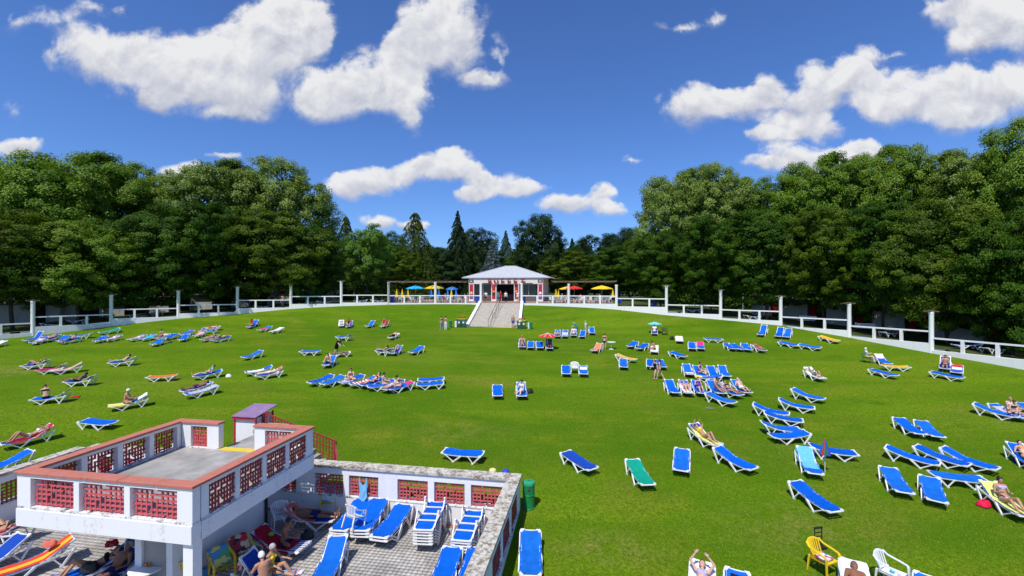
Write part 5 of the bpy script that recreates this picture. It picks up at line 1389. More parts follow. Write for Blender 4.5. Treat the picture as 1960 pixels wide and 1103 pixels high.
def hair_mesh(J, style):
    u, f = J['u'][2], J['f'][2]; lat = Vector((0,1,0)); c = J['head']+u*.022-f*.008; mb = MB(); n = 16
    vs = []; fs = []; m_ = 10
    for i in range(m_+1):
        ph = math.pi*.62*i/m_
        for k in range(n):
            th = 2*math.pi*k/n; fx = math.cos(th)
            cut = 1 if fx < .25 else 1-.45*(fx-.25)/.75       # hairline higher in front
            p_ = ph*cut
            vs.append(c+f*(.112*math.sin(p_)*fx)+lat*(.092*math.sin(p_)*math.sin(th))+u*(.120*math.cos(p_)))
    for i in range(m_):
        for k in range(n): fs.append((i*n+k, (i+1)*n+k, (i+1)*n+(k+1) % n, i*n+(k+1) % n))
    mb.add(vs, [tuple(reversed(x)) for x in fs])
    if style == 'long':
        vs = []; fs = []
        for i in range(6):
            t = i/5; cc = c-f*(.075+.02*t)-u*(.0+.24*t); w = .085*(1-.25*t)
            for k in range(10): th = 2*math.pi*k/10; vs.append(cc+lat*(w*math.cos(th))+f*(.04*math.sin(th)))
        for i in range(5):
            for k in range(10): fs.append((i*10+k, (i+1)*10+k, (i+1)*10+(k+1) % 10, i*10+(k+1) % 10))
        fs.append(tuple(range(10))); fs.append(tuple(reversed(range(50, 60)))); mb.add(vs, fs)
    if style == 'bun':
        cc = c+u*.09-f*.07
        for i in range(1): mb.lathe([(.01,-.045),(.035,-.03),(.045,0),(.035,.03),(.01,.045)], 10, tuple(cc))
    return mb.mesh('hair', True)
POSES = {
 'lie':     dict(spine=(172,168,165), thigh=(4,2), shin=(-4,-2), uarm=(-8,-8), farm=(0,4), foot=(75,78)),
 'lie_f':   dict(spine=(172,168,165), thigh=(4,2), shin=(-4,-2), uarm=(-8,-8), farm=(0,4), foot=(75,78), fem=True),
 'knees':   dict(spine=(170,163,158), thigh=(48,40), shin=(-50,-46), uarm=(150,150), farm=(40,45), aout=.9, fout=-.9, foot=(0,2), fem=True),
 'arms_up': dict(spine=(168,160,160), thigh=(42,30), shin=(-44,-34), uarm=(110,112), farm=(95,100), aout=(.55,.65), fout=(-.95,-.6), foot=(2,4), fem=True),
 'recline': dict(spine=(150,143,128), thigh=(14,6), shin=(-16,-8), uarm=(-60,-62), farm=(12,16), aout=.3, fout=-.1, foot=(70,72)),
 'recline_f': dict(spine=(148,142,124), thigh=(16,8), shin=(-18,-10), uarm=(-70,-70), farm=(20,22), aout=.3, fout=-.35, foot=(70,72), fem=True),
 'read':    dict(spine=(132,122,95), thigh=(34,24), shin=(-40,-32), uarm=(-62,-62), farm=(24,28), aout=.22, fout=-.38, foot=(10,12), fem=True),
 'situp':   dict(spine=(100,84,80), thigh=(6,2), shin=(-6,-3), uarm=(-50,-54), farm=(-18,-20), aout=.15, foot=(72,75)),
 'situp_f': dict(spine=(100,84,80), thigh=(28,6), shin=(-50,-8), uarm=(-50,-54), farm=(-10,-12), aout=.15, foot=(10,72), fem=True),
 'cross':   dict(spine=(92,76,72), thigh=(14,14), shin=(176,176), splay=.85, shin_in=.75, uarm=(-60,-60), farm=(-10,-10), aout=.25, fout=-.1, foot=(20,20)),
 'cross_f': dict(spine=(92,80,80), thigh=(14,14), shin=(176,176), splay=.85, shin_in=.75, uarm=(-66,-66), farm=(5,5), aout=.2, fout=-.45, foot=(20,20), fem=True),
 'side':    dict(spine=(86,72,66), thigh=(2,-6), shin=(-92,-86), uarm=(-58,-60), farm=(-10,-14), aout=.15, fout=-.1),
 'side_f':  dict(spine=(84,66,60), thigh=(2,-4), shin=(-90,-84), uarm=(-40,-50), farm=(-30,-40), aout=.1, fout=-.1, fem=True),
 'chair':   dict(spine=(104,98,92), thigh=(8,4), shin=(-84,-80), uarm=(-58,-58), farm=(10,10), aout=.25, fout=-.1),
 'stand':   dict(spine=(91,89,86), thigh=(-88,-92), shin=(-90,-90), uarm=(-84,-94), farm=(-74,-84), aout=.2, fout=.0),
 'stand_f': dict(spine=(91,89,86), thigh=(-86,-93), shin=(-92,-90), uarm=(-80,-86), farm=(-55,-70), aout=.22, fout=-.1, fem=True),
 'walk':    dict(spine=(89,87,85), thigh=(-66,-108), shin=(-82,-118), uarm=(-110,-68), farm=(-92,-45), aout=.15, fem=True),
 'walk_m':  dict(spine=(89,87,85), thigh=(-70,-106), shin=(-84,-116), uarm=(-110,-68), farm=(-92,-45), aout=.15),
 'bend':    dict(spine=(72,52,40), thigh=(-84,-96), shin=(-92,-98), uarm=(-60,-50), farm=(-40,-30), aout=.15),
 'prone':   dict(spine=(2,4,12), thigh=(181,179), shin=(178,181), uarm=(10,10), farm=(2,2), aout=.8, fout=-.7, foot=(178,178), fem=True),
}
BODY = {}; GARM = {}; HAIRC = {}
def person(M, pose, h, skin, hair, garments, label, hi=False, hstyle='short', group='bathers', z0=0.0):
    """M: matrix whose x axis is the way the person faces (or lies, feet towards +x), origin at the pelvis"""
    k = (pose, hi)
    if k not in BODY: BODY[k] = body_mesh('person_'+pose, POSES[pose], hi)
    me, J = BODY[k]
    sk = SKIN[skin]
    if not me.materials: me.materials.append(sk)
    o = bpy.data.objects.new('person', me); COL.objects.link(o); o.material_slots[0].link = 'OBJECT'; o.material_slots[0].material = sk
    o.matrix_world = M @ Matrix.Scale(h/1.70, 4); tag(o, label, 'person', group)
    for st, c in garments:
        g = (pose, hi, st)
        if g not in GARM: GARM[g] = shell(me, J, st)
        part({'brief': 'swim_briefs', 'trunk': 'swim_trunks', 'bikini': 'bikini', 'onepiece': 'swimsuit', 'shirt': 'shirt', 'bra': 'bikini_top', 'outfit': 'outfit', 'trousers': 'trousers', 'shorts': 'shorts'}[st], GARM[g], o, wear(c, (.5,.5,.5)))
    if hair:
        hk = (pose, hi, hstyle)
        if hk not in HAIRC: HAIRC[hk] = hair_mesh(J, hstyle)
        part('cap' if hair == 'white' else 'hair', HAIRC[hk], o, HAIRM[hair])
    return o
def feet_off(pose):
    J = pose_joints(POSES[pose]); return min(J['ankleL'].z, J['ankleR'].z)-.085
def on_lounger(key, pose, h, skin, hair, garments, label, x=None, y=0.0, turn=0.0, dz=None, **kw):
    M, kind = LOUNGERS[key]; x = .05 if x is None else x
    s, xs, zs = prof(kind); zz = float(np.interp(-x, -xs, zs)) if True else .35
    if dz is None: dz = .115*h/1.7
    h = h/LS; return person(M @ Matrix.Translation((x, y, zz+dz)) @ Matrix.Rotation(R(turn), 4, 'Z'), pose, h, skin, hair, garments, label, **kw)
def standing(px, py, pose, h, face, skin, hair, garments, label, z=None, **kw):
    p = ray_lawn(px, py, 0) if z is None else ray_z(px, py, z)
    p.z = (lawn_z(p.x, p.y) if z is None else z)
    return person(Matrix.Translation((p.x, p.y, p.z-feet_off(pose)*h/1.7)) @ Matrix.Rotation(R(face), 4, 'Z'), pose, h, skin, hair, garments, label, **kw)

# ================================================================== THE LAWN
Lg = lounger
# --- near right
GR = 'blue loungers on the near right lawn'
Lg(1305,857,1303,898,'low','blue','blue lounger seen end-on between the green one and the slanting one',GR)
Lg(1380,855,1434,892,'low','blue','blue lounger slanting right, just below the woman on the lime towel',GR)
Lg(1538,853,1560,904,'mid','blue','lounger covered with a pale blue towel beside the rainbow parasol',GR,'sky')
Lg(1552,849,1637,866,'low','blue','blue lounger lying crosswise behind the rainbow parasol',GR)
Lg(1543,824,1476,833,'low','blue','blue lounger with head to the right, lowest of the fan of five',GR)
Lg(1464,806,1525,820,'low','blue','blue lounger just above the reversed one in the fan of five',GR)
Lg(1465,787,1534,804,'low','blue','blue lounger in the middle of the fan of five',GR)
Lg(1448,771,1503,790,'low','blue','blue lounger at the upper left of the fan of five',GR)
Lg(1497,762,1552,779,'low','blue','blue lounger at the upper right of the fan of five',GR)
Lg(1525,743,1568,761,'low','blue','blue lounger alone above the fan of five',GR)
Lg(1327,815,1373,841,'mid','navy','lounger with lime towel carrying a sunbathing woman',GR,'lime')
Lg(1525,920,1594,974,'low','blue','large blue lounger below the pale blue towel, slanting to the right',GR)
Lg(1725,801,1754,825,'low','blue','left one of a close pair of blue loungers on the right lawn',GR)
Lg(1764,805,1792,832,'low','blue','right one of a close pair of blue loungers on the right lawn',GR)
Lg(1700,853,1792,885,'low','blue','first of three parallel blue loungers below the close pair',GR)
Lg(1758,852,1846,887,'low','blue','middle one of three parallel blue loungers below the close pair',GR)
Lg(1815,856,1894,892,'low','blue','last of three parallel blue loungers, nearest the right edge',GR)
Lg(1700,894,1729,938,'low','blue','blue lounger below the first of the three parallel ones',GR)
Lg(1777,916,1792,950,'low','blue','short-looking blue lounger left of the woman with the phone',GR)
Lg(1788,905,1881,916,'flat','blue','blue lounger lying crosswise behind the woman with the phone',GR)
Lg(1886,915,1972,990,'mid','blue','blue lounger with lime towel under the woman with the phone',GR,'phone')
Lg(1877,772,1934,793,'low','blue','blue lounger beside the two girls at the right edge',GR)
Lg(1906,773,1956,796,'low','blue','blue lounger with the two girls at the right edge',GR,'girls')
Lg(1956,769,2004,797,'low','blue','blue lounger cut by the right edge beyond the two girls',GR)
Lg(1934,850,1994,886,'mid','blue','blue lounger cut by the right edge with a reclining woman',GR,'redge')
# --- centre
GC = 'blue loungers on the middle lawn'
Lg(924,867,848,861,'flat','blue','blue lounger lying crosswise behind the terrace wall',GC)
Lg(1090,867,1126,891,'flat','navy','dull blue flat lounger right of the green litter bin',GC)
Lg(1211,878,1239,924,'low','green','green lounger in the middle of the near lawn',GC)
Lg(1015,1016,1015,1093,'low','blue','blue lounger right beside the terrace wall corner',GC)
Lg(952,739,953,752,'low','blue','blue lounger alone left of the seated pale woman',GC)
Lg(997,734,1000,752,'mid','blue2','blue lounger with the seated woman and the small dark bag',GC,'dog')
Lg(1083,699,1084,713,'low','blue','blue lounger left of the lone white chair',GC)
Lg(1116,699,1117.5,714,'low','blue','blue lounger with folded white towel right of the lone white chair',GC,'wchair')
Lg(1016,654,1015,662,'low','blue','blue lounger left of the red parasol, first beside the sitting man',GC)
Lg(1032,653,1034,664,'low','blue','blue lounger directly left of the red parasol',GC)
Lg(1049,649,1054,663,'up','navy','upright lounger in the shade of the red parasol',GC,'redpar')
Lg(1150,658,1133,667,'mid','blue','lounger with orange towel beside the standing woman',GC,'orange')
Lg(999,650,1000,661,'mid','navy','blue lounger under the large tanned man facing the camera',GC,'bigman')
# --- group right of centre
GM = 'loungers of the busy group right of centre'
Lg(1279,724,1295,751,'mid','blue','empty blue lounger at the left end of the busy front row',GM)
Lg(1305,724,1321,753,'mid','blue','blue lounger with white towel, second in the busy front row',GM,'f2')
Lg(1330,725,1346,752,'mid','blue','blue lounger with reading woman, third in the busy front row',GM,'f3')
Lg(1360,726,1380,751,'mid','blue','blue lounger with the dark haired man, fourth in the busy front row',GM,'f4')
Lg(1384,731,1411,753,'mid','blue2','lounger with striped towel, fifth in the busy front row',GM,'f5')
Lg(1405,724,1433,751,'mid','blue','blue lounger at the right end of the busy front row',GM,'f6')
Lg(1360,751,1399,768,'low','blue','empty blue lounger pulled out below the busy front row',GM)
Lg(1310,697,1325,713,'mid','blue','blue lounger with white towel at its foot in the upper row of the group',GM,'u1')
Lg(1330,701,1349,715,'mid','blue','blue lounger with the kneeling woman in purple',GM,'u2')
Lg(1358,703,1374,715,'mid','blue','third lounger of the upper row of the busy group',GM)
Lg(1379,701,1393,715,'mid','blue','right-hand lounger of the upper row of the busy group',GM)
Lg(1380,716,1332,719.5,'low','blue','crosswise blue lounger with yellow towel between the two busy rows',GM,'x1')
Lg(1245,688,1246,699,'low','blue','left lounger of the pair behind the two walking girls',GM)
Lg(1262,688,1268,700,'low','blue','right lounger of the pair behind the two walking girls',GM)
Lg(1183,677,1214,687,'low','yellow','tan yellow lounger slanting behind a blue one',GM)
Lg(1192.6,686.6,1194,700,'low','blue','blue lounger in front of the tan yellow one',GM)
Lg(1288,673,1306,680,'flat','blue','small flat blue lounger above the busy group',GM)
Lg(1217,652,1204,662,'low','blue','blue lounger left of the two beside the crouching bather',GM)
Lg(1237,656,1221,666,'low','blue','blue lounger next to the crouching bather',GM)
Lg(1253,662,1252,670,'low','white','pale lounger under the crouching bather',GM,'crouch')
Lg(1323,655,1326,665,'low','blue','blue lounger left of the one with the pink towel',GM)
Lg(1339,655,1343,665,'low','blue','blue lounger with pink towel on the upper right lawn',GM,'pink')
Lg(1350,647,1381,649,'flat','blue2','flat blue lounger crosswise above the row of four',GM)
Lg(1391,656,1405,666,'low','blue','first lounger from the left in the row of four',GM)
Lg(1403,657,1419,666.5,'low','blue','second lounger from the left in the row of four',GM)
Lg(1421,657,1437,667,'low','blue','third lounger from the left in the row of four',GM)
Lg(1444,659,1460,669,'low','blue2','lounger with printed towel at the right end of the row of four',GM,'row4')
Lg(1299,642,1302,653,'low','white','lounger draped in white towel right of the turquoise parasol',GM,'whitel')
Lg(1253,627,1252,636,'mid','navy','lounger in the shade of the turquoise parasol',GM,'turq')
# --- upper right by the wall
GW = 'loungers by the right wall'
Lg(1464,624,1453,635,'up','blue','upright white and blue lounger close under the right wall',GW)
Lg(1496,627,1487,640,'mid','blue','left lounger of the close pair under the right wall',GW)
Lg(1511,629,1502,642,'mid','blue','right lounger of the close pair under the right wall',GW)
Lg(1494,653,1526,660,'flat','blue','left one of two flat loungers end to end below the wall',GW)
Lg(1533,658,1567,664.5,'flat','blue','right one of two flat loungers end to end below the wall',GW)
Lg(1575,644,1598,650,'flat','gold','small gold lounger lying flat under the right wall',GW)
Lg(1545,706,1574,718,'mid','white','white lounger with a lying bather on the right lawn',GW,'whiteb')
Lg(1676,678,1705,693,'mid','blue','blue lounger beside the person on the green chair',GW,'greenc')
Lg(1698,698.5,1730,701,'flat','gold','flat gold lounger beside the person on the green chair',GW)
Lg(1675,708,1706,715,'flat','blue','flat blue lounger below the gold one on the right lawn',GW)
Lg(1809,685,1808,699,'up','navy','upright lounger with seated man near the right wall',GW,'rman')
Lg(1832,697,1830,712,'low','blue','lounger with red, white and blue towel near the right wall',GW,'flag')
Lg(1795,713,1829,719,'flat','blue','flat blue lounger below the seated man near the right wall',GW)
# --- middle left group
GN = 'loungers of the group left of centre'
Lg(631,716.6,597.5,730.4,'low','blue','empty blue lounger at the left end of the left-centre group',GN)
Lg(652,718,622,732.7,'low','blue','second empty blue lounger of the left-centre group',GN)
Lg(692,716,655,731,'low','blue','blue lounger under the woman in the red bikini',GN,'m3')
Lg(711,719.7,679,733,'low','blue2','lounger with pale red towel in the left-centre group',GN,'m4')
Lg(730,722,696,735,'low','blue','lounger with the long-haired woman in the left-centre group',GN,'m5')
Lg(746,726,713,738,'low','blue','lounger with the woman holding a brown bag, left-centre group',GN,'m6')
Lg(768,728,736,740,'low','navy','lounger with purple towel in the left-centre group',GN,'m7')
Lg(782,730,751,742,'low','blue','last lounger of the left-centre group with pink towel',GN,'m8')
Lg(849,722.5,800,726,'flat','blue','rear one of two crosswise loungers right of the left-centre group',GN)
Lg(848,731,798,735,'flat','blue','front one of two crosswise loungers right of the left-centre group',GN)
Lg(608,671,579,671.5,'flat','blue','flat blue lounger left of the man in black',GN)
Lg(641,682,620.5,694.4,'mid','blue','lounger with the man sitting cross-legged below the man in black',GN,'xman')
Lg(662,674,637,676,'flat','white','lounger with brown towel behind the man in black',GN,'brownt')
Lg(743,664.6,726,670.5,'mid','navy','left lounger of two with sunbathers left of the empty one',GN,'p1')
Lg(767,663,749,671,'mid','blue2','right lounger of two with sunbathers left of the empty one',GN,'p2')
Lg(806,661.5,788,673,'low','blue','empty blue lounger right of the two sunbathers',GN)
Lg(654,613,653,621.5,'mid','white','pale lounger with a white-clad bather under the bank',GN,'b1')
Lg(672,614,665,622.5,'mid','blue','lounger with red-clad bather under the bank',GN,'b2')
Lg(713,613,704,622.5,'mid','blue','empty blue lounger under the bank',GN)
Lg(743,614,729,622.5,'mid','white','lounger with red towel under the bank',GN,'b4')
Lg(667,638,649,644,'mid','blue','blue lounger with cream towel over its head end',GN,'creamt')
Lg(761,636,745,646,'low','white','lounger with a bather in dark trousers',GN,'trous')
# --- left lawn
GL = 'loungers on the left lawn'
Lg(514,699,477,711,'low','blue','rear lounger of the pair with the white towel',GL,'l1a')
Lg(534,701,496,717,'mid','blue','front lounger of the pair, orange towel on its head end',GL,'l1b')
Lg(498,669.6,468,682.5,'low','blue','empty blue lounger alone above the pair with the white towel',GL)
Lg(420,707,375,718.5,'low','blue','lounger with a propped-up bather left of the white-towel pair',GL,'l3')
Lg(403,729.5,350,748,'low','blue','rear lounger of the pair with lilac towels',GL,'l4a')
Lg(410,737,361,753,'low','blue2','front lounger of the pair with lilac towels',GL,'l4b')
Lg(333,717,287,720.5,'flat','orange','orange lounger standing alone on the left lawn',GL)
Lg(424,623,384,629,'low','blue','rear lounger of the far-left cluster with pale towel',GL,'l6')
Lg(418,627,378,634,'low','blue','lounger beside the pale towel in the far-left cluster',GL)
Lg(366,631.6,345,639,'low','blue','left lounger of the upper row of the far-left cluster',GL)
Lg(393,633,371,640,'low','blue','lounger with pink towel in the far-left cluster',GL,'l7b')
Lg(361,639.7,343,648,'low','blue','empty lounger in front of the upper row of the far-left cluster',GL)
Lg(417.5,640,385,650,'low','navy','rear lounger of the lower pair in the far-left cluster',GL,'l9a')
Lg(441,641,405,651,'low','blue','front lounger of the lower pair in the far-left cluster',GL,'l9b')
Lg(492,613.7,476,622,'mid','blue','lounger with a red-clad bather high on the left bank',GL,'l10')
Lg(518,623,495,631,'low','blue','rear lounger of the pair with red towel on the left bank',GL,'l11a')
Lg(541,625.5,518,634,'low','white','front pale lounger of the pair on the left bank',GL,'l11b')
for i,(a,b,c,d,k,lab) in enumerate([(82,632,45,651,'up','upright blue lounger in the cluster at the far left wall'),(93,641,56,656.6,'low','front lounger of the cluster at the far left wall'),(112,639,86,650,'low','lounger with pink bundle in the far left wall cluster'),
    (136,637.5,107,654,'low','blue lounger in the middle of the far left wall cluster'),(150,644,120,653,'low','blue lounger at the front right of the far left wall cluster'),(171,636,141,642,'low','blue lounger at the right end of the far left wall cluster')]):
    Lg(a,b,c,d,k,'blue' if i != 2 else 'blue2',lab,GL,'w%d' % i)
Lg(227,626.6,193,635,'low','green','green lounger near the left wall',GL)
Lg(204,641.6,181,652.5,'low','blue','left lounger of the pair below the green one near the wall',GL,'g1')
Lg(231,640,201,650,'low','blue2','right lounger of the pair below the green one near the wall',GL,'g2')
Lg(275,640,249,648.4,'low','blue2','first lounger of the row of four right of the green one',GL,'q1')
Lg(295,639,272,648.4,'low','blue','lounger with cyan towel, second of the row of four',GL,'q2')
Lg(321,637.5,299,646,'low','blue','lounger with lilac towel, third of the row of four',GL,'q3')
Lg(337,637.5,316,646,'low','blue','last lounger of the row of four right of the green one',GL)
Lg(309,648.4,295,657,'low','blue','empty lounger in front of the row of four',GL)
Lg(94,686.5,43.5,698.7,'mid','blue','lounger with a bather, knees bent, left of the red towel',GL,'l17')
Lg(122,694,76,707,'mid','blue','lounger with red towel on the left lawn',GL,'l18')
Lg(147,693,107,708,'mid','white','lounger with pale pink towel on the left lawn',GL,'l19')
Lg(256,681,211,693,'mid','blue','lounger with a reclining bather and red bag',GL,'l20')
Lg(184,716,122,729,'mid','blue','lounger with a deeply tanned bather',GL,'l21')
Lg(131,745,61,763,'mid','blue','lounger with lime towel, woman sitting on its edge',GL,'l22')
Lg(278,752,212,776,'mid','blue','lounger with yellow towel under the seated man in a cap',GL,'l23')
Lg(166,803,213,808,'flat','blue','flat blue lounger behind the raised deck',GL)
Lg(94,811,8,848,'mid','blue','lounger with dark red towel at the left edge',GL,'l25')
Lg(38,871,-24,890,'low','blue','blue lounger behind the coping at the left edge',GL)
Lg(8,651,-26,662,'low','white','pale lounger cut by the left edge near the wall',GL)
# --- bottom edge
GB = 'loungers at the bottom right edge'
Lg(1343,1064,1340,1185,'low','white','white-towelled lounger with the stretching woman at the bottom edge',GB,'bt1')
Lg(1409,1080,1415,1205,'low','blue','lounger with black towel at the bottom edge',GB,'bt2')
Lg(1628,1061,1655,1180,'low','white','white-towelled lounger with the sunbathing man at the bottom edge',GB,'bt3')
Lg(1772,1084,1800,1210,'low','blue','empty blue lounger at the bottom edge right of the white chair',GB,'bt4')

# ---------------------------------------------------------------- towels
T_ = lambda key, s0, s1, m_, lab, **k: towel(LOUNGERS[key], s0, s1, m_, lab, **k)
T_('sky',.55,2.06,'sky','pale blue towel over the lounger by the rainbow parasol',w=.70)
T_('lime',.05,1.75,'lime','lime towel under the sunbathing woman with raised arms',w=.68)
T_('phone',.2,2.0,'lime','lime towel under the woman with the phone',w=.62)
T_('girls',.4,1.7,'lilac','striped towel under the two girls',w=.66)
T_('wchair',1.25,1.75,'white','white towel folded on the lounger right of the white chair',w=.58)
T_('orange',.1,1.95,'orange','orange towel beside the standing woman',w=.70)
T_('f2',.0,1.6,'white','white towel in the busy front row',w=.68)
T_('f5',.9,2.0,'striped','striped towel on the fifth lounger of the busy front row',w=.64)
T_('f6',.3,1.1,'navy','dark towel on the right end lounger of the busy front row',w=.6)
T_('u1',.25,.75,'white','white towel on the foot of the upper row lounger',w=.66)
T_('x1',.0,.55,'yellow','yellow towel bundled on the crosswise lounger',w=.6)
T_('pink',1.35,2.05,'magenta','pink towel hung over a lounger head',w=.64)
T_('row4',.4,1.9,'print','printed towel at the right end of the row of four',w=.62)
T_('whitel',.05,2.05,'white','white towel draped right of the turquoise parasol',w=.82)
T_('whiteb',.9,2.05,'white','white towel under the lying bather on the right lawn',w=.7)
T_('greenc',1.45,2.05,'cream','pale towel over the lounger beside the green chair',w=.6)
T_('flag',.55,2.05,'flag','red, white and blue towel near the right wall',w=.70)
T_('m4',.3,1.5,'redstripe','pale red striped towel in the left-centre group',w=.64)
T_('m3',.2,1.3,'lilac','lilac striped towel under the woman in the red bikini',w=.64)
T_('m7',.2,1.4,'purple','purple towel in the left-centre group',w=.66)
T_('m8',1.5,2.0,'magenta','pink towel over the head of the last left-centre lounger',w=.58)
T_('brownt',.2,1.9,'brown','brown towel behind the man in black',w=.68)
T_('b4',1.1,2.05,'red','red towel under the bank',w=.62)
T_('creamt',1.2,2.05,'cream','cream towel over a lounger head above the man in black',w=.66)
T_('l1a',.2,1.4,'white','white towel on the rear lounger of the left pair',w=.66)
T_('l1b',1.5,2.05,'coral','orange towel on a head end on the left lawn',w=.62)
T_('l4a',.3,1.9,'lilac','lilac striped towel on the rear lounger of the left lawn pair',w=.64)
T_('l4b',.3,2.05,'striped','blue striped towel on the front lounger of the left lawn pair',w=.62)
T_('l6',.4,1.9,'cream','pale towel in the far-left cluster',w=.66)
T_('l7b',.4,1.7,'palepink','pink towel in the far-left cluster',w=.66)
T_('l9a',.4,1.6,'print','printed towel in the far-left cluster',w=.64)
T_('l11a',.2,1.3,'magenta','red towel on the left bank',w=.66)
T_('l11b',.6,2.0,'white','white towel on the left bank pair',w=.66)
T_('q1',.2,1.8,'print','printed towel on the first lounger of the row of four',w=.66)
T_('q2',.2,1.8,'cyan','cyan towel in the row of four',w=.68)
T_('q3',.4,1.9,'lilac','lilac towel in the row of four right of the green lounger',w=.64)
T_('g2',.4,1.8,'print','printed towel on the pair below the green lounger',w=.62)
T_('w1',.6,1.6,'print','printed towel in the far left wall cluster',w=.6)
T_('l18',.0,2.0,'red','dark red towel on the left lawn beside the pink one',w=.72)
T_('l19',.2,2.05,'palepink','pale pink towel on the left lawn',w=.68)
T_('l20',1.0,1.45,'red','red cloth under the reclining bather',w=.66)
T_('l22',1.15,2.05,'lime','lime towel over the head end behind the woman on the edge',w=.66)
T_('l23',.0,1.2,'yellow','yellow towel under the man in a cap',w=.72)
T_('l23',1.5,2.06,'white','white towel over the head end behind the man in a cap',w=.6)
T_('l25',.35,2.06,'red','dark red towel at the left edge',w=.72)
T_('bt1',.0,2.05,'white','white towel under the stretching woman at the bottom edge',w=.74)
T_('bt2',.0,1.85,'black','black towel at the bottom edge',w=.50,shift=.06)
T_('bt3',.0,2.05,'white','white towel under the sunbathing man at the bottom edge',w=.76)

# ---------------------------------------------------------------- bathers on the lawn
P_ = on_lounger
P_('lime','arms_up',1.55,'tan','brown',[('bikini','yellow')],'woman sunbathing with raised arms on the lime towel',x=.0,hi=True)
P_('phone','read',1.6,'tan','dark',[('bikini','lilac')],'woman in pale bikini looking at her phone on the right',x=-.05,hi=True,hstyle='bun')
P_('girls','situp_f',1.5,'fair','blond',[('bikini','white')],'fair-haired girl sitting at the right edge',x=-.15,y=.1)
P_('girls','cross_f',1.5,'fair','brown',[('bikini','black')],'brown-haired girl sitting beside the fair-haired one at the right edge',x=.28,y=-.12,turn=-15)
P_('redge','recline_f',1.55,'fair','dark',[('bikini','orange')],'woman in coral bikini reclining at the right edge',x=.0)
P_('dog','situp_f',1.55,'pale','dark',[('onepiece','white')],'pale woman sitting on a lounger in the middle of the lawn',x=.12,turn=-25)
P_('bigman','chair',1.75,'tan','blond',[('brief','navy')],'large tanned man sitting left of the loungers by the red parasol',x=.1)
P_('redpar','recline',1.6,'brown','dark',[('trunk','navy')],'dark figure resting under the red parasol',x=.0)
P_('f2','knees',1.5,'fair','brown',[('bikini','pink')],'woman with folded arms lying on the white towel',x=.0)
P_('f3','read',1.5,'fair','brown',[('onepiece','purple')],'woman with bent knees third in the busy row',x=.0)
P_('f4','situp',1.6,'tan','dark',[('trunk','blue')],'dark-haired man sitting up in the busy row',x=.1,turn=20)
P_('f5','recline_f',1.5,'tan','dark',[('bikini','navy')],'dark-haired bather stretched out fifth in the busy row',x=.0)
P_('f6','recline',1.6,'fair',None,[('trunk','white')],'man in pale trunks lying at the right end of the busy row',x=.05)
P_('u2','situp_f',1.5,'fair','dark',[('onepiece','purple')],'woman in purple kneeling on the upper row',x=-.1,turn=30)
P_('crouch','side_f',1.55,'tan','dark',[('brief','black')],'bather crouching on the edge of a pale lounger',x=-.1,turn=-110)
P_('turq','chair',1.6,'brown','dark',[('shirt','white')],'person in white top in the shade of the turquoise parasol',x=.1)
P_('row4','lie_f',1.5,'tan','brown',[('onepiece','red')],'bather lying at the right end of the row of four',x=.0)
P_('whiteb','knees',1.55,'tan','grey',[('bikini','teal')],'bather lying on the white lounger on the right lawn',x=.0)
P_('rman','chair',1.65,'tan','brown',[('trunk','navy')],'man sitting upright near the right wall',x=.15)
P_('m3','cross_f',1.6,'pale','dark',[('bikini','red')],'woman in red bikini sitting up in the left-centre group',x=.05,turn=40)
P_('m5','recline_f',1.55,'fair','dark',[('bikini','red')],'long-haired woman leaning back in the left-centre group',x=-.05,hstyle='long')
P_('m6','situp_f',1.55,'fair','dark',[('bikini','brown')],'woman sitting with a brown bag in the left-centre group',x=-.15,turn=160)
P_('m7','prone',1.55,'pale','dark',[('bikini','white')],'pale woman lying on her front in the left-centre group',x=.05,turn=180)
P_('m8','side_f',1.55,'fair','dark',[('bikini','pink')],'woman bending forward at the right of the left-centre group',x=.0,turn=-30)
P_('xman','cross',1.6,'fair','dark',[('trunk','navy')],'man sitting cross-legged below the man in black',x=.2)
P_('p1','recline',1.6,'fair','dark',[('trunk','black')],'dark-haired bather reclining, left one of two',x=.0)
P_('p2','knees',1.55,'fair','brown',[('bikini','purple')],'bather with bent knees, right one of two',x=.0)
P_('b1','chair',1.55,'fair','brown',[('shirt','white'),('shorts','white')],'bather in white sitting under the bank',x=.15)
P_('b2','side',1.55,'fair','brown',[('shirt','red')],'bather in red sitting under the bank',x=.15)
P_('b4','situp',1.55,'fair','grey',[('shirt','red')],'bather in red with white cap under the bank',x=.1)
P_('trous','lie',1.6,'fair',None,[('trousers','black')],'bather in dark trousers lying on the lawn',x=.0)
P_('l1b','lie_f',1.55,'pale','brown',[('bikini','white')],'pale bather lying on the white-towel pair',x=.05)
P_('l3','recline_f',1.6,'fair','brown',[('bikini','teal')],'bather propped up left of the white-towel pair',x=.1)
P_('l4a','lie',1.6,'brown','dark',[('trunk','navy')],'deeply tanned bather lying on the lilac towel',x=.0)
P_('l10','situp',1.55,'tan','brown',[('shirt','red')],'red-clad bather high on the left bank',x=.1)
P_('l17','knees',1.6,'tan','dark',[('bikini','black')],'bather with bent knees left of the red towel',x=.0)
P_('l20','recline',1.6,'fair','brown',[('trunk','teal')],'reclining bather with red cloth on the left lawn',x=.0)
P_('l21','recline',1.65,'brown','brown',[('trunk','black')],'deeply tanned man leaning back on the left lawn',x=.15)
P_('l22','side_f',1.6,'fair','brown',[('bikini','black')],'woman sitting on a lounger edge, lime towel behind her',x=.25,turn=-60)
P_('l23','cross',1.65,'tan','white',[('brief','navy')],'man in a white cap sitting with his back turned',x=.15,turn=170)
P_('l25','knees',1.65,'tan','grey',[('bikini','white')],'woman lying on the dark red towel at the left edge',x=.0,hi=True)
P_('l9a','lie_f',1.5,'fair','dark',[('bikini','purple')],'bather lying in the lower pair of the far-left cluster',x=.0)
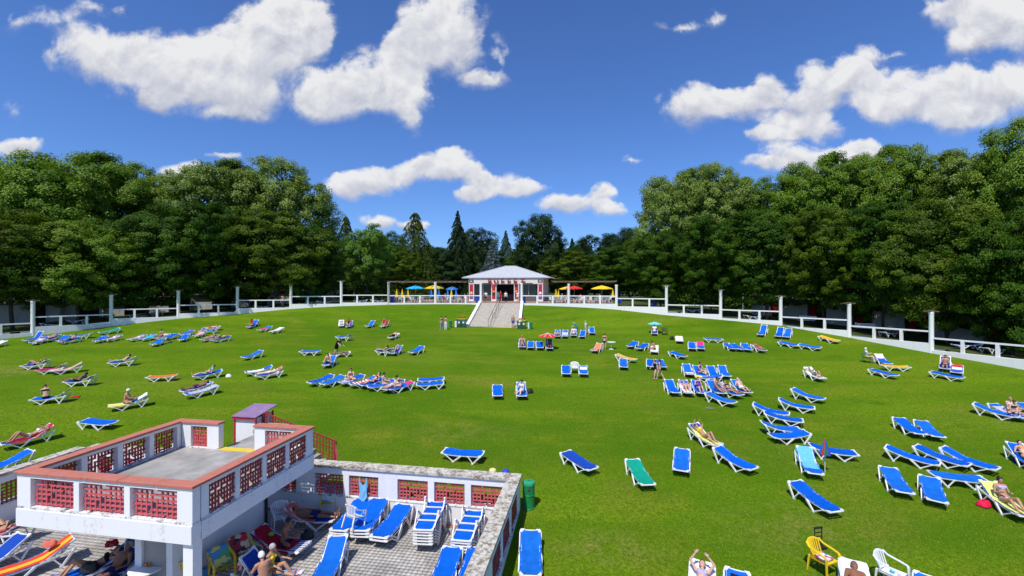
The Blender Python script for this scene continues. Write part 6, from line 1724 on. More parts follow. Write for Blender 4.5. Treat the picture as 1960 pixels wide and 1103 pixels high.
P_('l9b','knees',1.5,'tan','brown',[('bikini','yellow')],'bather with bent knees in the far-left cluster',x=.0)
P_('l6','lie',1.5,'fair','brown',[('trunk','red')],'bather lying on the pale towel of the far-left cluster',x=.0)
P_('q3','situp',1.5,'tan','dark',[('trunk','red')],'bather sitting up in the row of four right of the green lounger',x=.0)
P_('w2','lie_f',1.5,'fair','brown',[('onepiece','pink')],'bather lying in the far left wall cluster',x=.0)
P_('w4','recline',1.5,'tan','dark',[('trunk','navy')],'bather reclining at the front right of the far left wall cluster',x=.0)
P_('bt1','arms_up',1.65,'fair','brown',[('bikini','lilac')],'woman stretching both arms above her head at the bottom edge',x=.0,hi=True)
P_('bt3','lie',1.7,'brown','grey',[('brief','black')],'tanned grey-haired man sunbathing at the bottom edge',x=.05,hi=True)
S_ = standing
S_(1254,725,'walk',1.42,-150,'fair','brown',[('onepiece','black')],'dark-clad girl walking, left one of two',hstyle='long')
S_(1263,726,'walk',1.45,150,'fair','dark',[('bikini','black')],'dark-haired girl in black bikini walking, right one of two',hstyle='long')
S_(1157,669,'stand_f',1.5,80,'fair','dark',[('bikini','black')],'woman in a dark bikini standing with her back turned beside the small table')
S_(644,682,'bend',1.72,-20,'fair','dark',[('shirt','black'),('shorts','black')],'man in black bending over a lounger')
S_(845,631,'stand_f',1.6,150,'fair','dark',[('trousers','grey'),('bra','black')],'woman in grey trousers standing left of the stairs')
S_(853,631,'stand',1.62,60,'tan','dark',[('trousers','white')],'bare-chested person in white trousers standing left of the stairs')
S_(982,628,'stand',1.62,80,'tan','grey',[('trunk','blue')],'bare-chested man in blue shorts at the foot of the stairs')
S_(1104,640,'bend',1.5,170,'pale','grey',[('shirt','teal'),('shorts','blue')],'person in pale green shirt bending over loungers near the bank')
S_(1121,640,'stand',1.5,190,'fair','grey',[('shirt','white'),('shorts','white')],'person in white standing by loungers near the bank')
for i,(a,b,c,d,lab) in enumerate([(1068,632,1066,641,'leftmost lounger of the crowd below the bank behind the red parasol'),(1083,632,1080,641,'second lounger of the crowd below the bank behind the red parasol'),
      (1099,630,1097,640,'third lounger of the crowd below the bank behind the red parasol'),(1116,631,1113,643,'front lounger of the crowd below the bank'),(1132,624,1134,637,'right lounger of the crowd below the bank')]):
    Lg(a,b,c,d,'mid','blue',lab,GM,'cr%d' % i)
P_('cr0','lie_f',1.5,'fair','brown',[('bikini','teal')],'bather lying at the left of the crowd below the bank',x=0)
P_('cr2','situp',1.5,'fair','brown',[('shirt','white')],'bather sitting up in the crowd below the bank',x=.1)
T_('cr1',.5,1.6,'lilac','lilac towel in the crowd below the bank')

# ---------------------------------------------------------------- other things on the lawn
p = ray_lawn(1012, 971); p.z = lawn_z(p.x, p.y)-.02
litter_bin(p, 1.02, .225, 'green litter bin with hinged lid beside the terrace wall corner', R(-3), 'green litter bins')
p = ray_lawn(862, 627); p.z = lawn_z(p.x, p.y)-.02; litter_bin(p, .95, .2, 'green litter bin left of the stairs', 0, 'green litter bins')
p = ray_lawn(1016, 630); p.z = lawn_z(p.x, p.y)-.02; litter_bin(p, .95, .2, 'green litter bin right of the stairs', 0, 'green litter bins')
def recycling(px, py, label, flip):
    p = ray_lawn(px, py); p.z = lawn_z(p.x, p.y)
    t = thing('recycling_station', label, 'bins', p, 0, 'recycling stations')
    DG = mat('dark_green_bin', (.02,.09,.04), .5, .2, 4)
    for k in range(2):
        b = MB().box(-.72+k*.55, -.22+k*.55, -.25, .25, 0, .82).build('bin', DG, t, bevel=.03); MB().box(-.58+k*.55, -.36+k*.55, -.27, -.252, .5, .72).build('sticker', PLASTIC, b)
    for k, c in enumerate(((.03,.06,.35), (.75,.6,.05), (.6,.06,.04))):
        mb = MB(); 
        for q in range(9):
            a0 = math.pi*q/8; mb.box(math.cos(a0)*(.62-k*.14)-.12-.05, math.cos(a0)*(.62-k*.14)-.12+.05, -.2, .2, .84+k*.16, .84+k*.16+.13)
        mb.build('lid', mat('lid_%d' % k, c, .5), t)
    s = -1 if flip else 1
    MB().box(s*.75-.15 if s > 0 else -1.0, s*.75+.2 if s > 0 else -.76, -.2, .2, 0, .75).build('box', PLASTIC, t, bevel=.02)
recycling(886, 626, 'recycling bins with coloured lids left of the stairs', True)
recycling(1001, 629, 'recycling bins with coloured lids right of the stairs', False)
# parasols on the lawn
RED = fabric('red_canopy', (.62,.035,.03)); WHT = fabric('white_canopy', (.74,.72,.70)); TQ = fabric('turquoise_canopy', (.18,.55,.62))
p = ray_lawn(1048, 668); p.z = lawn_z(p.x, p.y); parasol(p, .92, 1.55, RED, RED, 'red parasol with pale ribs on the middle lawn', group='lawn parasols')
t = [o for o in COL.objects if o.name.startswith('parasol')][-1]
for k in range(8):
    a = 2*math.pi*k/8; MB().bar((.05*math.cos(a), .05*math.sin(a), 1.555), (.92*math.cos(a), .92*math.sin(a), 1.275), .05, .012).build('seam_tape', WHT, t)
p = ray_lawn(1253, 638); p.z = lawn_z(p.x, p.y); parasol(p, .80, 1.35, TQ, TQ, 'turquoise parasol below the right bank', group='lawn parasols')
p = ray_lawn(1579, 905); p.z = lawn_z(p.x, p.y)
cols = [fabric('canopy_'+n, c) for n, c in (('orange', (.70,.25,.03)), ('red2', (.45,.03,.05)), ('yellow', (.75,.5,.05)), ('blue2', (.03,.12,.42)), ('red', (.55,.03,.04)), ('green', (.02,.25,.12)), ('blue', (.03,.10,.42)), ('violet', (.10,.03,.30)))]
closed_parasol(p, 1.42, cols[0], 'closed rainbow parasol standing by the pale blue towel', cols, r=.21, base=.78, group='lawn parasols')
# chairs and small table
p = ray_lawn(1100, 714); chair(XYR(p.x, p.y, lawn_z(p.x, p.y), -95), PLASTIC, 'lone white plastic chair between two blue loungers mid-lawn')
p = ray_lawn(1577, 1098); chair(XYR(p.x, p.y, lawn_z(p.x, p.y), -68), PLASTICY, 'yellow plastic chair with folded cloth on its seat at the bottom edge', s=1.05)
o = MB().box(-.16, .17, -.2, .18, 0, .07).build('folded_cloth', TW['print'], bevel=.02); o.matrix_world = XYR(p.x, p.y, lawn_z(p.x, p.y)+.46, -68); tag(o, 'folded printed cloth on the yellow chair', 'cloth')
p = ray_lawn(1708, 1125); chair(XYR(p.x, p.y, lawn_z(p.x, p.y), -62), PLASTIC, 'white plastic chair at the bottom edge right of the sunbathing man', s=1.05)
o = MB().lathe([(.06,0),(.06,.03),(.045,.035),(.04,.012)], 14).build('blue_dish', mat('blue_dish', (.05,.45,.62), .4)); o.matrix_world = XYR(p.x, p.y, lawn_z(p.x, p.y)+.46, 0); tag(o, 'small blue dish on the white chair at the bottom edge', 'dish')
p = ray_lawn(1566, 1046)
o = thing('folding_trolley', 'small black folding trolley behind the yellow chair', 'trolley', (p.x, p.y, lawn_z(p.x, p.y)), R(10))
BLK = mat('black_metal', (.02,.02,.02), .5)
for x in (-.13, .13): MB().tube([(x, 0, .05), (x, 0, .62)], .016, 6).build('rail', BLK, o); MB().lathe([(.07,-.015),(.07,.015)], 12, (x, .05, .07)).build('wheel', BLK, o)
MB().box(-.15, .15, -.02, .02, .58, .63).build('handle', BLK, o); [MB().box(-.12, .12, -.012, .012, zq, zq+.025).build('cross_bar', BLK, o) for zq in (.2, .32, .44)]; MB().box(-.15, .15, -.2, .02, .03, .06).build('foot_plate', BLK, o)
p = ray_lawn(1659, 694); chair(XYR(p.x, p.y, lawn_z(p.x, p.y), -35), PLASTICG, 'green plastic chair carrying the person in a white hat')
person(Matrix.Translation((p.x+.02, p.y, lawn_z(p.x, p.y)+.54)) @ Matrix.Rotation(R(-35), 4, 'Z'), 'chair', 1.5, 'fair', 'white', [('shirt','white')], 'person in a white hat sitting on the green chair')
p = ray_lawn(1170, 668); z = lawn_z(p.x, p.y)
t = thing('side_table', 'small round white table beside the standing woman', 'table', (p.x, p.y, z))
MB().lathe([(.42,.66),(.45,.68),(.45,.70),(.42,.71)], 20).build('table_top', PLASTIC, t); MB().tube([(0,0,0), (0,0,.66)], .035, 8).build('stem', PLASTIC, t); MB().lathe([(.24,0),(.22,.03),(.05,.06)], 14).build('base', PLASTIC, t)
# bags and bundles
def bag(px, py, sx, sy, sz, m_, label, z=None, name='bag', rz=.4):
    p = ray_lawn(px, py) if z is None else ray_z(px, py, z); zz = lawn_z(p.x, p.y) if z is None else z
    rnd = random.Random(int(px)); mb = MB(); vs = []; fs = []; n = 20
    prof_ = [(.80, 0), (.98, .06), (1.0, .25), (.97, .5), (.88, .75), (.78, .93), (.55, 1.0), (.15, .94)]
    lean = rnd.uniform(-.2, .2)
    for i, (r_, h_) in enumerate(prof_):
        for k in range(n):
            a = 2*math.pi*k/n; c_, s_ = math.cos(a), math.sin(a); q = (abs(c_)**3.2+abs(s_)**3.2)**(-1/3.2)*(1+rnd.uniform(-.07, .07))
            ry = s_*(1-.45*h_)      # the mouth is pinched
            vs.append((sx*r_*q*c_+lean*sx*h_, sy*r_*q*ry, sz*h_*(1+.10*math.sin(2*a+px)+rnd.uniform(-.05, .05))))
    for i in range(len(prof_)-1):
        for k in range(n): fs.append((i*n+k, i*n+(k+1) % n, (i+1)*n+(k+1) % n, (i+1)*n+k))
    fs.append(tuple(range((len(prof_)-1)*n, len(prof_)*n))); mb.add(vs, fs)
    t = thing(name, label, 'bag', (p.x, p.y, zz), rz, 'bags on the ground')
    mb.build('body', m_, t, smooth=True)
    MB().tube([(-sx*.45, 0, sz*.85), (-sx*.3, 0, sz*1.2), (sx*.3, 0, sz*1.2), (sx*.45, 0, sz*.85)], .009, 6).build('strap', m_, t)
    return t
bag(1883, 968, .27, .20, .20, cloth('scarlet_cloth', (.70,.02,.07)), 'red beach bag beside the woman with the phone')
bag(1949, 884, .28, .2, .22, TW['navy'], 'dark bag under the reclining woman at the right edge')
bag(1015, 752, .22, .16, .28, BLK, 'small dark bag beside the pale woman mid-lawn')
bag(1286, 650, .25, .2, .35, BLK, 'black bag beside the white-draped lounger')
bag(438, 722, .2, .15, .22, PLASTIC, 'white bag under the propped-up bather')
bag(528, 716, .26, .2, .2, TW['white'], 'white bag beneath the orange-towel lounger')
bag(326, 656, .18, .14, .16, BLK, 'dark bag in front of the row of four')
bag(781, 743, .18, .14, .26, mat('teal_bag', (.03,.42,.38), .6), 'teal bag at the right of the left-centre group')
bag(145, 760, .22, .16, .07, TW['red'], 'red cloth bag lying beside the woman with the lime towel')
bag(1341, 846, .16, .12, .12, TW['beach'], 'small colourful bag under the lime towel lounger')
bag(1432, 750, .12, .1, .12, PLASTIC, 'small pale bag at the foot of the right end lounger')
bag(1130, 640, .2, .16, .3, TW['orange'], 'orange bag among the crowd below the bank')
bag(72, 657, .2, .15, .14, PLASTIC, 'white bag in the far left wall cluster')
p = ray_lawn(1272, 641); chair(XYR(p.x, p.y, lawn_z(p.x, p.y), -100), mat('black_plastic', (.02,.02,.025), .5), 'dark chair under the turquoise parasol')
p = ray_lawn(1358, 781)
o = MB().lathe([(.26, 0), (.26, .012), (.2, .016)], 20).build('drain_cover', mat('drain_metal', (.16,.15,.13), .7, .2, 8)); o.location = (p.x, p.y, lawn_z(p.x, p.y)-.002); tag(o, 'round grey drain cover in the grass below the busy row', 'drain')
for px, py, c, lab in ((943, 903, (.75,.68,.30), 'pale yellow sun hat on a post behind the terrace wall'), (968, 905, (.02,.06,.55), 'blue sun hat on a post behind the terrace wall')):
    p = at(px, 18.6, 9.4-(py-551)/F*18.6); g = lawn_z(p.x, p.y)
    t = thing('hydrant', lab.replace('sun hat on a post', 'hat-shaped tap post'), 'tap post', (p.x, p.y, g), 0, 'tap posts behind the wall'); H = p.z-g
    MB().lathe([(.06,0),(.06,H-.1)], 10).build('post', mat('post_'+lab[:4], c, .5), t)
    MB().lathe([(.30,H-.12),(.31,H-.10),(.17,H-.04),(.14,H+.10),(.10,H+.13)], 18).build('cap', mat('post_'+lab[:4], c, .5), t)

# ================================================================== SUN TERRACE FURNITURE AND BATHERS
GT = 'loungers on the sun terrace'
PZ = PAVE_Z
def stack(hx, hy, fx, fy, n, kind, labels, keys=None, dz=.10, top_flip=False, cols=None):
    hz = pz(kind, LL)[1]+dz*(n-1); Pf = ray_z(fx, fy, PZ+.34+dz*(n-1)); Ph = ray_z(hx, hy, PZ+hz)
    d = Vector((Pf.x-Ph.x, Pf.y-Ph.y)).normalized(); mid = (Pf+Ph)/2
    for k in range(n):
        M = Matrix.Translation((mid.x, mid.y, PZ+dz*k)) @ Matrix.Rotation(math.atan2(d.y, d.x), 4, 'Z')
        if top_flip and k == n-1:
            M = Matrix.Translation((mid.x, mid.y, PZ+dz*(k-1)+.345*2+.06)) @ Matrix.Rotation(math.atan2(d.y, d.x), 4, 'Z') @ Matrix.Rotation(math.pi, 4, 'X')
        make_lounger(M, kind, (cols[k] if cols else 'blue'), labels[k], GT)
    return M
ORD = ['bottom', 'second', 'third', 'fourth', 'fifth', 'topmost']
stack(693,957,652,1011,2,'low',['lower blue lounger of the stack carrying the white chair','upper blue lounger of the stack carrying the white chair'])
stack(726,954,690,1014,3,'low',['%s blue lounger of the stack of three by the terrace wall' % q for q in ('bottom','middle','top')])
stack(772,967,728,1025,2,'low',['lower blue lounger of the stack of two in the middle of the terrace','upper blue lounger of the stack of two in the middle of the terrace'])
stack(836,958,811,1010,6,'flat',['%s lounger of the left tall stack by the terrace wall' % q for q in ('lowest','second','third','fourth','fifth')]+['upside-down lounger on top of the left tall stack'],top_flip=True,cols=['green','green','blue','blue','blue','blue'],dz=.095)
stack(908,975,884,1030,5,'flat',['%s lounger of the right tall stack by the terrace wall' % q for q in ('lowest','second','third','fourth')]+['upside-down lounger on top of the right tall stack'],top_flip=True,dz=.095)
lounger(866,1046,836,1128,'low','blue','blue lounger at the bottom edge of the terrace, left of two',GT,z=PZ)
lounger(912,1051,890,1122,'low','blue','blue lounger squeezed against the right terrace wall',GT,z=PZ)
lounger(646,1024,612,1112,'mid','blue','single blue lounger in the sun in front of the stacks',GT,z=PZ)
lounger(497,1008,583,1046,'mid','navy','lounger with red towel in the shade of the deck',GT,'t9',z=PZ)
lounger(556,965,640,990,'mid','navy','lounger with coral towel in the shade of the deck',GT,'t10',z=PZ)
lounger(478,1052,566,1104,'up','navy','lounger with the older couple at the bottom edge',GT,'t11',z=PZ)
lounger(118,1030,-2,1096,'mid','blue','blue lounger with orange and yellow towel at the bottom left',GT,'tl1',z=PZ)
lounger(44,996,-30,1012,'mid','blue','blue lounger cut by the left edge with a person lying',GT,'tl2',z=PZ)
lounger(8,1046,-60,1075,'mid','navy','dark lounger cut by the bottom left edge',GT,'tl3',z=PZ)
lounger(214,1050,110,1108,'mid','blue','lounger of the couple with black bags below the deck',GT,'tl4',z=PZ)
lounger(252,1062,160,1120,'mid','navy','lounger of the tanned man below the deck',GT,'tl5',z=PZ)
lounger(262,1030,226,1066,'up','navy','dark blue upright lounger under the deck',GT,z=PZ)
lounger(268,1093,230,1130,'mid','blue2','lounger with cyan cloth at the bottom edge below the deck',GT,'tl6',z=PZ)
GTT = 'towels on the sun terrace'
towel(LOUNGERS['t9'],.45,2.06,'red','red towel under the seated man in the shade',w=.74,group=GTT)
towel(LOUNGERS['t9'],-.02,.42,'striped','striped towel on the foot of the red-towel lounger',w=.74,group=GTT)
towel(LOUNGERS['t10'],.75,2.06,'coral','coral towel under the man lying in the shade',w=.72,group=GTT)
towel(LOUNGERS['t11'],.35,1.1,'sky','blue towel under the older couple',w=.66,group=GTT)
towel(LOUNGERS['t11'],-.05,.35,'print','printed towel at the foot of the older couple',w=.64,group=GTT)
towel(LOUNGERS['tl1'],.1,2.02,'surf','orange and yellow towel at the bottom left',w=.60,group=GTT)
towel(LOUNGERS['tl2'],.9,2.1,'pink','pink towel at the left edge of the terrace',w=.70,group=GTT)
towel(LOUNGERS['tl6'],1.2,2.06,'cyan','cyan towel at the bottom edge below the deck',w=.66,group=GTT)
GP = 'bathers on the sun terrace'
on_lounger('t9','cross',1.6,'brown','dark',[('trunk','navy')],'bare-backed man sitting on the red towel in the shade',x=.15,turn=15,hi=True,group=GP)
on_lounger('t10','lie',1.65,'brown','dark',[('trunk','navy')],'man in dark trunks lying on the coral towel in the shade',x=.1,hi=True,group=GP)
on_lounger('t11','situp_f',1.55,'tan','grey',[('onepiece','yellow')],'older woman in yellow swimsuit sitting at the bottom edge',x=.02,y=.12,hi=True,group=GP)
on_lounger('t11','cross',1.6,'tan','white',[('brief','navy')],'bather in a white swim cap sitting at the bottom edge',x=.15,y=-.40,turn=150,hi=True,group=GP)
on_lounger('tl4','knees',1.65,'tan','dark',[('bikini','black')],'woman with raised knees below the deck',x=-.05,hi=True,group=GP)
on_lounger('tl5','recline',1.7,'brown','grey',[('trunk','navy')],'deeply tanned grey-haired man reclining below the deck',x=-.05,hi=True,group=GP)
on_lounger('tl2','knees',1.6,'tan','brown',[('bikini','black')],'person lying at the left edge of the terrace',x=.1,group=GP)
def pch(px, py, deg, m_, lab, s=1.0):
    p = ray_z(px, py, PZ); return chair(XYR(p.x, p.y, PZ, deg), m_, lab, 'plastic chairs on the sun terrace', s), p
pch(538, 1010, -50, PLASTIC, 'white plastic chair in the shade behind the red towel')
c, p1 = pch(628, 978, -70, PLASTICY, 'yellow plastic chair with towels in the terrace corner')
c, p2 = pch(462, 1084, -40, PLASTICY, 'yellow plastic chair with a red printed bag below the deck')
c, p3 = pch(424, 1108, -40, PLASTICY, 'yellow plastic chair with a floral cushion below the deck')
c, p4 = pch(352, 1118, 120, PLASTICY, 'yellow plastic chair at the round table')
pch(284, 1078, -30, PLASTICG, 'green plastic chair under the deck')
# white chair turned over on the loungers
q = ray_z(675, 985, PZ+.95)
chair(Matrix.Translation((q.x, q.y, PZ+.50)) @ Matrix.Rotation(R(62), 4, 'Z') @ Matrix.Rotation(R(16), 4, 'Y'), PLASTIC, 'white plastic chair standing on the stacked loungers with its back turned', 'plastic chairs on the sun terrace', .92)
def drape(p, z, m_, label, w=.52, d=.5, h=.35, rz=0.0, name='towel'):
    """cloth thrown over a chair back and seat"""
    n = 12; vs = []; fs = []
    for i in range(n+1):
        f = i/n
        if f < .35: x, zz = -.40, .50+(f/.35)*.36
        elif f < .6: g = (f-.35)/.25; x, zz = -.40+.10*g, .86-.03*g
        else: g = (f-.6)/.4; x, zz = -.30+.45*g, .83-.36*min(1, g*1.6)
        for k in range(9):
            y = (-1+2*k/8)*w/2; vs.append((x+.02*math.sin(k*2+i), y, zz+.02*math.sin(k*1.7+i*.8)))
    for i in range(n):
        for k in range(8): fs.append((i*9+k, (i+1)*9+k, (i+1)*9+k+1, i*9+k+1))
    mb = MB(); mb.add(vs, fs); mb.add([(a, b, c-.012) for a, b, c in vs], [tuple(reversed(f)) for f in fs])
    o = mb.build(name, m_, smooth=True); o.matrix_world = XYR(p.x, p.y, z, rz); return tag(o, label, 'towel', GTT)
drape(p1, PZ, TW['sky'], 'pale blue towel over the chair in the terrace corner', rz=-70)
drape(p2, PZ, TW['beach'], 'red printed cloth over the yellow chair below the deck', rz=-40)
drape(p3, PZ, TW['floral'], 'floral towel over the yellow chair below the deck', rz=-40)
p = ray_z(283, 1085, PZ+.72)
t = thing('round_table', 'round white plastic table with a fruit bowl below the deck', 'table', (p.x, p.y, PZ))
MB().lathe([(.40,.69),(.45,.70),(.45,.725),(.42,.73)], 28).build('table_top', PLASTIC, t)
for k in range(4):
    a = k*math.pi/2+.4; MB().bar((.12*math.cos(a), .12*math.sin(a), .69), (.33*math.cos(a), .33*math.sin(a), 0), .06, .05).build('leg', PLASTIC, t)
b = thing('fruit_bowl', 'small bowl of orange fruit on the round table', 'bowl', (p.x, p.y, PZ+.731))
MB().lathe([(.05,0),(.11,.04),(.12,.05),(.10,.045),(.04,.015)], 16).build('bowl', PLASTIC, b)
for k in range(4): MB().lathe([(.01,-.035),(.03,-.022),(.036,0),(.03,.022),(.01,.035)], 10, (.05*math.cos(k*1.57), .05*math.sin(k*1.57), .07)).build('fruit', mat('orange_fruit', (.75,.25,.02), .5), b, smooth=True)
bag(588, 1030, .22, .16, .26, BLK, 'black bag beside the man on the red towel', z=PZ)
bag(170, 1094, .20, .13, .26, BLK, 'black bag on the couple\'s lounger below the deck', z=PZ+.38)
bag(532, 1073, .10, .08, .12, BLK, 'small black pouch on the paving beside the older couple', z=PZ)
bag(96, 1044, .17, .12, .16, TW['coral'], 'red printed bag on the orange and yellow towel', z=PZ+.62)
bag(466, 1086, .17, .14, .26, TW['beach'], 'red beach bag standing on the yellow chair', z=PZ+.44)
bag(214, 1044, .16, .12, .16, TW['red'], 'red cloth bag at the head of the couple below the deck', z=PZ+.75)
bag(300, 1098, .18, .13, .22, TW['brown'], 'brown bag on the paving beside the round table', z=PZ)
bag(390, 1100, .15, .12, .20, TW['floral'], 'floral bag on the paving beside the corner pillar', z=PZ)
p = ray_z(520, 1022, PZ+.55); o = MB().lathe([(.01,-.05),(.08,-.03),(.10,0),(.08,.03),(.01,.05)], 12).build('green_ball', mat('lime_ball', (.15,.62,.05), .5), smooth=True); o.location = (p.x, p.y, PZ+.56); tag(o, 'lime green cushion ball behind the man on the red towel', 'ball')
# swimsuit drying on the lattice
def swimsuit():
    base = CORNER - UX*5.95 - VY*.42; mb = MB(); out = [(-.17,1.40),(-.17,1.62),(-.13,1.66),(-.10,1.45),(0,1.36),(.10,1.45),(.13,1.66),(.17,1.62),(.17,1.40),(.14,1.1),(.17,.95),(.06,.78),(.03,.72),(-.03,.72),(-.06,.78),(-.17,.95),(-.14,1.1)]
    n = len(out); k = 1.0
    vs = [(x, -.012-.02*math.sin(z*9), z) for x, z in out]+[(x, .012-.02*math.sin(z*9), z) for x, z in out]
    mb.add(vs, [tuple(range(n)), tuple(reversed(range(n, 2*n)))]+[(i, i+n, (i+1) % n+n, (i+1) % n) for i in range(n)])
    o = mb.build('swimsuit', cloth('pale_blue_swimsuit', (.22,.52,.75))); o.location = (base.x, base.y, PZ-.18); o.rotation_euler = (0, 0, TH); tag(o, 'pale blue swimsuit hung to dry on the red lattice', 'swimsuit')
swimsuit()

# ================================================================== BUFFET TERRACE AND BACKGROUND
TZ = 7.237
YEL = fabric('yellow_canopy', (.80,.56,.03)); BLU = fabric('blue_canopy', (.05,.25,.72)); CYA = fabric('cyan_canopy', (.03,.42,.72)); ORG = fabric('orange_canopy', (.75,.35,.05))
parasol((*at(795,70.5,0).xy, TZ), 1.45, 2.55, CYA, CYA, 'open cyan parasol on the left terrace', drop=.30, group='terrace parasols', valance=.1)
parasol((*at(831,71.2,0).xy, TZ), 1.55, 2.6, YEL, YEL, 'open yellow parasol left of the buffet', drop=.30, group='terrace parasols', valance=.1)
parasol((*at(865,71.0,0).xy, TZ), 1.0, 2.35, BLU, BLU, 'open blue parasol next to the buffet', drop=.34, group='terrace parasols', valance=.14)
parasol((*at(1099,69.5,0).xy, TZ), 1.35, 2.5, RED, RED, 'open red parasol on the right terrace', drop=.30, group='terrace parasols', valance=.12)
parasol((*at(1085,71.0,0).xy, TZ), 1.3, 2.4, YEL, ORG, 'yellow parasol half hidden behind the red one', drop=.28, group='terrace parasols', valance=.1)
parasol((*at(1152,69.5,0).xy, TZ), 1.7, 2.55, YEL, YEL, 'large open yellow parasol on the right terrace', drop=.28, group='terrace parasols', valance=.1)
for px, Y, m_, lab in ((759.5,69,YEL,'closed yellow parasol, leftmost on the terrace'),(770,69,YEL,'closed yellow parasol, second from the left on the terrace'),(781,69.5,YEL,'closed yellow parasol, third from the left on the terrace'),
      (825.5,69,BLU,'closed blue parasol under the yellow one'),(840,69,BLU,'closed blue parasol right of the terrace middle column'),(857,69.5,BLU,'closed blue parasol under the small blue one'),(864,68.8,YEL,'closed yellow parasol under the small blue one'),(873,69,BLU,'closed blue parasol nearest the buffet'),
      (1064,68,YEL,'closed yellow parasol right of the buffet'),(1069,68.4,YEL,'closed yellow parasol beside the one right of the buffet'),(1173,68,YEL,'closed yellow parasol at the right end of the terrace')):
    closed_parasol((*at(px,Y,0).xy, TZ), 2.0, m_, lab, r=.24, base=.75, group='closed terrace parasols')
rnd = random.Random(4)
def cafe(px, Y, n, label):
    p = at(px, Y, TZ)
    t = thing('cafe_table', label, 'table', p, 0, 'cafe tables'); MB().lathe([(.42,.70),(.44,.71),(.44,.74),(.42,.745)], 16).build('table_top', PLASTIC if n % 2 else mat('wine_table', (.18,.03,.04), .5), t)
    MB().tube([(0,0,0),(0,0,.7)], .04, 8).build('stem', BLK, t); MB().lathe([(.28,0),(.26,.03),(.05,.05)], 12).build('base', BLK, t)
    for k in range(3):
        a = rnd.uniform(0, 6.28) if k else -1.6; a = a if k == 0 else (-1.6+k*2.1+rnd.uniform(-.4,.4))
        chair(XYR(p.x+.68*math.cos(a), p.y+.68*math.sin(a), TZ, math.degrees(a)+180), PLASTIC, 'white chair %s %s' % (('before the', 'right of the', 'left of the')[k], label.replace('cafe table ', 'table ')), 'white chairs at the cafe tables')
ci = 0
for px in (757, 775, 793, 811, 846, 864, 882): cafe(px, 68.6+(ci % 2)*1.6, ci, 'cafe table %s on the left terrace' % ['beneath the first closed parasols','left of the cyan parasol','beneath the cyan parasol','right of the cyan parasol','right of the middle column','beneath the small blue parasol','nearest the pavilion'][ci]); ci += 1
for k, px in enumerate((1062, 1078, 1104, 1120, 1140, 1160)): cafe(px, 66.6-.3*k*.6+(k % 2)*1.3, k, 'cafe table %s on the right terrace' % ['nearest the pavilion','beside the second column','below the red parasol','right of the red parasol','left under the big yellow parasol','right under the big yellow parasol'][k])
for px, lab in ((751, 'blue bin at the left end of the terrace'), (914, 'blue bin left of the stair head'), (1003, 'blue bin right of the stair head'), (1186, 'blue bin at the right end of the terrace'), (1253, 'blue bin behind the right rail')):
    Y = {751:67.3, 914:67.2, 1003:66.3, 1186:63.8, 1253:63}[px]; p = at(px, Y, TZ if px < 1240 else 6.6)
    t = thing('waste_bin', lab, 'bin', p, 0, 'blue bins'); MB().box(-.24,.24,-.24,.24,0,.80).build('body', mat('blue_bin', (.01,.06,.42), .5, .1, 4), t, bevel=.03); MB().box(-.27,.27,-.27,.27,.802,.92).build('lid', mat('blue_bin_lid', (.008,.04,.30), .5), t, bevel=.03)
for (px, Y, pose, h, face, sk, ha, ga, lab) in [
   (930,67.5,'stand',1.6,-90,'tan','dark',[('shirt','white'),('shorts','red')],'person in white top and red shorts at the stair head'),(953,67.0,'stand_f',1.5,90,'fair','grey',[('shirt','teal'),('shorts','blue')],'person in pale blue at the top of the stairs'),
   (958,67.4,'walk_m',1.7,-80,'fair','brown',[('outfit','red')],'person in red walking at the stair head'),(968,68.0,'stand',1.6,-80,'fair','dark',[('shirt','white'),('trousers','black')],'person in white shirt and black trousers on the terrace'),
   (991,68.2,'stand_f',1.6,-100,'tan','dark',[('shirt','white')],'person in white in front of the right red pilaster')]:
    p = at(px, Y, TZ); person(Matrix.Translation((p.x, p.y, TZ-feet_off(pose)*h/1.7)) @ Matrix.Rotation(R(face), 4, 'Z'), pose, h, sk, ha, ga, lab, group='people on the buffet terrace')
for k, (px, Y, c) in enumerate(((838,69.6,'white'),(852,68.4,'pink'),(876,70.2,'orange'),(889,69.0,'white'),(1076,67.8,'grey'),(1112,67.4,'orange'),(1148,66.2,'white'),(895,71,'red'))):
    p = at(px, Y, TZ); person(Matrix.Translation((p.x, p.y, TZ+.54)) @ Matrix.Rotation(R(-90+40*(k % 3-1)), 4, 'Z'), 'chair', 1.6, ('fair','tan')[k % 2], ('brown','grey','dark')[k % 3], [('shirt', c)],
        'guest in %s seated %s' % (c, ['under the yellow parasol','beside the small blue parasol','near the pavilion corner','left of the pavilion','right of the pavilion','below the red parasol','below the large yellow parasol','against the pavilion wall'][k]), group='guests on the buffet terrace')
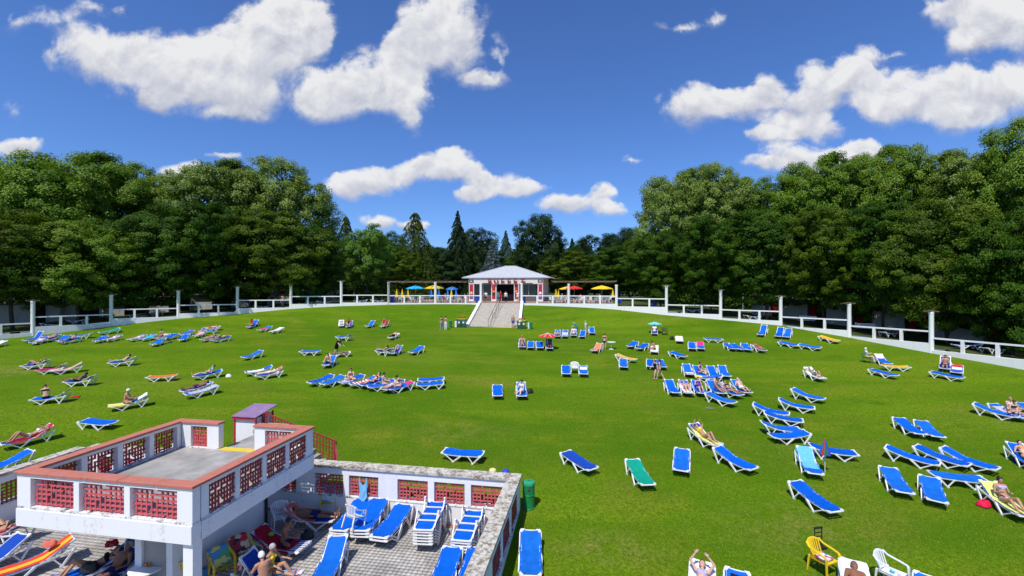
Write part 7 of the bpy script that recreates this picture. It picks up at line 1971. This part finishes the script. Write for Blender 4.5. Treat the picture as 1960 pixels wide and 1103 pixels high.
# changing cabins behind the walls
REDC = cloth('red_curtain', (.40,.01,.02)); CABW = painted('cabin_white', (.52,.51,.48), (.16,.14,.11), .7, 1.2)
def cabin(px, Y, w, h, rz, label, curtains=True, z=None, m_=None):
    X = (px-980)/F*Y; g = park_z(X, Y) if z is None else z
    t = thing('changing_cabin', label, 'cabin', (X, Y, g), R(rz), 'changing cabins'); D = 2.4
    m_ = m_ or CABW
    MB().box(-w/2, w/2, 0, D, -.3, h).build('body', m_, t); MB().box(-w/2-.25, w/2+.25, -.45, D+.25, h+.002, h+.14).build('roof', mat('cabin_roof', (.16,.15,.13), .8, .2, 2), t)
    # open bay to the right with curtains
    MB().box(w/2+.002, w/2+2.6, 1.6, D, -.3, h-.05).build('bay_back', DARKIN, t); MB().box(w/2+2.6, w/2+2.75, 0, D, -.3, h).build('bay_wall', m_, t); MB().box(w/2+.26, w/2+2.75, -.3, D, h+.003, h+.13).build('bay_roof', mat('cabin_roof', (.16,.15,.13)), t)
    if curtains:
        for k in range(2):
            mb = MB(); x0 = w/2+.35+k*1.3
            for q in range(10):
                a, b = x0+q*.06, x0+(q+1)*.06; ya, yb = .15+.05*(q % 2), .15+.05*((q+1) % 2)
                mb.quad((a,ya,.1), (b,yb,.1), (b,yb,h-.25), (a,ya,h-.25))
            mb.build('curtain', REDC, t)
    return t
for (px, Y, w, h, rz, cur, lab) in [(14,57,4.0,2.6,48,False,'white cabin wall at the left edge behind the wall'),(117,61,2.9,2.5,42,False,'white cabin behind the wall between the first two left columns'),(214,65,2.7,2.5,36,False,'white cabin behind the second left column'),(302,68,2.6,2.4,30,False,'white cabin between the second and third left columns'),
      (388,71,2.5,2.5,24,False,'white cabin between the third and fourth left columns'),(466,74,1.7,2.4,18,False,'narrow white cabin beside the fourth left column'),(538,77,2.5,2.4,12,False,'white cabin behind the fifth left column'),(612,84,7.0,2.6,6,False,'long low white building left of the bright maple'),
      (1456,64,2.2,2.5,-42,True,'white cabin with red curtains under the third right column'),(1520,60,3.0,2.5,-46,True,'white cabin with red curtains right of the fourth column'),(1606,56,2.7,2.6,-50,True,'sun-dappled white cabin with red curtains left of the fifth right column'),(1700,52,2.9,2.6,-54,True,'bright dappled cabin wall between the fifth and sixth right columns'),(1830,47,4.0,2.6,-58,True,'shaded cabin near the right edge')]:
    cabin(px, Y, w, h, rz, lab, cur)
# shaded loungers behind the walls
for px, Y, deg, lab in ((100,53.5,20,'between the first two left columns, nearer the first'),(150,55.5,200,'between the first two left columns, nearer the second'),(265,59.5,10,'between the second and third left columns'),(300,60.5,150,'just before the third left column'),(500,66,30,'between the fourth and fifth left columns'),
      (585,67.5,190,'right of the fifth left column'),(620,67.5,10,'left of the sixth left column'),(690,69,200,'below the bright maple'),(722,69,20,'right of the bright maple, beside the terrace'),(1330,61,170,'between the first and second columns right of the terrace'),(1440,56,10,'between the second and third columns right of the terrace'),
      (1700,46,20,'between the last two columns on the right'),(1850,40.5,160,'right of the last column on the right'),(1900,39,10,'nearest the right edge')):
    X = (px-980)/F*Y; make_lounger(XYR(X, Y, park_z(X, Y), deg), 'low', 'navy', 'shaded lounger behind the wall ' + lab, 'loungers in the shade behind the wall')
for px, Y, lab in ((1545,53.5,'white slatted bench behind the rail right of the fourth right column'),(1655,49.5,'white slatted bench behind the rail between the fifth and sixth right columns')):
    X = (px-980)/F*Y; t = thing('park_bench', lab, 'bench', (X, Y, park_z(X, Y)), R(-50), 'white park benches')
    for k in range(4): MB().box(-.9,.9,-.05-k*.11,.04-k*.11,.42,.45).build('seat_slat', PLASTIC, t)
    for k in range(3): MB().box(-.9,.9,.10+k*.03,.13+k*.03,.55+k*.14,.65+k*.14).build('back_slat', PLASTIC, t)
    for x in (-.75,.75): MB().box(x-.03,x+.03,-.36,.12,0,.419).build('leg', BLK, t)
S.frame_set(1)
p = at(541, 66.2, 6.5); person(Matrix.Translation((p.x, p.y, park_z(p.x, p.y)-feet_off('stand_f')*1.7/1.7)) @ Matrix.Rotation(R(-90), 4, 'Z'), 'stand_f', 1.7, 'fair', 'brown', [('bikini','pink')], 'person in pink standing behind the left rail beside the fifth column', group='people behind the wall')
# lamp posts among the trees
for px, Y, lab in ((313,72,'thin lamp post among the left trees'),(1422,70,'wooden pole behind the third right column')):
    X = (px-980)/F*Y; t = thing('lamp_post', lab, 'post', (X, Y, park_z(X, Y)), 0); MB().tube([(0,0,0),(0,0,4.4)], .06, 8).build('pole', mat('grey_frame', (.34,.35,.36)), t); MB().lathe([(.05,4.4),(.16,4.45),(.16,4.62),(.05,4.7)], 12).build('head', mat('grey_frame', (.34,.35,.36)), t)
